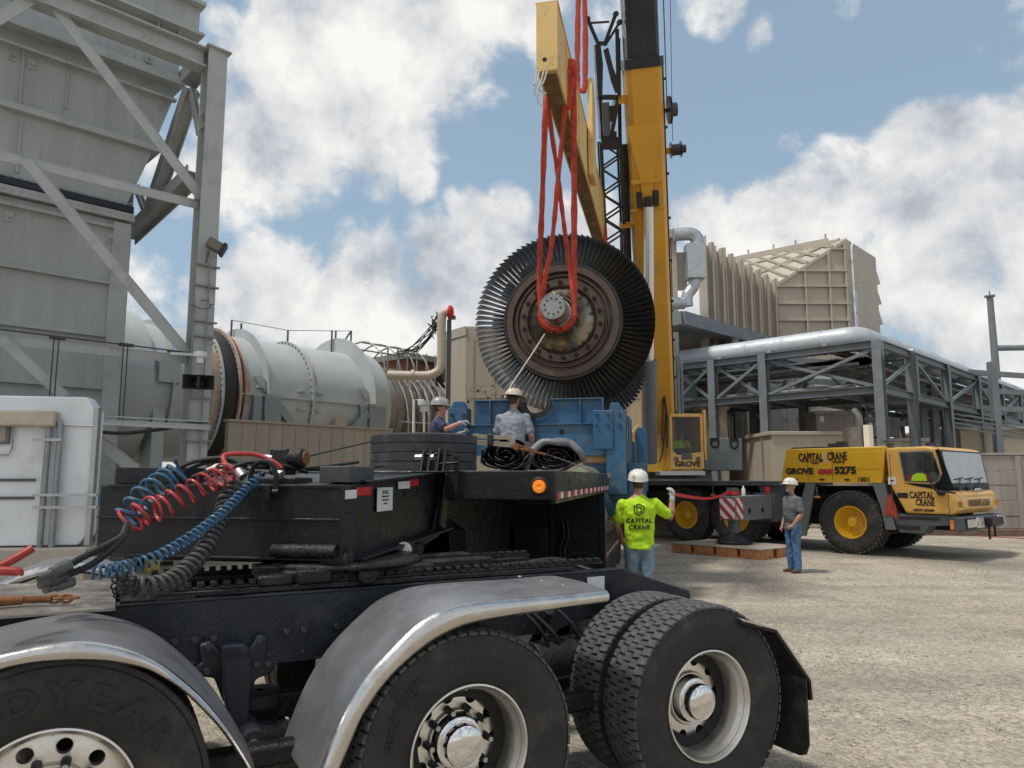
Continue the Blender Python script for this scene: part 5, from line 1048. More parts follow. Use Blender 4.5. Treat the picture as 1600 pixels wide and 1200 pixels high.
hose('air_hose', [(365, 732, 4.06), (352, 724, 4.1), (350, 712, 4.15), (372, 709, 4.2), (402, 711, 4.25), (428, 722, 4.25), (440, 732, 4.25)], .013, redhose, 'red ribbed hose end looping over the trailer front', 'hose')
o = helix([at(*p) for p in [(106, 884, 3.12), (135, 868, 3.2), (165, 853, 3.3), (190, 838, 3.45), (198, 820, 3.6)]], .011, 44, .0045).build('sheathed_air_line', blackr); tag(o, 'black spiral wrapped line from the upper coupling, above its twin', 'hose')
o = helix([at(*p) for p in [(108, 897, 3.12), (140, 884, 3.2), (170, 862, 3.3), (192, 840, 3.45), (200, 822, 3.6)]], .011, 44, .0045).build('sheathed_air_line', blackr); tag(o, 'black spiral wrapped line from the lower coupling, below its twin', 'hose')
o = helix([at(*p) for p in [(190, 930, 3.3), (184, 912, 3.32), (190, 900, 3.34), (200, 905, 3.36), (196, 925, 3.34)]], .028, 9, .004).build('coiled_wire', blackr); tag(o, 'tangled thin black coiled wire lying on the truck frame', 'wire')
# clamps and chain binder on the deck plate
for i, (pts, lab) in enumerate((([(-25, 895, 2.72), (10, 880, 2.78), (50, 857, 2.85)], 'red jumper clamp handle pointing up beside the truck deck plate'), ([(-30, 892, 2.70), (25, 893, 2.74), (28, 898, 2.74)], 'red jumper clamp handle lying flat on the truck deck plate'))):
    P = [at(*p) for p in pts]; mb = MB(); mb.tube(smoothpath(P, 6), [.016 if k else .012 for k in range(13)], 10); o = mb.build('clamp_handle', M('red_grip', (.36, .03, .02), .5, 0, .35, 9, dirt=(.2, .08, .05), damt=.4)); tag(o, lab, 'clamp', 'red clamps on the deck plate')
bn = empty('chain_binder', Matrix.Identity(4), 'rusty ratchet chain binder with chain lying on the truck deck plate', 'binder')
zc = 1.245; P0 = onz(-40, 943, zc); P1 = onz(36, 937, zc); P2 = onz(80, 936, zc)
MB().cyl(P0, P1, .022, 14).build('barrel', rustm, bn)
mb = MB(); mb.cyl(P1, P2, .013, 12)
for i in range(14): c = P1.lerp(P2, (i + .5) / 14); mb.cyl(c, c + (P2 - P1).normalized() * .005, .0165, 12)
mb.build('screw', rustm, bn)
mb = MB(); dd = (P2 - P1).normalized()
for i in range(4):
    c = P2 + dd * (.012 + .026 * i) + Vector((0, 0, .004 * (i % 2))); sd_ = Vector((-dd.y, dd.x, 0)) if i % 2 else Vector((0, 0, 1)); 
    mb.tube([c + dd * (.026 * cos(t)) + sd_ * (.017 * sin(t)) for t in [2 * pi * k / 14 for k in range(15)]], .007, 8)
mb.build('chain', rustm, bn)
# rolled tarpaulins on the deck
def tarp(name, cpx, Y, rw, rh, turns, ln, mat_, lab, par_fr=R, outer=None, grp='rolled tarpaulins on the trailer', ang=0, z0=1.858):
    c = R.l(at(*cpx, Y)); mb = MB(); N = int(turns * 26); rnd = random.Random(int(cpx[0])); pts = []
    for i in range(N + 1):
        th = 2 * pi * i / 26; f = .12 + .88 * i / N; nz = 1 + .05 * sin(3.1 * th + cpx[0]) + .04 * sin(5.7 * th) + rnd.uniform(-.03, .03)
        pts.append((cos(th) * rw * f * nz, sin(th) * rh * f * nz + rh))
    K = 9; vs = []
    for k in range(K + 1):
        x = ln * k / K - .02; ww = 1 + .05 * sin(k * 2.1 + cpx[0])
        for i, (a, b) in enumerate(pts):
            e = .03 * sin(i * .9) if k == 0 else 0
            vs.append((x + e, a * ww + .015 * sin(k + i * .3), max(.004, b * (1 + .04 * sin(k * 1.7 + i * .12)))))
    n = len(pts); fs = [(k * n + i, k * n + i + 1, (k + 1) * n + i + 1, (k + 1) * n + i) for k in range(K) for i in range(n - 1)]
    mb.add(vs, fs); o = mb.build(name, mat_, smooth=180); o.matrix_world = R.m @ Matrix.Translation((c.x, c.y, z0)) @ Matrix.Rotation(ang, 4, 'Z')
    sol = o.modifiers.new('s', 'SOLIDIFY'); sol.thickness = .008; tag(o, lab, 'tarp', grp); return o
tarp('rolled_tarpaulin', (790, 720), 6.9, .27, .155, 7, .9, tarpm, 'rolled black tarpaulin on the trailer deck next to the spare tyre')
t2 = tarp('rolled_tarpaulin', (868, 720), 7.0, .265, .145, 7, .9, tarpm, 'rolled tarpaulin under a grey cover at the deck edge', ang=.15)
mb = MB(); vs = []; nA, nB = 22, 10
for j in range(nB + 1):
    for i in range(nA + 1):
        a = pi * (-.08 + 1.0 * i / nA); e_ = (.80, 1, 1)[min(j, 2)]; r1 = .30 * e_ * (1 + .03 * sin(i * 1.3 + j)) ; r2 = .315 * e_ * (1 + .05 * sin(i * .8 + j * .7))
        vs.append((-.07 + .9 * max(0, j - 1) / nB - .012 * (j == 0) + .02 * sin(i * .9), r1 * cos(a) * 1.02, max(.004, r2 * sin(a) ** .8 if sin(a) > 0 else .004)))
mb.add(vs, [(j * (nA + 1) + i, j * (nA + 1) + i + 1, (j + 1) * (nA + 1) + i + 1, (j + 1) * (nA + 1) + i) for j in range(nB) for i in range(nA)])
cv = mb.build('grey_cover', tarpg, t2, smooth=180); sl = cv.modifiers.new('s', 'SOLIDIFY'); sl.thickness = .01
# folded webbing with a black tie, ratchet
wv = empty('webbing_bundle', R.m @ Matrix.Translation(R.l(at(746, 686, 6.75))), 'folded tan webbing strap bound in black on top of the tarpaulins', 'strap')
mb = MB(); pts = []
for k in range(5):
    f = 1 - .17 * k
    pts += [(.05 * f * cos(t) * 1.0 - (0 if cos(t) > 0 else 0), .045 * f * sin(t)) for t in [pi * .5 + pi * q / 8 for q in range(9)]] + [(0.30 + .045 * f * cos(t), -.045 * f - .0 + .045 * f * sin(t) + .045 * f) for t in [-pi * .5 + pi * q / 8 for q in range(9)]]
pl = [(a, 0, b - .25 * a * .35) for a, b in pts]
for k in range(len(pl) - 1):
    a, b = pl[k], pl[k + 1]; mb.beam((0, -a[0], a[2]), (0, -b[0], b[2]), .012, .07, up=(1, 0, 0))
mb.build('webbing', web, wv); MB().box(-.05, .05, -.16, -.10, -.075, .05).build('tie', blackr, wv, bevel=.02)
rt = empty('ratchet_strap', Matrix.Identity(4), 'rusty ratchet with strap stretched over the tarpaulins to the deck edge', 'ratchet strap')
mb = MB(); A = at(806, 700, 6.6); B = at(853, 710, 6.6)
mb.beam(A, B, .05, .02); mb.beam(A + Vector((0, .02, .03)), A.lerp(B, .6) + Vector((0, .02, .02)), .04, .015); mb.cyl(A + Vector((0, -.05, .01)), A + Vector((0, .06, .01)), .03, 10); mb.cyl(A.lerp(B, .35) + Vector((0, -.05, .01)), A.lerp(B, .35) + Vector((0, .06, .01)), .022, 10)
mb.build('ratchet', rustm, rt, bevel=.004)
mb = MB(); Q = smoothpath([at(795, 688, 6.75), at(808, 700, 6.6), at(855, 710, 6.6), at(905, 728, 6.5), at(924, 737, 6.35), R.w(2.6, -.92, 1.80), R.w(2.6, -.92, 1.68)], 4)
for a, b in zip(Q, Q[1:]): mb.beam(a, b, .028, .006)
mb.build('strap', M('strap_grey', (.10, .095, .085), .8, 0, .3, 20), rt)
# green tarps on the well deck
for (px, py, Y, rr, lab) in ((958, 875, 0, .30, 0), (960, 790, 0, .24, 1)):
    mb = MB(); yc = -.55; zc = ZW + (.30 if lab == 0 else .80)
    vs = []; n = 28; K = 8
    for k in range(K + 1):
        for i in range(n): a = 2 * pi * i / n; q = rr * (1 + .07 * sin(a * 3 + k) + .03 * sin(a * 7 + k * 2)); vs.append((xb + .12 + .9 * k / K, yc + cos(a) * q * (.85 if k in (0, K) else 1), zc + sin(a) * q * (.9 if k in (0, K) else 1)))
    mb.add(vs, [(k * n + i, k * n + (i + 1) % n, (k + 1) * n + (i + 1) % n, (k + 1) * n + i) for k in range(K) for i in range(n)] + [tuple(range(n)), tuple(range(K * n, K * n + n))])
    o = mb.build('rolled_canvas', M('green_canvas', (.13, .15, .10), .7, 0, .4, 6, 1, 24), smooth=180); o.matrix_world = R.m; tag(o, ('lower', 'upper')[lab] + ' green canvas roll stacked behind the trailer bulkhead', 'tarp', 'green canvas rolls')
# guy line
o = MB().tube(smoothpath([at(470, 716, 4.6), at(515, 705, 5.2), at(580, 690, 6.3)], 6), .006, 6).build('cord', blackr); tag(o, 'thin black cord rising from the trailer front to the spare tyre', 'cord')
# ================ CRADLE, ROTOR, BEAM, SLINGS
KS = 1.096
RC = at(880, 503, 11.5 * KS); rl = R.l(RC)
RO = Fr(RC.x, RC.y, 78, RC.z); RO.m = RO.m @ Matrix.Scale(KS * 1.04, 4)
cr = empty('steel_cradle', R, 'big blue painted steel transport cradle bolted together on the trailer', 'cradle')
xc = rl.x - 1.15 * KS
def Xp(pts, x=xc): return [R.X(a, b, x) for a, b in pts]
cut = [R.X(835, 628, xc)]; cy, cz = cut[0]; rr = .29
top = Xp([(742, 628), (943, 628), (943, 672), (742, 672)])
yL, yR = top[0][0], top[1][0]; zt, zb_ = top[0][1], top[2][1]
arc = [(cy + rr * cos(t), zt + rr * sin(t)) for t in [pi - 0 - pi * k / 14 * -1 for k in range(15)]]
arc = [(cy + rr * cos(t), zt - rr * sin(t)) for t in [pi * k / 14 for k in range(15)]]
out = [(yR, zb_), (yR, zt), ] + [(cy + rr * cos(pi + pi * k / 14), zt + rr * sin(pi + pi * k / 14)) for k in range(15)] + [(yL, zt), (yL, zb_)]
mb = MB(); mb.prism(out, 'x', xc, xc + .03)
for a, b in ((yR, cy - rr), (cy + rr, yL)): mb.box(xc - .06, xc + .10, min(a, b), max(a, b), zt + .001, zt + .02)
for px in (768, 908): y = R.X(px, 640, xc)[0]; mb.box(xc - .06, xc - .001, y, y + .02, zb_, zt)
mb.box(xc - .06, xc - .001, yR, yR + .02, zb_, zt)
mb.build('saddle_plate', blue, cr, bevel=.003)
mb = MB(); mb.lathe([(-.14, rr - .10), (-.14, rr), (.14, rr), (.14, rr - .10)], 24, Matrix.Translation((xc + .2, cy, zt)), pi, 2 * pi, closed=True); mb.lathe([(-.06, rr - .04), (-.06, rr - .005), (.0, rr - .005), (.0, rr - .04)], 24, Matrix.Translation((xc - .02, cy, zt)), pi, 2 * pi, closed=True)
mb.build('saddle', blackr, cr)
pk = Xp([(732, 666), (948, 666), (948, 710), (732, 710)], xc - .1)
mb = MB(); mb.box(xc - .12, xc - .06, pk[1][0], pk[0][0], pk[2][1], pk[0][1]); mb.box(xc - .16, xc + .10, pk[1][0], pk[0][0], pk[0][1] - .001 + .002, pk[0][1] + .012); mb.box(xc - .16, xc - .12, pk[1][0], pk[0][0], pk[2][1] - .015, pk[2][1]); mb.build('cross_beam', blue, cr, bevel=.003)
a, b = R.X(878, 675, xc - .12); MB().cyl((xc - .125, a, b), (xc - .121, a, b), .04, 16).build('lifting_hole', darkm, cr)
def post(px0, px1, pyt, pyb, x, dep=.3):
    a = R.X(px0, pyt, x); b = R.X(px1, pyb, x); mb = MB(); mb.box(x, x + dep, b[0], a[0], b[1], a[1]); return mb.build('post', blue, cr, bevel=.004), a, b
po, a, b = post(946, 980, 641, 772, xc - .22)
mb = MB(); q = Xp([(926, 641), (957, 641), (957, 702), (926, 702)], xc - .24); mb.box(xc - .245, xc - .222, q[1][0], q[0][0], q[2][1], q[0][1]); mb.build('bolt_plate', blue, cr, bevel=.01)
mb = MB()
for px, py in ((950, 647), (950, 664), (932, 647), (932, 664), (968, 647), (968, 664)): a, b = R.X(px, py, xc - .245); mb.cyl((xc - .247 if px < 957 else xc - .221, a, b), (xc - .275 if px < 957 else xc - .24, a, b), .022, 6)
for px, py in ((706, 648), (724, 648)): a, b = R.X(px, py, xc - .22); mb.cyl((xc - .2, a, b), (xc - .25, a, b), .026, 6)
mb.build('cradle_bolts', M('blue_bolt', (.02, .07, .14), .4, .3), cr, smooth=20)
po2, a, b = post(700, 728, 638, 735, xc - .2)
post(992, 1012, 677, 768, xc + .7); post(986, 992, 690, 768, xc + .7); post(980, 985, 650, 770, xc - .1, .9)
for px, x, t0, t1, py0, py1 in ((716, xc - .1, .13, .07, 638, 627), (961, xc - .1, .10, .06, 641, 629), (1002, xc + .8, .1, .06, 677, 668)):
    a, z0 = R.X(px, py0, x); _, z1 = R.X(px, py1, x); mb = MB(); mb.prism([(a - t0, z0), (a + t0, z0), (a + t1, z1), (a - t1, z1)], 'x', x, x + .14); mb.build('locating_lug', blue, cr, bevel=.006)
a, z0 = R.X(985, 690, xc + .3); 
mb = MB(); mb.box(xc - .05, xc + .9, R.X(912, 700, xc)[0] - .9, R.X(912, 700, xc)[0], ZW + .32, R.X(900, 724, xc)[1]); mb.box(xc - .1, xc + 6.6, R.X(968, 700, xc)[0], R.X(940, 700, xc)[0], ZW + .32, 1.42); mb.box(xc - .1, xc + 6.6, R.X(725, 700, xc)[0], R.X(700, 700, xc)[0], ZW + .32, 1.6); mb.box(xc - .1, xc + .3, R.X(975, 700, xc)[0], R.X(700, 700, xc)[0], ZW + .32, 1.35); mb.build('base_frame', blue, cr, bevel=.006)
q0 = R.X(905, 712, xc - .05); q1 = R.X(948, 722, xc - .05)
o = MB().box(xc - .1, xc + .12, q1[0], q0[0] + .3, q1[1] - .01, q0[1]).build('timber_block', wood, bevel=.006); o.matrix_world = R.m; tag(o, 'pale timber packing under the blue cross beam', 'timber')
o = MB().box(xc - 1.0, xc + 6.5, -.4, 2.2, ZW + .002, ZW + .318).build('dunnage', wood, bevel=.006); o.matrix_world = R.m; tag(o, 'timber dunnage bearing the blue cradle on the low deck', 'timber')
# ---- rotor
ro = empty('turbine_rotor', RO, 'huge dark turbine rotor with a ring of long blades hanging in red slings', 'rotor')
def L(prof, name, mat_, par=None, n=96, sm=35): return MB().lathe(prof, n).build(name, mat_, par or ro, smooth=sm)
cone = L([(-.02, .60), (-.04, .585), (-.10, .52), (-.22, .40), (-.36, .315), (-.50, .27), (-.56, .26), (-.56, .245), (-.62, .245)], 'shaft_cone', rotsteel, sm=60)
L([(-.60, .215), (-.66, .215), (-.66, .185), (-.70, .18), (-.98, .18), (-.99, .185), (-1.05, .185), (-1.06, .18), (-1.06, .001)], 'shaft_end', M('bright_steel', (.36, .34, .32), .28, .95, .15, 6, .05, 30, dirt=(.22, .17, .14), damt=.3, dscale=8), cone)
mb = MB(); 
for i in range(10): a = 2 * pi * i / 10 + .2; mb.cyl((-1.061, .115 * cos(a), .115 * sin(a)), (-1.068, .115 * cos(a), .115 * sin(a)), .014, 10)
for i in range(20): a = 2 * pi * i / 20; mb.cyl((-1.061, .162 * cos(a), .162 * sin(a)), (-1.064, .162 * cos(a), .162 * sin(a)), .006, 8)
mb.build('end_bolts', darkm, cone)
L([(-.13, .645), (-.15, .64), (-.15, .535), (-.12, .52), (-.05, .50), (.1, .5)], 'bolt_flange', rotbrown)
for i in range(18):
    a = 2 * pi * (i + .4) / 18; y, z = .585 * cos(a), .585 * sin(a)
    MB().lathe([(-.175, .001), (-.175, .012), (-.168, .013), (-.168, .020), (-.178, .022), (-.176, .033), (-.150, .035)], 12, Matrix.Translation((0, y, z))).build('flange_bolt', M('bolt_black', (.03, .022, .02), .45, .5), ro)
L([(-.10, .645), (-.06, .65), (-.05, .69), (-.09, .695), (-.09, .715), (-.03, .72), (-.03, .76), (-.10, .765), (-.11, .77), (-.11, .86), (-.10, .868), (.0, .87), (.25, .87)], 'rotor_disc', rotbrown)
mb = MB()
for i in range(92): a = 2 * pi * i / 92; c, s_ = cos(a), sin(a); mb.beam((-.112, .775 * c, .775 * s_), (-.112, .845 * c, .845 * s_), .004, .003, up=(1, 0, 0))
mb.build('engraved_marks', M('mark_grey', (.20, .16, .15), .5, .5), ro)
L([(-.09, .87), (-.10, .875), (-.10, .905), (-.07, .925), (.14, .925), (.14, .87)], 'blade_root_ring', M('root_dark', (.045, .042, .042), .45, .6, .2, 8))
def bladeset(nb, r0, r1, x0, ax0, ax1, s0, s1, name, grp=None, thick=.012, mat_=blade):
    proto = None
    K = 7; vs = []; chord = 6
    for k in range(K + 1):
        f = k / K; r = r0 + (r1 - r0) * f; ax = ax0 + (ax1 - ax0) * f; sl = s0 + (s1 - s0) * f; th = thick * (1 - .55 * f)
        top = []; bot = []
        for j in range(chord + 1):
            u = j / chord - .5; x = u * ax; t = sl * x + .022 * (1 - .7 * f) * (1 - 4 * u * u); hh = th * (1 - (2 * u) ** 2) * .5 + .0012
            top.append((x, t + hh)); bot.append((x, t - hh))
        for x, t in top + bot[::-1]: vs.append((x0 + x, t, r))
    n = 2 * (chord + 1); fs = [(k * n + i, k * n + (i + 1) % n, (k + 1) * n + (i + 1) % n, (k + 1) * n + i) for k in range(K) for i in range(n)] + [tuple(range(n)), tuple(range(K * n, K * n + n))[::-1]]
    proto = MB().add(vs, fs).build(name, mat_, ro, smooth=50)
    for i in range(nb):
        o = proto if i == 0 else proto.copy()
        if i: COL.objects.link(o)
        o.matrix_local = Matrix.Rotation(2 * pi * i / nb, 4, 'X')
    return proto
bladeset(98, .92, 1.385, .02, .13, .155, -.25, -.72, 'blade', thick=.016)
# further stages: one mesh per stage ring with its blades
def stage(x, rh, rt, nb, ax=.08, sl=.5, name='rear_stage'):
    mb = MB(); mb.lathe([(x - ax / 2, .3), (x - ax / 2, rh), (x + ax / 2, rh), (x + ax / 2, .3)], 64)
    for i in range(nb):
        a = 2 * pi * i / nb; M_ = Matrix.Rotation(a, 4, 'X'); vs = [M_ @ Vector((x + u * ax, sl * u * ax + w, r)) for r in (rh - .01, rt) for u, w in ((-.5, 0), (0, .006), (.5, 0), (0, -.006))]
        mb.add(vs, [(0, 1, 5, 4), (1, 2, 6, 5), (2, 3, 7, 6), (3, 0, 4, 7), (4, 5, 6, 7)])
    return mb.build(name, blade, ro, smooth=20)
stage(.42, .88, 1.22, 92, .12, -.55); stage(.85, .86, 1.10, 80, .11, -.6)
for i in range(9): stage(2.4 + i * .33, .72 + .012 * i, .86 + .03 * i, 72, .10, .8, 'compressor_stage')
L([(.1, .6), (.1, .86), (.3, .86), (.35, .6), (.5, .6), (.9, .84), (1.0, .6), (1.1, .5), (2.2, .5), (2.3, .68), (5.4, .75), (5.6, .4), (6.3, .3), (6.8, .3), (6.8, 0.001)], 'rotor_barrel', rotbrown)
# ---- spreader beam
bm_ = empty('lifting_beam', R, 'long pale yellow lifting beam with rust stained underside above the rotor', 'lifting beam')
xn = R.l(at(850, 100, 9.3 * KS)).x; c1 = R.X(837, 106, xn); c2 = R.X(872, 4, xn); c3 = R.X(838, 4, xn)
y0, y1, z0, z1 = R.X(873, 118, xn)[0], c1[0], R.X(855, 110, xn)[1], c3[1]
xf = R.l(at(940, 378, 16.6 * KS)).x + .2
mb = MB(); mb.box(xn, xf, y0 + .02, y1 - .02, z0, z0 + .02); mb.box(xn, xf, y0 + .0, y1 - .0, z1 - .02, z1); mb.box(xn + .05, xf - .02, y0 + .02, y0 + .04, z0 + .02, z1 - .02); mb.box(xn + .05, xf - .02, y1 - .04, y1 - .02, z0 + .02, z1 - .02)
mb.box(xn, xn + .03, y0 + .01, y1 - .01, z0 + .02, z1 - .02); mb.build('box_girder', beamy, bm_, bevel=.006)
MB().box(xn + .1, xf - .1, y0 + .05, y1 - .05, z0 - .006, z0 - .001).build('rusty_underside', M('rusty_bottom', (.16, .09, .035), .8, 0, .4, 4, .4, 50, dirt=(.30, .20, .08), damt=.4, dscale=3), bm_)
a, b = R.X(851, 93, xn); MB().cyl((xn - .003, a, b), (xn - .001, a, b), .035, 16).build('drain_hole', darkm, bm_)
mb = MB(); ym = (y0 + y1) / 2
xm1 = R.l(at(922, 200, 13.2 * KS)).x
zt1 = R.Y(918, 122, y0)[1]
mb.prism([(xm1 - .32, z0 + .1), (xm1 + .32, z0 + .1), (xm1 + .30, zt1 - .2), (xm1 + .1, zt1), (xm1 - .25, zt1), (xm1 - .32, zt1 - .2)], 'y', y0 - .10, y0 - .0); mb.build('lifting_lug', beamy, bm_, bevel=.006)
mb = MB()
for xx, rr_ in ((xn + 1.15, .30), (xf - .6, .30)): mb.lathe([(-.06, .001), (-.06, rr_), (.06, rr_), (.06, .001)], 28, Matrix.Translation((xx, ym, z1 + .02)) @ AXY)
mb.build('sling_saddle', beamy, bm_, bevel=.01)
for xx in (xn + .9, xn + 2.6, xn + 4.4): MB().box(xx, xx + .02, y0 - .004 + .0, y0 + .02, z0 + .05, z1 - .05).build('stiffener', beamy, bm_)
rp = MB()
for k, (dx, ln_) in enumerate(((0, .55), (.03, .95), (.09, 1.25), (.13, .8))):
    p = [(xn + .02, y1 - .02 - dx * 1.2, z0 + .05), (xn - .03, y1 + .01 - dx, z0 - .2), (xn - .02, y1 + .03 - dx + .02 * k, z0 - ln_ * .35), (xn, y1 - dx * 1.2, z0 - ln_ * .45)]
    rp.tube(smoothpath(p, 5), .012, 6)
o = rp.build('loose_rope', M('rope_white', (.55, .52, .46), .9, 0, .15, 30)); o.matrix_world = R.m; tag(o, 'frayed white rope ends dangling from the near end of the yellow beam', 'rope')
# ---- slings
def sling(name, pts, w, lab, grp, m=redw, thick=.045, n=10):
    P = smoothpath([Vector(p) for p in pts], 10); mb = MB(); vs = []; k = len(P)
    for i in range(k):
        t = (P[min(i + 1, k - 1)] - P[max(i - 1, 0)]).normalized(); v = Vector((0, 1, 0)) - t * t.y; v = v.normalized() if v.length > .1 else t.orthogonal().normalized(); s_ = t.cross(v)
        ww = w * (1 + .10 * sin(i * 1.7) + .07 * sin(i * .6))
        for j in range(n): a = 2 * pi * j / n; vs.append(P[i] + s_ * cos(a) * ww / 2 + v * sin(a) * thick / 2)
    mb.add(vs, [(i * n + j, i * n + (j + 1) % n, (i + 1) * n + (j + 1) % n, (i + 1) * n + j) for i in range(k - 1) for j in range(n)] + [tuple(range(n)), tuple(range((k - 1) * n, k * n))])
    o = mb.build(name, m, smooth=180); tag(o, lab, 'sling', grp); return o
GS = 'red round slings of the lift'
sx_ = rl.x - .62; Yt = RC.y - .60
def under(a0, a1, r, xx=None, n=9):
    return [RO.w(-.66 + (xx or 0), r * cos(a0 + (a1 - a0) * k / n), r * sin(a0 + (a1 - a0) * k / n)) for k in range(n + 1)]
# local y of RO is left, z up: left side angle 0 -> bottom -pi/2 -> right -pi
sling('round_sling', [at(853, 125, 11.6), at(852, 172, 10.960), at(847, 320, 11.398), at(843, 420, 11.837)] + under(.1, -pi / 2 - .2, .235, -.02), .09, 'red sling leg hanging straight down on the left side of the rotor shaft', GS)
sling('round_sling', [at(896, 104, 11.289), at(897, 300, 11.618), at(897, 420, 11.837)] + under(-pi - .1, -pi / 2 + .1, .245, .05), .10, 'wide red sling leg hanging straight down on the right side of the shaft', GS)
sling('round_sling', [at(857, 130, 11.6), at(858, 176, 11.070), at(871, 270, 11.398), at(881, 350, 11.618), at(891, 425, 11.837)] + under(-pi + .1, -pi / 2 - .3, .27, -.08), .075, 'red sling leg crossing from upper left to the right of the shaft', GS)
sling('round_sling', [at(888, 108, 11.179), at(873, 270, 11.344), at(862, 380, 11.618), at(850, 445, 11.837)] + under(0, -pi / 2 + .3, .265, .1), .08, 'red sling leg crossing from upper right to the left of the shaft', GS)
sling('round_sling', [at(892, 122, 11.234), at(887, 170, 11.234), at(892, 96, 11.398), at(897, 120, 11.453)], .11, 'red sling eye looped over the rounded saddle of the yellow beam', GS)
sling('round_sling', [at(906, -60, 14.138), at(903, 20, 14.138), at(902, 110, 14.138), at(903, 138, 14.138), at(909, 141, 14.138), at(914, 130, 14.138), at(914, 20, 14.138), at(909, -60, 14.138)], .11, 'red sling loop coming down from above the picture to the beam lug', GS)
sling('round_sling', [at(944, 355, 17.974), at(945, 372, 17.865), at(946, 400, 17.865), at(944, 520, 17.865)], .09, 'short red sling at the far end of the yellow beam', GS)
# tag line
o = MB().tube(smoothpath([at(851, 522, 11.892), at(830, 555, 11.618), at(800, 600, 11.289), at(788, 622, 11.070)], 6), .012, 6).build('tag_line', M('rope_pale', (.55, .50, .43), .9, 0, .15, 30)); tag(o, 'pale tag line slanting from the shaft collar to the worker in a grey shirt', 'rope')
# ================ PEOPLE (local x = facing, y = left, z up)
def limb(mb, pts, rad, n=16, flat=None, cap=True):
    """pts, rad: (a,b) radii per section; a across the second axis"""
    P = [Vector(p) for p in pts]; k = len(P); vs = []; rows = []
    def ring(c, t, a_, b_):
        u = Vector((0, 1, 0)); u = u - t * u.dot(t); u = u.normalized() if u.length > .2 else Vector((1, 0, 0)); v = t.cross(u)
        return [c + u * cos(2 * pi * j / n) * a_ + v * sin(2 * pi * j / n) * b_ for j in range(n)]
    secs = []
    for i in range(k):
        t = (P[min(i + 1, k - 1)] - P[max(i - 1, 0)]).normalized(); a_, b_ = rad[i] if hasattr(rad[i], '__len__') else (rad[i], rad[i])
        if i == 0 and cap:
            for f in (.3, .75): secs.append((P[0] - t * min(a_, b_) * (.8 if cap is True else cap) * (1 - f), t, a_ * f ** .5, b_ * f ** .5))
        secs.append((P[i], t, a_, b_))
        if i == k - 1 and cap:
            for f in (.75, .3): secs.append((P[-1] + t * min(a_, b_) * .8 * (1 - f), t, a_ * f ** .5, b_ * f ** .5))
    for s_ in secs: vs += ring(*s_)
    m = len(secs); fs = [(i * n + j, i * n + (j + 1) % n, (i + 1) * n + (j + 1) % n, (i + 1) * n + j) for i in range(m - 1) for j in range(n)] + [tuple(range(n - 1, -1, -1)), tuple(range((m - 1) * n, m * n))]
    mb.add(vs, fs); return mb
def hand(mb, w, d, palm, curl=.5, side=1):
    """w wrist, d direction of the hand, palm = palm normal"""
    w = Vector(w); d = Vector(d).normalized(); p = Vector(palm); p = (p - d * p.dot(d)).normalized(); s_ = d.cross(p) * side
    limb(mb, [w, w + d * .04, w + d * .085], [(.026, .020), (.036, .018), (.038, .015)], 12)
    for i, (o, ln_) in enumerate(((-.028, .075), (-.009, .085), (.010, .08), (.028, .062))):
        b = w + d * .085 + s_ * o; c1 = curl * (.9 + .12 * i); q = [b]; dd = d.copy(); 
        for f, l in ((.45, .4), (.8, .33), (.6, .27)):
            an = c1 * f * 1.6; dd = (dd * cos(an) + p * sin(an)).normalized(); q.append(q[-1] + dd * ln_ * l)
        limb(mb, q, [.0095, .009, .0085, .007], 8)
    b = w + d * .03 - s_ * .03; q = [b, b + (d * .6 - s_ * .7 + p * .3).normalized() * .035, b + (d * .6 - s_ * .7 + p * .3).normalized() * .035 + (d + p * .6).normalized() * .03]; limb(mb, q, [.013, .011, .009], 8)
def remesh(o, vx, sm=3):
    m = o.modifiers.new('r', 'REMESH'); m.mode = 'VOXEL'; m.voxel_size = vx; m.use_smooth_shade = True
    s_ = o.modifiers.new('s', 'SMOOTH'); s_.iterations = sm; s_.factor = .6
FT = bpy.data.textures.new('folds', 'CLOUDS'); FT.noise_scale = .11; FT.noise_depth = 2
def fold(o, st=.02):
    d = o.modifiers.new('d', 'DISPLACE'); d.texture = FT; d.strength = st; d.mid_level = .5; d.texture_coords = 'LOCAL'
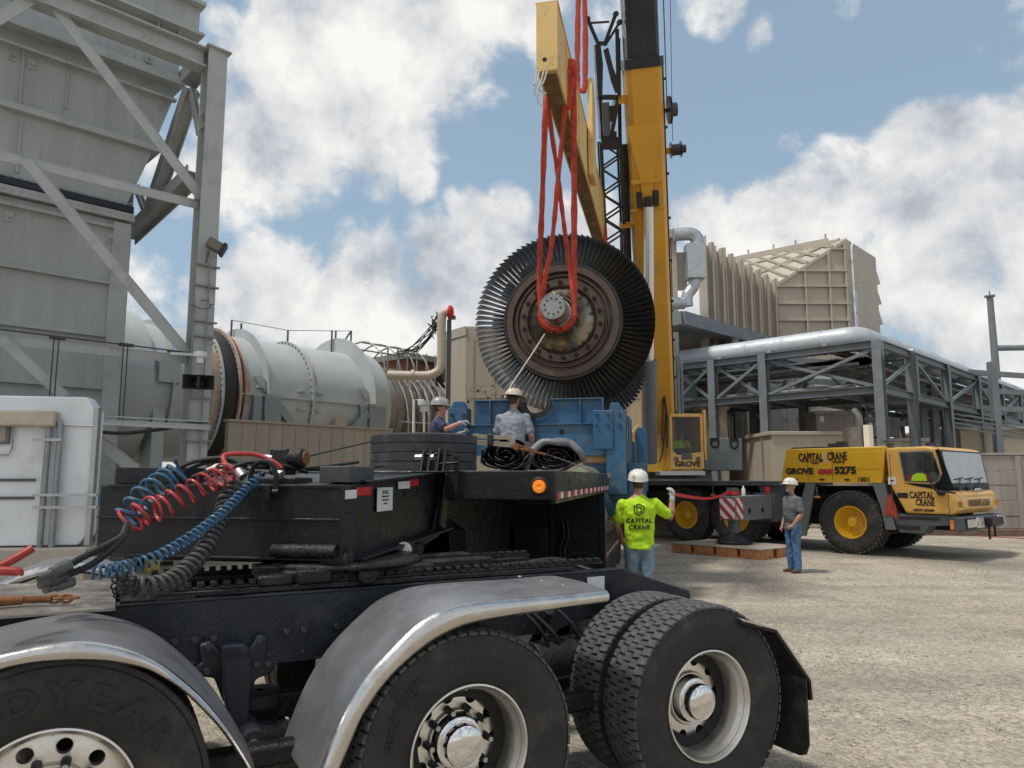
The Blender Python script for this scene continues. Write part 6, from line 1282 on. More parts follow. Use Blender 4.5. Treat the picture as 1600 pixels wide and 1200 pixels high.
def person(loc, deg, label, shirt, trousers, h=1.78, lean=0, arms=None, legs=None, head_turn=0, head_pitch=0, hat=None, hatstyle='cap', gloves=None, beard=None, sleeve=.55, group=None, sit=False, belly=0, skin=skinm, hair=(.10, .07, .05), shirt_len=.86, hands=None):
    k = h / 1.78; base = Matrix.Translation(loc) @ Matrix.Rotation(radians(deg), 4, 'Z') @ Matrix.Scale(k, 4)
    pr = bpy.data.objects.new('person', None); COL.objects.link(pr); pr.matrix_world = base; tag(pr, label, 'person', group)
    ln = Matrix.Translation((0, 0, .95)) @ Matrix.Rotation(lean, 4, 'Y') @ Matrix.Translation((0, 0, -.95))
    U = lambda v: ln @ Vector(v)
    A = {'L': [(-.02, .24, 1.13), (.05, .25, .88)], 'R': [(-.02, -.24, 1.13), (.05, -.25, .88)]}; A.update(arms or {})
    G = {'L': [(.01, .105, .49), (0, .11, .085)], 'R': [(.01, -.105, .49), (0, -.11, .085)]}; G.update(legs or {})
    TOR = [((0, 0, .86), (.148, .100)), ((0, 0, .95), (.158, .106)), ((.0, 0, 1.05), (.165, .115 + belly)), ((.0, 0, 1.17), (.174, .120 + belly)), ((-.005, 0, 1.30), (.196, .128 + belly * .3)), ((-.01, 0, 1.39), (.205, .112)), ((-.012, 0, 1.45), (.160, .085)), ((-.008, 0, 1.495), (.082, .064))]
    b = MB(); limb(b, [U(p) for p, _ in TOR], [r for _, r in TOR]); limb(b, [U((-.008, 0, 1.45)), U((.0, 0, 1.52)), U((.012, 0, 1.60))], [.060, .055, .054])
    SH = {}
    for s_, q in (('L', 1), ('R', -1)):
        sh = U((-.01, q * .175, 1.42)); SH[s_] = sh; e, w = U(A[s_][0]), U(A[s_][1])
        limb(b, [sh, sh.lerp(e, .5), e, e.lerp(w, .3), w], [.062, .053, .044, .045, .030])
        hd = (hands or {}).get(s_, ((w - e), (0, -q, 0) if True else 0, .5)); hand(b, w, hd[0], hd[1], hd[2], -q)
        kn, an = Vector(G[s_][0]), Vector(G[s_][1]); hp = Vector((0, q * .09, .90))
        limb(b, [hp, hp.lerp(kn, .5), kn, kn.lerp(an, .35), an], [.092, .078, .056, .056, .040])
    HC = U((.018, 0, 1.665)); HM = Matrix.Translation(HC) @ ln.to_3x3().to_4x4() @ Matrix.Rotation(head_turn, 4, 'Z') @ Matrix.Rotation(head_pitch, 4, 'Y')
    hb = lambda c, r, sc: b.ball((0, 0, 0), 1, (1, 1, 1), 18) if 0 else b.add(*_ball(HM, c, r, sc))
    hb((0, 0, .01), 1, (.093, .074, .105)); hb((.022, 0, -.055), 1, (.066, .056, .062)); hb((.05, 0, -.095), 1, (.028, .026, .022)); hb((.092, 0, -.012), 1, (.022, .013, .022)); hb((.085, 0, .005), 1, (.012, .010, .03))
    hb((.078, 0, .028), 1, (.018, .05, .012)); hb((.083, 0, -.058), 1, (.012, .024, .008)); hb((-.005, .078, -.01), 1, (.018, .010, .030)); hb((-.005, -.078, -.01), 1, (.018, .010, .030)); hb((.07, .03, -.03), 1, (.018, .018, .018)); hb((.07, -.03, -.03), 1, (.018, .018, .018))
    o = b.build('body', skin, pr, smooth=180); remesh(o, .0075, 2)
    e = MB()
    for q in (1, -1): e.add(*_ball(HM, (.079, q * .030, .006), 1, (.011, .014, .008)))
    e.build('eyes', inkb, pr, smooth=180)
    hr = MB(); hr.add(*_ball(HM, (-.016, 0, .02), 1, (.092, .080, .105))); hr.build('hair', M('hair_%d' % int(hair[0] * 1000), hair, .8, 0, .3, 40, .5, 90), pr, smooth=180)
    if beard: bb = MB(); bb.add(*_ball(HM, (.062, 0, -.085), 1, (.032, .034, .034))); bb.add(*_ball(HM, (.088, 0, -.046), 1, (.01, .026, .008))); bb.build('beard', M('beard_grey', beard, .9, 0, .3, 60), pr, smooth=180)
    # shirt
    t = MB(); inf = .014
    T2 = [((0, 0, shirt_len - .035), (.186, .140 + belly * .6))] + [(p, (r[0] + inf + .004, r[1] + inf + .004)) for p, r in TOR[1:6]] + [((-.01, 0, 1.455), (.168, .098)), ((-.008, 0, 1.487), (.092, .076))]
    limb(t, [U(p) for p, _ in T2], [r for _, r in T2], cap=.12)
    for s_ in 'LR':
        sh = SH[s_]; e_, w = U(A[s_][0]), U(A[s_][1]); m1 = sh.lerp(e_, .9 * sleeve); end = sh.lerp(e_, sleeve * 1.25) if sleeve < .9 else e_
        if sleeve < .9: limb(t, [sh, m1, end], [.078, .074, .076])
        else: limb(t, [sh, sh.lerp(e_, .5), e_, w], [.070, .060, .054, .040])
    so_ = t.build('shirt', shirt, pr, smooth=180); remesh(so_, .010, 3); fold(so_, .036)
    # trousers
    j = MB(); limb(j, [(0, 0, .86), (0, 0, .93), (0, 0, 1.0)], [(.165, .118), (.172, .122), (.160, .116)])
    for s_, q in (('L', 1), ('R', -1)):
        kn, an = Vector(G[s_][0]), Vector(G[s_][1]); hp = Vector((0, q * .088, .90)); limb(j, [hp, hp.lerp(kn, .5), kn, kn.lerp(an, .5), an + (an - kn).normalized() * .02], [.104, .092, .074, .070, .066])
    jo = j.build('trousers', trousers, pr, smooth=180); remesh(jo, .010, 3); fold(jo, .034)
    for s_, q in (('L', 1), ('R', -1)):
        an = Vector(G[s_][1]); bo = MB(); limb(bo, [an + Vector((0, 0, .06)), an + Vector((-.005, 0, -.02)), an + Vector((0, 0, -.045))], [.052, .05, .045]); limb(bo, [an + Vector((-.04, 0, -.048)), an + Vector((.07, q * .01, -.045)), an + Vector((.155, q * .015, -.055))], [(.040, .038), (.044, .034), (.040, .026)])
        x = bo.build('boot', M('boot_leather', (.10, .06, .04), .7, 0, .3, 9), pr, smooth=180); remesh(x, .009, 2)
    if gloves:
        for s_, q in (('L', 1), ('R', -1)):
            if s_ not in gloves: continue
            w = U(A[s_][1]); e_ = U(A[s_][0]); gl = MB(); hd = (hands or {}).get(s_, ((w - e_), (0, -q, 0), .5)); limb(gl, [w - (w - e_).normalized() * .03, w], [.036, .032]); hand(gl, w, hd[0], hd[1], hd[2], -q)
            x = gl.build('glove', M('glove_grey', (.38, .37, .36), .9, 0, .25, 30), pr, smooth=180); remesh(x, .006, 1); d = x.modifiers.new('d', 'DISPLACE'); d.strength = .004
    if hat:
        hm = HM @ Matrix.Translation((-.005, 0, .045)) @ Matrix.Rotation(-pi / 2, 4, 'Y')
        ht = MB(); f = hm @ Matrix.Diagonal((1, 1, 1.22, 1))
        if hatstyle == 'full': ht.lathe([(-.005, .205 * .86), (.0, .185), (.012, .145), (.022, .122), (.06, .119), (.10, .100), (.128, .06), (.137, .001)], 40, f)
        elif hatstyle == 'cap': ht.lathe([(-.01, .122), (-.005, .128), (.005, .124), (.05, .119), (.09, .100), (.118, .06), (.127, .001)], 40, f)
        else: ht.lathe([(-.005, .10), (.03, .099), (.07, .085), (.085, .05), (.09, .001)], 32, f)
        if hatstyle in ('cap', 'ball'):
            vs = []
            for i in range(13):
                a = -1.0 + 2.0 * i / 12; r1 = .10; r2 = .135 + .055 * cos(a * 1.4)
                vs += [HM @ Vector((cos(a) * r1 * 1.15 - .005, sin(a) * r1, .048)), HM @ Vector((cos(a) * r2 * 1.1, sin(a) * r2 * .8, .033)), HM @ Vector((cos(a) * r2 * 1.1, sin(a) * r2 * .8, .038)), HM @ Vector((cos(a) * r1 * 1.15 - .005, sin(a) * r1, .056))]
            ht.add(vs, [(i * 4 + q, i * 4 + (q + 1) % 4, i * 4 + 4 + (q + 1) % 4, i * 4 + 4 + q) for i in range(12) for q in range(4)])
        ho = ht.build('hard_hat' if hatstyle != 'ball' else 'cap', hat, pr, smooth=60)
        if hatstyle != 'ball':
            rg = MB()
            for i in range(-1, 2): rg.tube([hm @ Vector((.128 * cos(a) + .002 if 0 else .127 * cos(a), i * .032, .145 * sin(a))) for a in [-1.1 + 2.2 * q / 12 for q in range(13)]], .006, 6)
            rg.build('hat_ridges', hat, ho, smooth=60)
    return pr, U, HM, SH
def _ball(m, c, r, sc, n=16):
    pr = [(-cos(pi * i / (n // 2)), max(sin(pi * i / (n // 2)), .002)) for i in range(n // 2 + 1)]
    q = MB().lathe(pr, n, m @ Matrix.Translation(c) @ Matrix.Diagonal((*sc, 1))); return q.v, q.f
hatw = M('hard_hat_white', (.68, .66, .60), .35, 0, .08, 12, dirt=(.35, .30, .24), damt=.3, dscale=14)
hatc = M('hard_hat_cream', (.60, .53, .42), .4, 0, .12, 12, dirt=(.35, .28, .2), damt=.45, dscale=16)
hatg = M('hard_hat_grey', (.34, .35, .35), .4, 0, .2, 12, dirt=(.06, .06, .06), damt=.4, dscale=14)
jeans = M('jeans_worn', (.17, .26, .34), .9, 0, .25, 9, .5, 120, dirt=(.30, .36, .38), damt=.35, dscale=6)
jeansd = M('jeans_blue', (.07, .15, .30), .9, 0, .25, 9, .5, 120, dirt=(.18, .26, .36), damt=.35, dscale=7)
jeansk = M('jeans_dark', (.04, .05, .08), .9, 0, .25, 9)
lime = M('lime_shirt', (.44, .70, .015), .85, 0, .06, 9, .3, 120)
gshirt = M('grey_tee', (.28, .30, .34), .9, 0, .12, 9, .4, 120, dirt=(.14, .15, .18), damt=.35, dscale=9)
dshirt = M('dark_grey_tee', (.11, .12, .13), .9, 0, .15, 9, .4, 120)
navy = M('navy_tee', (.045, .05, .10), .9, 0, .15, 9, .4, 120)
# lime shirt, back to the camera, facing up the yard
pb = onz(1003, 960, 0); Yp = 9.6; Xp_ = at(998, 800, Yp).x
p1, U1, _, _ = person((Xp_, Yp, 0), 82, 'worker in lime shirt and white hard hat seen from behind holding a red tag line', lime, jeans, 1.85, hat=hatw, hatstyle='cap', head_turn=.15, head_pitch=-.18, sleeve=.62, shirt_len=.90, gloves='R',
    arms={'R': [(.10, -.40, 1.24), (.12, -.42, 1.48)], 'L': [(.04, .27, 1.14), (.20, .22, .96)]}, hands={'R': ((.02, .0, 1), (.6, .8, 0), .9)}, legs={'L': [(.03, .10, .49), (.0, .09, .085)], 'R': [(.0, -.09, .49), (-.02, -.08, .085)]}, hair=(.06, .045, .035))
bk = -.170
def back_text(s, z, size, sx=1.0, bold=.002):
    text('shirt_print', s, size, plane_m((bk, 0, z), (0, -1, 0), (0, 0, 1)), inkb, p1, .003, sx, 'CENTER', bold=bold, spacing=1.12)
back_text('CAPITAL', 1.185, .075, 1.0); back_text('CRANE', 1.105, .075, 1.0)
mb = MB(); hx = lambda r, a0=30: [(0, r * cos(radians(a0 + 60 * i)), 1.345 + r * sin(radians(a0 + 60 * i))) for i in range(7)]
for r, seq in ((.068, range(0, 7)), (.034, (1, 2, 3, 4, 5, 6, 7))):
    P = hx(r)
    for a, b in zip(list(seq)[:-1], list(seq)[1:]): mb.beam((bk, *P[a % 6][1:]), (bk, *P[b % 6][1:]), .011, .045, up=(1, 0, 0))
mb.beam((bk, -.034 * .87, 1.345), (bk, -.03, 1.29), .011, .045, up=(1, 0, 0)); mb.beam((bk, .030, 1.38), (bk, .030, 1.40), .011, .045, up=(1, 0, 0)); mb.build('shirt_emblem', inkb, p1)
for yy, zz, c in ((.055, 1.735, inkb), (-.03, 1.715, inkb)): MB().lathe([(0, .001), (0, .018), (-.003, .018), (-.003, .001)], 20, Matrix.Translation((-.135, yy, zz))).build('hat_sticker', M('sticker', (.55, .55, .35), .5), p1)
hnd = p1.matrix_world @ Vector((.13, -.40, 1.53))
bpy.context.view_layer.update(); dg_ = bpy.context.evaluated_depsgraph_get()
sh_e = [c for c in p1.children if c.name.startswith('shirt') and 'print' not in c.name and 'emblem' not in c.name][0].evaluated_get(dg_)
for c in [c for c in p1.children if c.name.startswith('shirt_print') or c.name.startswith('shirt_emblem')]:   # press the print onto the cloth
    bas = c.matrix_basis.copy(); inv = bas.inverted()
    if c.name.startswith('shirt_print'):
        bm = bmesh.new(); bm.from_mesh(c.data); bmesh.ops.triangulate(bm, faces=bm.faces); bmesh.ops.subdivide_edges(bm, edges=[e for e in bm.edges if e.calc_length() > .02], cuts=1); bm.to_mesh(c.data); bm.free()
    for v in c.data.vertices:
        w_ = bas @ v.co; ok, hit, _, _ = sh_e.ray_cast(Vector((-.5, w_.y, w_.z)), Vector((1, 0, 0)))
        if ok: w_.x = hit.x - (.008 if w_.x < bk else .004); v.co = inv @ w_
# worker by the jack
Ym = 14.4; Xm = at(1240, 850, Ym).x
p2, _, _, _ = person((Xm, Ym, 0), 195, 'man in white hard hat, dark grey t-shirt and blue jeans standing beside the timber mat', dshirt, jeansd, 1.74, hat=hatw, hatstyle='cap', head_pitch=-.1, sleeve=.7, belly=.03, shirt_len=.88, beard=(.5, .47, .44),
    arms={'L': [(-.02, .26, 1.14), (.13, .20, .93)], 'R': [(-.05, -.25, 1.13), (.08, -.22, .90)]}, hands={'L': ((.7, -.5, -.5), (-.6, -.5, 0), .5)}, hair=(.3, .27, .24))
# grey t-shirt worker on the trailer
Yg = 11.2; c = at(801, 650, Yg)
person((c.x, Yg, 1.24), 75, 'worker in grey t-shirt and full brim hard hat standing at the cradle, back turned', gshirt, jeansk, 1.86, hat=hatc, hatstyle='full', head_turn=-.35, head_pitch=.05, sleeve=.62, lean=.08,
    arms={'R': [(.03, -.27, 1.14), (.20, -.24, .98)], 'L': [(.06, .25, 1.14), (.25, .18, 1.0)]}, hair=(.06, .04, .03))
# navy worker at the left post
Yn = 11.15; c = at(686, 650, Yn)
pn, _, _, _ = person((c.x, Yn, 1.24), 2, 'worker in navy t-shirt and striped grey hard hat gripping the left cradle post', navy, jeansk, 1.72, hat=hatg, hatstyle='cap', head_pitch=.05, sleeve=.55, gloves='LR',
    arms={'R': [(.13, -.26, 1.31), (.35, -.20, 1.42)], 'L': [(.15, .27, 1.2), (.34, .2, 1.28)]}, hands={'R': ((.9, .2, .2), (.1, .6, -.6), .6)}, hair=(.05, .04, .035))
# ================ MOBILE CRANE: local x forward (to the cab), y to the far side
C = Fr(8.0, 17.7, degrees(atan2(-.75, .66)))
ck = empty('mobile_crane', C, 'large yellow mobile crane with raised boom and long carrier parked behind the rotor', 'crane')
CW = 2.75
tyc = M('crane_tyre', (.028, .027, .027), .75, 0, .3, 5, .4, 60, dirt=(.12, .10, .085), damt=.35, dscale=3)
def crane_wheel(x, y, steer=0, flip=1):
    r, w = .745, .50; wh = MB().lathe([(-.16, .001), (-.16, .10), (-.10, .13), (-.06, .13), (-.03, .24), (-.02, .30), (-.09, .34), (-.20, .365), (-.225, .385), (-.235, .385), (-.235, .36), (.0, .34), (.1, .001)], 48, AXY).build('wheel', yel, ck)
    wh.matrix_local = Matrix.Translation((x, y, r)) @ Matrix.Rotation(steer, 4, 'Z')
    h = w / 2; pr = [(-h * .82, .37), (-h * .96, .42), (-h * 1.05, .52), (-h * 1.05, .60), (-h * 1.0, .68), (-h * .92, .715), (-h * .6, .722)]; pr += [(-a, b) for a, b in reversed(pr)]
    MB().lathe(pr, 64, AXY).build('tyre', tyc, wh)
    mb = MB(); nb = 40
    for off, wd, ph in ((-.42, .20, 0), (-.20, .20, .5), (.0, .17, 0), (.20, .20, .5), (.42, .20, 0)):
        for i in range(nb):
            a0 = 2 * pi * (i + ph) / nb; a1 = a0 + 2 * pi / nb * .72; vs = [AXY @ Vector((x_ * w, rr * cos(a + (x_ - off) * .25), rr * sin(a + (x_ - off) * .25))) for rr in (.715, r) for x_, a in ((off - wd / 2, a0), (off + wd / 2, a0), (off + wd / 2, a1), (off - wd / 2, a1))]
            mb.add(vs, [(4, 5, 6, 7), (0, 1, 5, 4), (1, 2, 6, 5), (2, 3, 7, 6), (3, 0, 4, 7)])
    mb.build('tread', M('crane_tread', (.06, .058, .055), .9, 0, .3, 9, dirt=(.2, .18, .15), damt=.4, dscale=8), wh, smooth=20)
    nb_ = MB()
    for i in range(10): a = 2 * pi * i / 10; nb_.cyl((.19 * cos(a), -.055, .19 * sin(a)), (.19 * cos(a), -.09, .19 * sin(a)), .018, 8)
    nb_.build('wheel_nuts', yelb, wh)
    return wh
for x in (0, -3.05, -4.65, -7.2, -8.9): crane_wheel(x, .25)
for x, s_ in ((0, 0), (-3.05, 0), (-4.65, 0)): crane_wheel(x, CW - .25, s_)
z = lambda px, py, y=0: C.Y(px, py, y)
deck = z(1210, 752)[1]; xL = z(1222, 700)[0]; xR = z(1383, 697)[0]; ztop = z(1380, 697)[1]; zbot = z(1300, 754)[1]; zmid = z(1385, 754)[1]
# engine cover
a0, a1, a2, a3 = z(1228, 701), z(1220, 752), z(1379, 755), z(1383, 697)
mb = MB(); mb.prism([(a0[0], ztop), (a1[0], zbot), (a2[0], zbot), (a3[0], ztop)], 'y', .0, CW); mb.build('engine_cover', yel, ck, bevel=.03)
MB().box(xR - .95, xR - .10, -.012, .0, zbot + .32, ztop - .12).build('access_panel', yel, ck, bevel=.006)
def side_text(s, px, py, size, px1, m=inkb, y=-.016, shear=0, bold=.004):
    a, b = z(px, py, y); a2, b2 = z(px1, py, y); return text('lettering', s, size, plane_m((a, y, b), (1, 0, 0), (0, 0, 1)), m, ck, .002, 1, 'LEFT', shear, bold, 1, fit=a2 - a)
side_text('CAPITAL', 1248, 720.5, .27, 1286, bold=.008); side_text('CRANE', 1293, 719, .27, 1324, bold=.008)
p, q = z(1255, 722.5), z(1287, 721.5); MB().box(p[0], q[0], -.004, -.001, p[1] - .0, p[1] + .016).build('underline', inkb, ck)
p, q = z(1301, 721.5), z(1324, 720.5); MB().box(p[0], q[0], -.004, -.001, p[1] - .0, p[1] + .016).build('underline', inkb, ck)
p = z(1288.5, 715.5); MB().lathe([(-.004, .001), (-.004, .10), (-.001, .10), (-.001, .001)], 20, Matrix.Translation((p[0], -.002, p[1])) @ AXY @ Matrix.Diagonal((1, .8, 1.5, 1))).build('emblem', M('emblem_pale', (.60, .42, .15), .5), ck)
side_text('GROVE', 1228, 740.5, .20, 1271, bold=.010); side_text('GMK', 1278, 740.5, .16, 1304, inkr, shear=.25, bold=.012); side_text('5275', 1304, 740, .23, 1338, bold=.012); side_text('1001', 1341, 752.5, .15, 1358)
side_text('HOUSTON', 1268, 724.5, .03, 1279); side_text('281-578-9990', 1302, 723.7, .03, 1320)
for px in (1262, 1300): a = z(px, 730)[0]; MB().box(a, a + .012, -.004, .0, zbot + .05, ztop - .06).build('cover_seam', dgrey, ck)
for px in (1240, 1281, 1320): a = z(px, 749)[0]; MB().box(a, a + .12, -.02, -.001, zbot + .05, zbot + .09).build('cover_latch', blackr, ck, bevel=.004)
MB().box(a1[0] + .02, a2[0] - .02, -.008, 0, zbot + .0, zbot + .03).build('cover_lip', yel, ck)
# deck and chassis
mb = MB(); mb.box(-12.6, a1[0] + .05, -.02, CW + .02, deck - .12, deck); mb.build('deck', dgrey, ck, bevel=.01)
mb = MB(); mb.box(-12.4, 2.0, .75, CW - .75, .62, deck - .12); mb.box(-12.3, 1.2, .55, CW - .55, 1.0, 1.4); mb.build('chassis', darkm, ck)
mb = MB(); w_ = lambda lst: [z(*p) for p in lst]
mb.prism([z(1212, 754), z(1232, 754), z(1262, 838), z(1232, 838)][::1] if 0 else [(z(1258, 755)[0], zbot - .0), (z(1273, 755)[0], zbot), (z(1258, 838)[0] + .0, .36), (z(1261, 838)[0] - .45, .36), (z(1245, 790)[0], .9)], 'y', .02, .1)
mb.prism([(z(1362, 755)[0], zbot), (z(1382, 755)[0], zbot), (z(1396, 822)[0] + .05, .62), (z(1383, 822)[0], .62), (z(1376, 790)[0], 1.1)], 'y', .0, .6); mb.build('mudguard', mgrey, ck, bevel=.01)
mb = MB(); mb.prism([(z(1183, 753)[0], deck - .13), (z(1222, 753)[0], deck - .13), (z(1222, 790)[0], 1.0), (z(1196, 785)[0], 1.05)], 'y', .05, .3); mb.box(z(1060, 770)[0], z(1025, 770)[0] if 0 else z(1060, 770)[0] + .02, .0, .03, 1.2, 1.7)
for px in (1045, 1113, 1275): a = z(px, 765)[0]; mb.box(a, a + .03, .0, .03, deck - .36, deck - .12)
mb.cyl((z(1222, 785)[0], .1, .95), (z(1222, 785)[0], .6, .95), .28, 20); mb.build('chassis_brackets', dgrey, ck)
for px in (1045, 1113, 1275): a = z(px, 767)[0]; MB().box(a - .05, a + .09, -.01, .03, deck - .40, deck - .35).build('marker', M('marker_amber', (.6, .22, .06), .4), ck)
# driver's cab
yc0 = -.06; cab = [z(p[0], p[1], yc0) for p in ((1383, 700), (1466, 696), (1480, 770), (1484, 768), (1484, 803), (1402, 803), (1394, 790), (1380, 752))]
xc0, xcr, xcf, xcn = cab[0][0], cab[1][0], z(1482, 770, yc0)[0], z(1484, 800, yc0)[0]; zr = z(1440, 697, yc0)[1]; zh = z(1482, 769, yc0)[1]; zb = z(1450, 803, yc0)[1]
xnose = xcn + .12
mb = MB(); mb.prism([(xc0, zr - .02), (xcr - .25, zr), (xcr, zr - .06), (xcf, zh), (xcf + .10, zh - .02), (xnose, zh - .12), (xnose + .02, zb + .1), (xnose - .05, zb), (xc0 + .35, zb), (xc0 + .02, zbot)], 'y', yc0, CW - yc0 - .1); mb.build('driver_cab', yelc, ck, bevel=.07)
wp = [z(p[0], p[1], yc0) for p in ((1404, 706), (1452, 704), (1462, 716), (1470, 740), (1466, 752), (1458, 755), (1413, 752))]
MB().prism(wp, 'y', yc0 - .012, yc0 - .002).build('window_surround', mgrey, ck, bevel=.01)
cx = sum(p[0] for p in wp) / 7; cz = sum(p[1] for p in wp) / 7; wi = [(cx + (a - cx) * .94, cz + (b - cz) * .92) for a, b in wp]
MB().prism(wi, 'y', yc0 - .016, yc0 - .011).build('side_window', glass, ck)
MB().prism([z(p[0], p[1], yc0) for p in ((1461, 703), (1467, 701), (1492, 766), (1480, 768), (1430, 759), (1412, 754.5), (1458, 757), (1467, 752), (1472, 740), (1466, 716))], 'y', yc0 - .009, yc0 - .001).build('black_panel', blackp, ck)
a, b = z(1418, 751, yc0); MB().box(a, a + .50, yc0 - .022, yc0 - .016, b, b + .13).build('red_case', M('red_case', (.22, .03, .03), .5, 0, .1, 5), ck, bevel=.02)
MB().prism([z(p[0], p[1], yc0) for p in ((1424, 751.5), (1426, 743), (1432, 739.5), (1441, 739), (1447, 742), (1449, 751.5))], 'y', yc0 - .024, yc0 - .016).build('hi_vis_vest', lime, ck, bevel=.006)
# mirror
a, b = z(1448, 722, yc0 - .3); mb = MB(); mb.box(a - .06, a + .14, yc0 - .34, yc0 - .24, b - .22, b + .22); mb.build('mirror', blackr, ck, bevel=.04)
a2_, b2_ = z(1470, 770, yc0 - .1); MB().tube(smoothpath([(a, yc0 - .3, b - .2), (a + .12, yc0 - .28, b - .6), (a + .32, yc0 - .12, b2_ + .02), (a + .42, yc0, b2_)], 5), .02, 8).build('mirror_arm', blackr, ck); MB().ball((a2_, yc0 - .08, b2_), .09, (1, 1, .8)).build('side_lamp', blackr, ck)
MB().box(z(1402, 776, yc0)[0], z(1419, 776, yc0)[0], yc0 - .012, yc0 - .001, z(1410, 778, yc0)[1], z(1410, 770, yc0)[1]).build('door_handle', blackr, ck, bevel=.01)
for px in (1402,): a = z(px, 760, yc0)[0]; MB().box(a - .13, a - .115, yc0 - .004, yc0, zb + .05, zr - .15).build('door_seam', dgrey, ck)
a = z(1482, 785, yc0)[0]; MB().box(a, a + .014, yc0 - .004, yc0, zb + .02, zh - .03).build('door_seam', dgrey, ck)
side_text('CAPITAL', 1421, 778, .20, 1460, y=yc0 - .004, bold=.006); side_text('CRANE', 1431, 789.5, .20, 1461, y=yc0 - .004, bold=.006); side_text('USDOT 2676695', 1427, 798.5, .07, 1460, y=yc0 - .004)
for a_, b_, c_ in ((1429, 1460, 778), (1438, 1461, 790)): p, q = z(a_, c_, yc0), z(b_, c_, yc0); MB().box(p[0], q[0], yc0 - .004, yc0 - .001, p[1], p[1] + .014).build('underline', inkb, ck)
a, b = z(1388, 757, yc0); MB().box(a, a + .17, yc0 - .003, yc0 + .01, b, b + .17).build('warning_sticker', signw, ck); MB().box(a + .05, a + .13, yc0 - .006, yc0 - .003, b + .07, b + .10).build('sticker_mark', inkb, ck)
# windscreen and nose
d = Vector((xcf - xcr, zh - (zr - .06))); nrm = Vector((-d.y, d.x)).normalized(); nrm = nrm if nrm.x > 0 else -nrm
def onscr(t, y, o): return (xcr + d.x * t + nrm.x * o, y, zr - .06 + d.y * t + nrm.y * o)
def scr(t0, t1, ya, yb, o0, o1, name, m, dy=0, bev=0):
    vs = [onscr(t, y, o) for o in (o0, o1) for t, y in ((t0, ya + dy), (t0, yb - dy), (t1, yb), (t1, ya))]
    return MB().add(vs, [(0, 1, 2, 3), (7, 6, 5, 4), (0, 1, 5, 4), (1, 2, 6, 5), (2, 3, 7, 6), (3, 0, 4, 7)]).build(name, m, ck, bevel=bev)
Yb = CW - yc0 - .1
scr(.03, .99, yc0 + .05, Yb - .05, .0, .010, 'screen_surround', blackp); scr(.07, .80, yc0 + .14, Yb - .14, .01, .018, 'windscreen', wglass)
mb = MB()
for y in (.45, 1.1, 1.75):
    mb.tube([onscr(.93, y, .05), onscr(.74, y + .25, .04), onscr(.70, y + .28, .035)], .012, 6); mb.tube([onscr(.72, y - .05, .03), onscr(.68, y + .50, .03)], .014, 6); mb.cyl(onscr(.95, y, .0), onscr(.93, y, .07), .04, 10)
mb.build('wipers', blackr, ck)
fy = lambda s, zz, size, m, sx: text('lettering', s, size, plane_m((xnose + .048, CW / 2 - .05, zz), (0, 1, 0), (0, 0, 1)), m, ck, .004, sx, 'CENTER', bold=.006)
MB().prism([(xcf + .06, zh - .03), (xnose + .03, zh - .17), (xnose + .045, zb + .12), (xnose, zb + .06)], 'y', .35, CW - .4).build('nose_panel', yelc, ck, bevel=.03)
fy('OVERSIZE LOAD', zb + .16, .21, M('ink_faded', (.16, .09, .04), .6, 0, .3, 30), .92); fy('GROVE', zb + .46, .13, silver, 1.0)
mb = MB()
for y in (.12, CW - .14): mb.beam((xnose + .03, y, zh - .2), (xnose + .05, y, zb + .15), .07, .02)
mb.build('nose_vents', M('vent_brown', (.35, .20, .05), .6), ck)
# roof fittings and exhaust
a, b = z(1391, 695, .3); mb = MB(); mb.cyl((a, .3, zr), (a, .3, zr + .10), .08, 16); mb.cyl((a, .3, zr + .10), (a, .3, zr + .13), .20, 24); mb.cyl((a, .3, zr + .15), (a, .3, zr + .18), .17, 24); mb.cyl((a, .3, zr + .13), (a, .3, zr + .15), .12, 16); mb.build('beacon', mgrey, ck)
mb = MB(); a = z(1455, 694, .5)[0]; mb.cyl((a, .5, zr), (a, .5, zr + .08), .13, 16); mb.build('blue_beacon', M('beacon_blue', (.04, .03, .08), .3), ck)
ex_ = C.l(at(1334, 690, 19.2)); ez_ = C.l(at(1334, 668, 19.2)).z
mb = MB(); mb.cyl((ex_.x, ex_.y, ztop - .02), (ex_.x, ex_.y, ez_), .26, 24); mb.tube(smoothpath([(ex_.x + .15, ex_.y, ez_ - .1), (ex_.x + .15, ex_.y, ez_ + .25), (ex_.x + .02, ex_.y, ez_ + .45)], 5), .10, 14); mb.build('exhaust', M('exhaust_steel', (.22, .21, .20), .45, .7, .2, 5), ck)
MB().box(ex_.x + .28, ex_.x + .42, ex_.y - .05, ex_.y + .2, ztop - .02, ez_ + .05).build('exhaust_shield', signw, ck)
mb = MB()
for px, w2, h2 in ((1265, .9, .05), (1300, .12, .12), (1316, .22, .16)): a = z(px, 697, .5)[0]; mb.box(a - w2 / 2, a + w2 / 2, .4, .6, ztop - .01, ztop + h2)
mb.build('cover_fittings', blackr, ck)
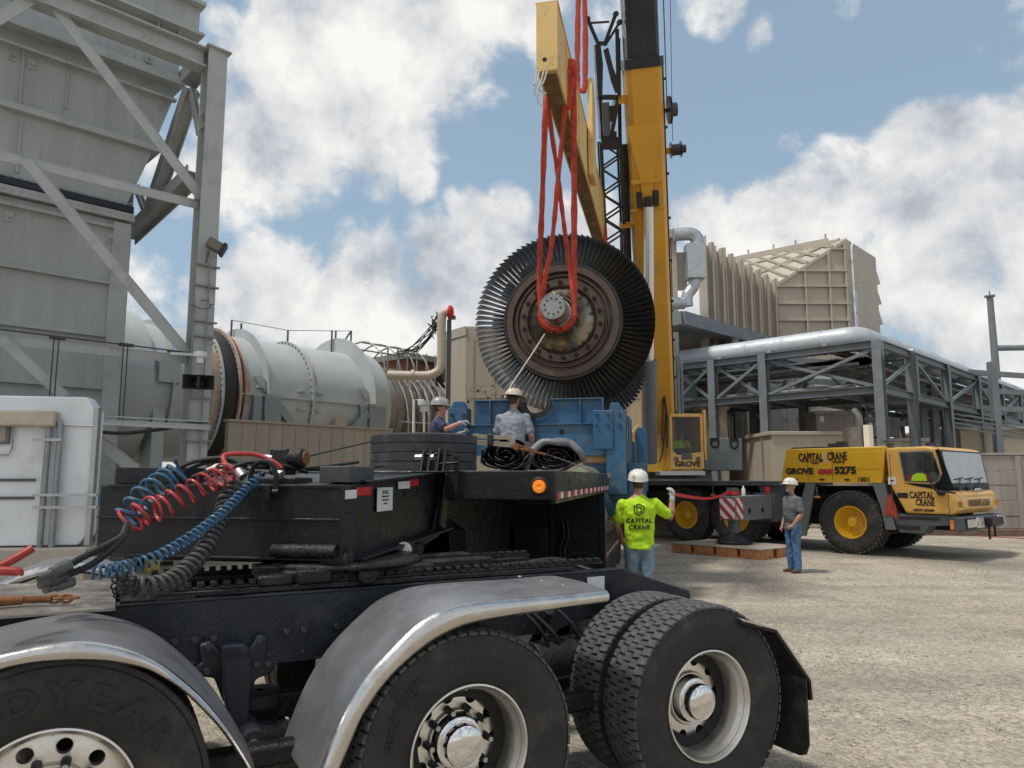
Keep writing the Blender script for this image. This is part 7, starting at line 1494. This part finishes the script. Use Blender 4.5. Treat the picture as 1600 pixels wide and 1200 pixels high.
# steps, bumper, lamps
mb = MB(); x0_, x1_ = z(1397, 806, .0)[0], z(1482, 806, .0)[0]; zs = z(1440, 834, 0)[1]; zm = z(1440, 818, 0)[1]
mb.prism([(x0_ - .05, zb - .02), (x0_ + .1, zs), (z(1445, 833)[0], zs), (z(1452, 824)[0], zm - .05), (x1_ + .02, zm - .02), (x1_ + .02, zb - .02)], 'y', -.0, .45); mb.build('step_frame', dgrey, ck, bevel=.01)
MB().box(z(1405, 810)[0], z(1468, 810)[0], -.012, 0, zm + .08, zb - .08).build('step_recess', blackr, ck); MB().box(z(1402, 825)[0], z(1438, 825)[0], -.012, 0, zs + .08, zm - .06).build('step_recess', blackr, ck)
mb = MB(); mb.prism([(x1_ - .02, zb - .05), (xnose + .10, zb - .05), (xnose + .12, zb - .30), (xnose + .0, zb - .38), (x1_ - .02, zm - .02)], 'y', -.02, CW + .0); mb.build('bumper', dgrey, ck, bevel=.03)
xb_ = xnose + .12
MB().box(xcn - .02, xcn + .05, -.035, -.02, zb - .32, zb - .12).build('indicator', M('indicator_orange', (.8, .25, .05), .3), ck)
for y, w3, nm, m in ((.15, .55, 'headlight', refw), (.80, .24, 'headlight', signw), (1.08, .12, 'fog_lamp', signw), (CW - .45, .40, 'headlight', refw)):
    f_ = MB().box(xb_ - .02, xb_ + .02, y - .04, y + w3 + .04, zb - .31, zb - .08).build('lamp_bezel', chrome if w3 < .5 else blackr, ck, bevel=.01); MB().box(xb_ + .02, xb_ + .03, y, y + w3, zb - .28, zb - .11).build(nm, M('lamp_lens', (.62, .60, .55), .12, .3, .2, 8), f_, bevel=.008)
mb = MB(); mb.box(xb_, xb_ + .15, 1.35, 2.15, zb - .28, zb - .1); mb.box(xb_, xb_ + .04, 1.5, 1.56, .42, zb - .2); mb.box(xb_, xb_ + .04, 1.9, 1.96, .46, zb - .2); mb.build('tow_hook', greasy, ck, bevel=.01)
# red flag
a, b = z(1389, 780, -.05); MB().prism([(a, b + .12), (a - .08, b - .12), (a - .13, b - .38), (a + .02, b - .34), (a + .14, b - .46), (a + .14, b - .2), (a + .06, b + .08)], 'y', -.03, -.02).build('red_flag', redw, ck)
# outrigger
xo = -1.95; yj = -1.85
st = bpy.data.materials.new('hazard_stripes'); st.use_nodes = True; nt = st.node_tree; tc = nn(nt, 'ShaderNodeTexCoord'); sx3 = nn(nt, 'ShaderNodeSeparateXYZ'); nt.links.new(tc.outputs['Object'], sx3.inputs[0])
vv = mth(nt, 'ADD', mth(nt, 'ADD', sx3.outputs[0], sx3.outputs[1]), sx3.outputs[2]); fr_ = mth(nt, 'FRACT', mth(nt, 'MULTIPLY', vv, 3.6)); cc_ = mixc(nt, mth(nt, 'GREATER_THAN', fr_, .5), (.70, .68, .66), (.45, .04, .04)); nt.links.new(cc_, nt.nodes['Principled BSDF'].inputs['Base Color'])
ou = MB().box(xo - .22, xo + .22, yj - .25, 1.0, .78, 1.36).build('outrigger_beam', mgrey, ck, bevel=.015)
MB().box(xo - .20, xo + .20, yj - .262, yj - .251, .82, 1.30).build('stripe_plate', st, ou); MB().box(xo + .221, xo + .23, yj - .22, yj + .05, .82, 1.32).build('stripe_plate', st, ou); MB().box(xo + .221, xo + .232, yj + 1.5, yj + 1.7, .80, 1.36).build('stripe_plate', st, ou)
mb = MB(); mb.box(xo - .28, xo + .28, yj + 1.4, 1.2, .70, 1.40); mb.build('outrigger_sleeve', dgrey, ou, bevel=.01)
for y in (yj + .35, yj + .95): MB().cyl((xo + .215, y, 1.0), (xo + .226, y, 1.0), .07, 16).build('pin_hole', darkm, ou)
mb = MB(); mb.cyl((xo, yj, .5), (xo, yj, 1.55), .14, 20); mb.build('jack', dgrey, ou)
MB().cyl((xo, yj, .3), (xo, yj, .6), .10, 20).build('jack_rod', rod, ou)
MB().lathe([(0, .001), (0, .42), (.04, .42), (.10, .36), (.22, .17), (.26, .15), (.26, .001)], 32, Matrix.Translation((xo, yj, .235)) @ Matrix.Rotation(-pi / 2, 4, 'Y')).build('jack_float', blackp, ou, bevel=.004)
# superstructure
sc_ = C.l((4.55, 21.2, 0))
cabF = Fr(0, 0, 0)
upx = Fr(at(1073, 700, 20.4).x, 20.4, 2)   # local x right, y away
up_ = bpy.data.objects.new('upper_works', MB().box(-.5, .5, .3, .5, 2.0, 2.1).build('t', yel).data); COL.objects.link(up_); bpy.data.objects.remove(bpy.data.objects['t'])
up_.parent = ck; up_.matrix_local = C.i @ upx.m
u = lambda px, py, y=0: upx.Y(px, py, y)
def uq(x0, y0, x1, y1, yy=0): a = u(x0, y1, yy); b = u(x1, y0, yy); return a[0], b[0], a[1], b[1]
x0, x1, z0, z1 = uq(1048, 648, 1096, 736)
zw = u(1060, 701)[1]
mb = MB(); pass
mb = MB(); mb.box(x0, x0 + .04, .05, 1.5, z0, z1); mb.box(x1 - .06, x1, .05, 1.5, z0, z1); mb.box(x0 + .04, x1 - .06, .05, 1.5, z1 - .05, z1); mb.box(x0 + .04, x1 - .06, .05, 1.5, z0, z0 + .05)
cabo = mb.build('shell', yelc, up_, bevel=.01); MB().box(x0 + .04, x1 - .06, 1.35, 1.4, z0 + .05, z1 - .05).build('rear_wall', M('cab_interior', (.07, .075, .075), .7, 0, .5, 5), up_); MB().box(x0 + .2, x1 - .2, .20, .30, z0 + .1, zw + .02).build('console', blackr, up_, bevel=.03)
mb = MB(); mb.prism([(x0 - .02, z0 + .03), (x1 + .03, z0 + .05), (x1 + .03, zw - .08), (x0 + .2, zw - .18), (x0 - .0, zw + .02)], 'y', -.02, .05); mb.build('front_panel', yelc, up_, bevel=.02)
for xx in (x0 - .01, x1 - .06): MB().box(xx, xx + .08, -.03, .05, zw - .1, z1 + .01).build('window_post', yelc, up_, bevel=.02)
MB().box(x0, x1, -.03, .05, z1 - .07, z1 + .03).build('roof_edge', yelc, up_, bevel=.02)
MB().box(x0 + .07, x1 - .06, .035, .048, zw - .16, z1 - .07).build('operator_window', M('cab_window', (.10, .11, .11), .05, 0, .3, 3.5, alpha=.22, spec=.8), up_)
MB().box(x1 + .12, x1 + .18, .2, .3, z0 + .3, z1 + .15).build('grab_post', yelc, up_, bevel=.01); MB().cyl((x1 + .06, 0, z0 + .5), (x1 + .06, 0, z1 + .1), .025, 8).build('grab_rail', yelc, up_)
xm = (x0 + x1) / 2
text('lettering', 'GROVE', .19, plane_m((xm + .02, -.024, z0 + .13), (1, 0, 0), (0, 0, 1)), inkb, up_, .003, 1.15, 'CENTER', bold=.01)
for xx in (x0 + .16, x1 - .14): MB().cyl((xx, -.06, zw - .28), (xx, -.02, zw - .28), .06, 14).build('work_lamp', M('lamp_dark', (.1, .1, .1), .3), up_)
MB().box(xm - .15, xm + .15, -.03, -.02, zw - .30, zw - .14).build('grille', dgrey, up_)
mb = MB(); mb.box(x0 - .3, x1 + .05, -.02, 1.4, z0 - .12, z0 - .0); mb.build('cab_step', silver, up_, bevel=.01)
# slewing body behind
mb = MB(); a = uq(1000, 690, 1050, 738, .6); mb.box(a[0], a[1], .5, 3.5, a[2], a[3] + .2); mb.box(a[0] - .2, x1, .8, 4.5, 1.9, 2.2); mb.prism([(u(1003, 700)[0], 2.2), (u(1003, 660)[0], 3.3), (u(985, 690)[0], 2.9), (u(978, 735)[0], 2.0)], 'y', .5, .62); mb.build('slewing_body', yel, up_, bevel=.02)
mb = MB(); mb.cyl((xm, 1.5, deck), (xm, 1.5, 2.0), 1.1, 32); mb.box(x0 - 1.8, x1 + .2, -.2, 3, deck, deck + .06); mb.build('slew_ring', dgrey, up_)
for i, (p0, p1_, pt) in enumerate(((1100, 1135, 684), (1136, 1159, 685))):
    q = uq(p0, pt, p1_, 735, .5); cw = MB().box(q[0], q[1], .5, 1.6, q[2], q[3]).build('counterweight', M('counterweight_grey', (.13, .16, .16), .55, 0, .12, 2, dirt=(.09, .1, .1), damt=.3), up_, bevel=.02)
    cxm = (q[0] + q[1]) / 2; MB().lathe([(0, .001), (0, .13), (.004, .13), (.004, .001)], 20, Matrix.Translation((cxm, .494, q[3] - .18)) @ AXY).build('lifting_eye', darkm, cw); MB().box(cxm - .13, cxm + .13, .49, .498, q[3] - .2, q[3]).build('lifting_slot', darkm, cw); MB().cyl((cxm, .47, q[3] - .18), (cxm, .5, q[3] - .18), .08, 16).build('lifting_boss', dgrey, cw)
# operator
op, _, _, _ = person(upx.w(xm + .04, .62, 1.42), -92, 'crane operator in lime shirt and dark cap seated in the yellow operator cab', lime, jeansk, 1.72, hat=inkb, hatstyle='ball', arms={'L': [(.10, .22, 1.12), (.12, .04, 1.46)], 'R': [(.08, -.22, 1.15), (.25, -.15, 1.15)]}, legs={'L': [(.30, .10, .80), (.30, .1, .70)], 'R': [(.30, -.10, .80), (.30, -.1, .70)]})
for o in [o for o in up_.children if o.name.startswith('operator_window')]: pass
# boom along its own axis
B0 = at(1029, 690, 21.6); B1 = at(1002, 105, 16.6); bd = (B1 - B0).normalized(); bx = Vector((1, 0, 0)); bx = (bx - bd * bx.dot(bd)).normalized(); by_ = bd.cross(bx)
bm4 = Matrix((bx, by_, bd)).transposed().to_4x4(); bm4.translation = B0; LB = (B1 - B0).length   # local y ~ away/up (top of boom), z along
bi = bm4.inverted(); bl = lambda px, py, y=-.55: bi @ onpl(px, py, bm4 @ Vector((0, y, 0)), by_)
boom = MB(); hw = .415
sec = [(-hw, -.42), (-hw + .10, -.55), (hw - .10, -.55), (hw, -.42), (hw, .35), (hw - .25, .6), (-hw + .25, .6), (-hw, .35)]
boom.prism(sec, 'z', -.2, LB + .0); bo = boom.build('boom', yelb, ck, bevel=.01); bo.matrix_local = C.i @ bm4
mb = MB(); mb.prism([(a * 1.10, b * 1.06) for a, b in sec], 'z', LB - .02, LB + .20); mb.build('boom_collar', blackb, bo, bevel=.01)
mb = MB(); mb.prism([(a * .90, b * .92) for a, b in sec], 'z', LB + .1, LB + 16); mb.build('inner_boom', blackb, bo, bevel=.01)
# cylinder head, lower bracket wedge
hd = bl(1011, 300, -.6); hx_, hz_ = hd.x, hd.z
mb = MB(); mb.prism([(hx_ - .42, hz_ + 1.6), (hx_ + .42, hz_ + 1.6), (hx_ + .16, hz_ + .3), (hx_ + .13, hz_ - .25), (hx_ - .13, hz_ - .25), (hx_ - .16, hz_ + .3)], 'y', -.62, -.55); mb.box(hx_ - .38, hx_ + .38, -.66, -.55, hz_ + .22, hz_ + .32); mb.box(hx_ - .44, hx_ + .44, -.58, -.55, hz_ - .75 + .3, hz_ - .70 + .3); mb.build('ram_bracket', yelb, bo, bevel=.01)
mb = MB(); mb.box(hx_ - .27, hx_ - .14, -.72, -.55, hz_ - .35, hz_ + .02); mb.box(hx_ + .14, hx_ + .27, -.72, -.55, hz_ - .35, hz_ + .02); mb.box(hx_ - .08, hx_ + .08, -.8, -.6, hz_ - .45, hz_ - .1); mb.build('ram_pin', blackb, bo, bevel=.01)
c0 = Vector((hx_, -.72, hz_ - .35)); cb = bi @ at(1015, 722, 19.9); cm_ = bi @ at(1012, 560, 19.75)
q0 = cb.lerp(c0, .0); qm = c0.lerp(cb, .58)
MB().cyl(c0, qm, .125, 24).build('ram_rod', rod, bo); MB().cyl(qm, cb, .20, 28).build('ram_barrel', M('ram_grey', (.14, .16, .18), .45, 0, .1, 3), bo); MB().cyl(qm, qm + (cb - qm).normalized() * .12, .22, 28).build('ram_gland', M('ram_grey', (.14, .16, .18)), bo)
mb = MB(); mb.beam((hw + .005, -.3, 0), (hw + .005, -.3, LB), .02, .04); mb.cyl((hw + .03, -.35, 0), (hw + .03, -.35, LB), .02, 6)
for k in range(9): mb.box(hw, hw + .10, -.35, -.25, 1 + k * 1.1, 1.06 + k * 1.1)
mb.build('boom_hose', blackb, bo)
mb = MB()
for pts in ([(1032, 600), (1040, 640), (1036, 700), (1030, 722)], [(1036, 605), (1042, 650), (1042, 700)], [(1044, 606), (1038, 615), (1036, 640), (1034, 690)]):
    mb.tube(smoothpath([bi @ at(a, b, 20.3) for a, b in pts], 5), .022, 6)
mb.build('hydraulic_hose', blackr, bo)
# rope reels and hoist rope on the right
p = bi @ at(1046, 172, 17.0); mb = MB(); mb.lathe([(-.03, .001), (-.03, .33), (-.015, .33), (0, .29), (.015, .33), (.03, .33), (.03, .001)], 28, Matrix.Translation(p)); mb.lathe([(.04, .16), (.18, .16), (.18, .001)], 20, Matrix.Translation(p)); mb.beam(p, p + Vector((-.3, 0, 0)), .06, .1); mb.build('sheave', M('sheave_grey', (.09, .09, .09), .5, .3), bo)
p = bi @ at(1055, 234, 17.6); mb = MB(); mb.lathe([(-.12, .001), (-.12, .20), (-.10, .20), (-.10, .14), (.13, .14), (.13, .20), (.15, .20), (.15, .10), (.26, .10), (.26, .001)], 24, Matrix.Translation(p)); mb.build('cable_reel', blackb, bo); MB().box(p.x - .4, p.x - .12, p.y - .04, p.y + .04, p.z - .08, p.z + .06).build('reel_bracket', yelb, bo)
mb = MB()
for x_a, x_b, e in ((1034, 1042, 160), (1046, 1051, 220)): mb.tube([bi @ at(x_a, -80, 15.2), bi @ at(x_b, e, 17)], .012 if x_a < 1040 else .007, 6)
mb.build('hoist_rope', blackb, bo)
# lattice extension folded along the boom
jt = bpy.data.objects.new('lattice_jib', None)
mb = MB(); JY = -.1
def J(px, py, y=JY): return bl(px, py, y)
jl = [J(939, 224), J(955, 560)]; jr = [J(969, 224), J(985, 560)]
r_ = .035; Ls = []; 
for (a, b) in ((jl[0], jl[1]), (jr[0], jr[1])):
    for dy in (0, .45): mb.beam(a + Vector((0, dy, 0)), b + Vector((0, dy, 0)), .09)
N = 9
for i in range(N):
    t0, t1 = i / N, (i + 1) / N
    for dy in (0, .45):
        a, b = jl[0].lerp(jl[1], t0), jr[0].lerp(jr[1], (t0 + t1) / 2); c_ = jl[0].lerp(jl[1], t1); o_ = Vector((0, dy, 0))
        mb.beam(a + o_, b + o_, .045); mb.beam(b + o_, c_ + o_, .045)
    for s0, s1 in ((jl[0], jl[1]), (jr[0], jr[1])): mb.beam(s0.lerp(s1, t0), s0.lerp(s1, t1) + Vector((0, .45, 0)), .03)
mb.beam(jl[0], jr[0], .14, .3)
jo = mb.build('lattice_jib', blackb, bo)
mb = MB(); pr2 = lambda pts, o0, o1: mb.prism([tuple(J(*p))[0::2] for p in pts], 'y', JY + o0, JY + o1)
pr2(((929, 70), (938, 68), (942, 100), (941, 150), (934, 150)), -.05, .35); pr2(((943, 78), (950, 74), (966, 138), (962, 146), (955, 128)), -.05, .1); pr2(((934, 150), (940, 150), (944, 215), (939, 215)), -.1, .4); pr2(((962, 150), (969, 150), (962, 190), (957, 215), (952, 215)), -.1, .4); pr2(((934, 148), (970, 148), (970, 156), (934, 156)), -.1, .4); pr2(((938, 205), (963, 205), (963, 218), (938, 218)), -.1, .4); pr2(((948, 165), (962, 165), (956, 190), (950, 190)), -.1, 0)
for a, b, w in (((918, 30), (936, 72), .10), ((962, 22), (944, 70), .10), ((922, 36), (952, 34), .06), ((968, 35), (945, 72), .07), ((934, 68), (948, 68), .12), ((946, 80), (968, 140), .09), ((964, 45), (966, 145), .09)): mb.beam(J(*a), J(*b), w, w * .8)
for pp in ((918, 30), (962, 22), (968, 35)): c_ = J(*pp); mb.cyl(c_ + Vector((0, -.08, 0)), c_ + Vector((0, .1, 0)), .065, 12)
mb.beam(J(966, 60, .5), J(972, 420, .5), .09); mb.build('jib_head', blackb, jo, bevel=.005)
mb = MB(); c_ = J(946, 160, JY - .2); mb.cyl(c_, J(948, 212, JY - .2), .09, 16); mb.build('jib_ram', dgrey, jo)
mb = MB(); mb.beam(J(976, 225, .2), J(983, 420, .2), .14); mb.build('jib_strut', blackb, jo)
mb = MB(); mb.box(-.75, -.40, -.2, .1, J(980, 352).z - .05, J(980, 352).z + .05); mb.box(-.62, -.40, -.2, .1, J(972, 155).z - .1, J(972, 155).z + .1); mb.build('jib_clamp', yelb, jo)
# ---- timber mat, red cup, bottle, red tag line
mt = empty('timber_mat', C.m @ Matrix.Translation((xo, yj, 0)), 'orange timber outrigger mat with fork pockets under the crane jack', 'mat')
xa, xb2, ya, yb2 = -1.2, 1.2, -.85, .75
mb = MB()
for x in (xa, xa + .62, xa + 1.24, xa + 1.86): mb.box(x, x + .54, ya, ya + .12, .03, .20); mb.box(x, x + .54, yb2 - .12, yb2, .03, .20)
for y in (ya + .13, ya + .66, ya + 1.2): mb.box(xb2 - .06, xb2, y, y + .38, .03, .20); mb.box(xa, xa + .06, y, y + .38, .03, .20)
mb.build('mat_blocks', matw, mt, bevel=.008)
MB().box(xa - .02, xb2 + .02, ya - .02, yb2 + .02, .0, .03).build('mat_base', matw, mt, bevel=.004); MB().box(xa - .01, xb2 + .01, ya - .01, yb2 + .01, .20, .225).build('mat_top', M('mat_ply', (.30, .25, .20), .85, 0, .25, 3, dirt=(.45, .40, .33), damt=.4), mt, bevel=.004)
MB().box(xa + .05, xb2 - .05, ya + .1, yb2 - .1, .03, .199).build('mat_core', darkm, mt)
cp = C.w(xo + .1, .15 + yj + .55, 1.362); cp = C.w(xo + .15, -.3, 1.362); cp = C.w(xo + .1, -.42, 1.405)
o = MB().lathe([(0, .001), (0, .045), (.16, .065), (.16, .058), (.01, .04)], 20, Matrix.Translation(cp) @ Matrix.Rotation(-pi / 2, 4, 'Y')).build('cup', redp); tag(o, 'red plastic cup standing on the outrigger beam beside the man', 'cup')
bp_ = C.w(xo + .12, yj + .28, 1.362); o = MB().lathe([(0, .001), (0, .045), (.16, .045), (.20, .02), (.24, .018), (.24, .001)], 16, Matrix.Translation(bp_) @ Matrix.Rotation(-pi / 2, 4, 'Y')).build('water_bottle', refw); tag(o, 'clear water bottle standing on the outrigger beam near the jack', 'bottle')
jp = C.w(xo, yj - .15, 1.44)
mb = MB(); Q = smoothpath([hnd, hnd.lerp(jp, .5) + Vector((0, 0, -.10)), jp], 8)
for a, b in zip(Q, Q[1:]): mb.beam(a, b, .02, .045)
o = mb.build('red_tag_line', redp); tag(o, 'red tag strap stretched from the lime shirted worker to the outrigger jack', 'strap')
mb = MB(); mb.lathe([(0, .15), (0, .165), (.08, .165), (.08, .15)], 20, Matrix.Translation(C.w(xo, yj, 1.39)) @ Matrix.Rotation(-pi / 2, 4, 'Y')); o = mb.build('red_band', redp, smooth=40); tag(o, 'red strap wrapped round the outrigger jack', 'strap')
# one object per loose bolt, nut or bracket
def split_loose(o, new):
    me = o.data; n = len(me.vertices); par = list(range(n))
    def f(a):
        while par[a] != a: par[a] = par[par[a]]; a = par[a]
        return a
    for e in me.edges:
        a, b = f(e.vertices[0]), f(e.vertices[1])
        if a != b: par[a] = b
    g = {}
    for p in me.polygons: g.setdefault(f(p.vertices[0]), []).append(p)
    if len(g) < 2: o.name = new; return
    for ps in g.values():
        ids = sorted({v for p in ps for v in p.vertices}); mp = {v: i for i, v in enumerate(ids)}
        m2 = bpy.data.meshes.new(new); m2.from_pydata([me.vertices[v].co for v in ids], [], [[mp[v] for v in p.vertices] for p in ps]); m2.materials.append(me.materials[0]); m2.shade_smooth(); m2.set_sharp_from_angle(angle=radians(30))
        q = bpy.data.objects.new(new, m2); COL.objects.link(q); q.parent = o.parent; q.matrix_basis = o.matrix_basis.copy()
        for md in o.modifiers:
            if md.type == 'BEVEL': b = q.modifiers.new('bevel', 'BEVEL'); b.width = md.width; b.segments = 2; b.limit_method = 'ANGLE'; b.angle_limit = md.angle_limit
    bpy.data.objects.remove(o)
for old, new in (('lug_nuts', 'lug_nut'), ('stud_ends', 'stud_end'), ('spring_hanger', 'spring_hanger'), ('mudguard', 'mudguard'), ('frame_bolt', 'frame_bolt'), ('fender_bolt', 'fender_bolt'), ('hanger_bolts', 'hanger_bolt'), ('wheel_nuts', 'wheel_nut'), ('cradle_bolts', 'cradle_bolt'),
                 ('nose_vents', 'nose_vent'), ('hat_ridges', 'hat_ridge'), ('ram_pin', 'ram_pin'), ('cover_fittings', 'cover_fitting'), ('eyes', 'eye'), ('bracket_nut', 'bracket_nut'), ('hose_end', 'hose_end'), ('frame_holes', 'frame_hole'), ('saddle_post', 'saddle_post'), ('sling_saddle', 'sling_saddle'), ('neck_beam', 'neck_beam'), ('crossmember', 'crossmember'), ('end_bolts', 'end_bolt'), ('mat_blocks', 'mat_block'), ('stiffener', 'stiffener'), ('axle', 'axle'), ('bulkhead_fittings', 'bulkhead_fitting'), ('chassis_brackets', 'chassis_bracket')):
    for o in [q for q in list(COL.objects) if q.type == 'MESH' and q.parent and q.name.split('.')[0] == old]: split_loose(o, new)
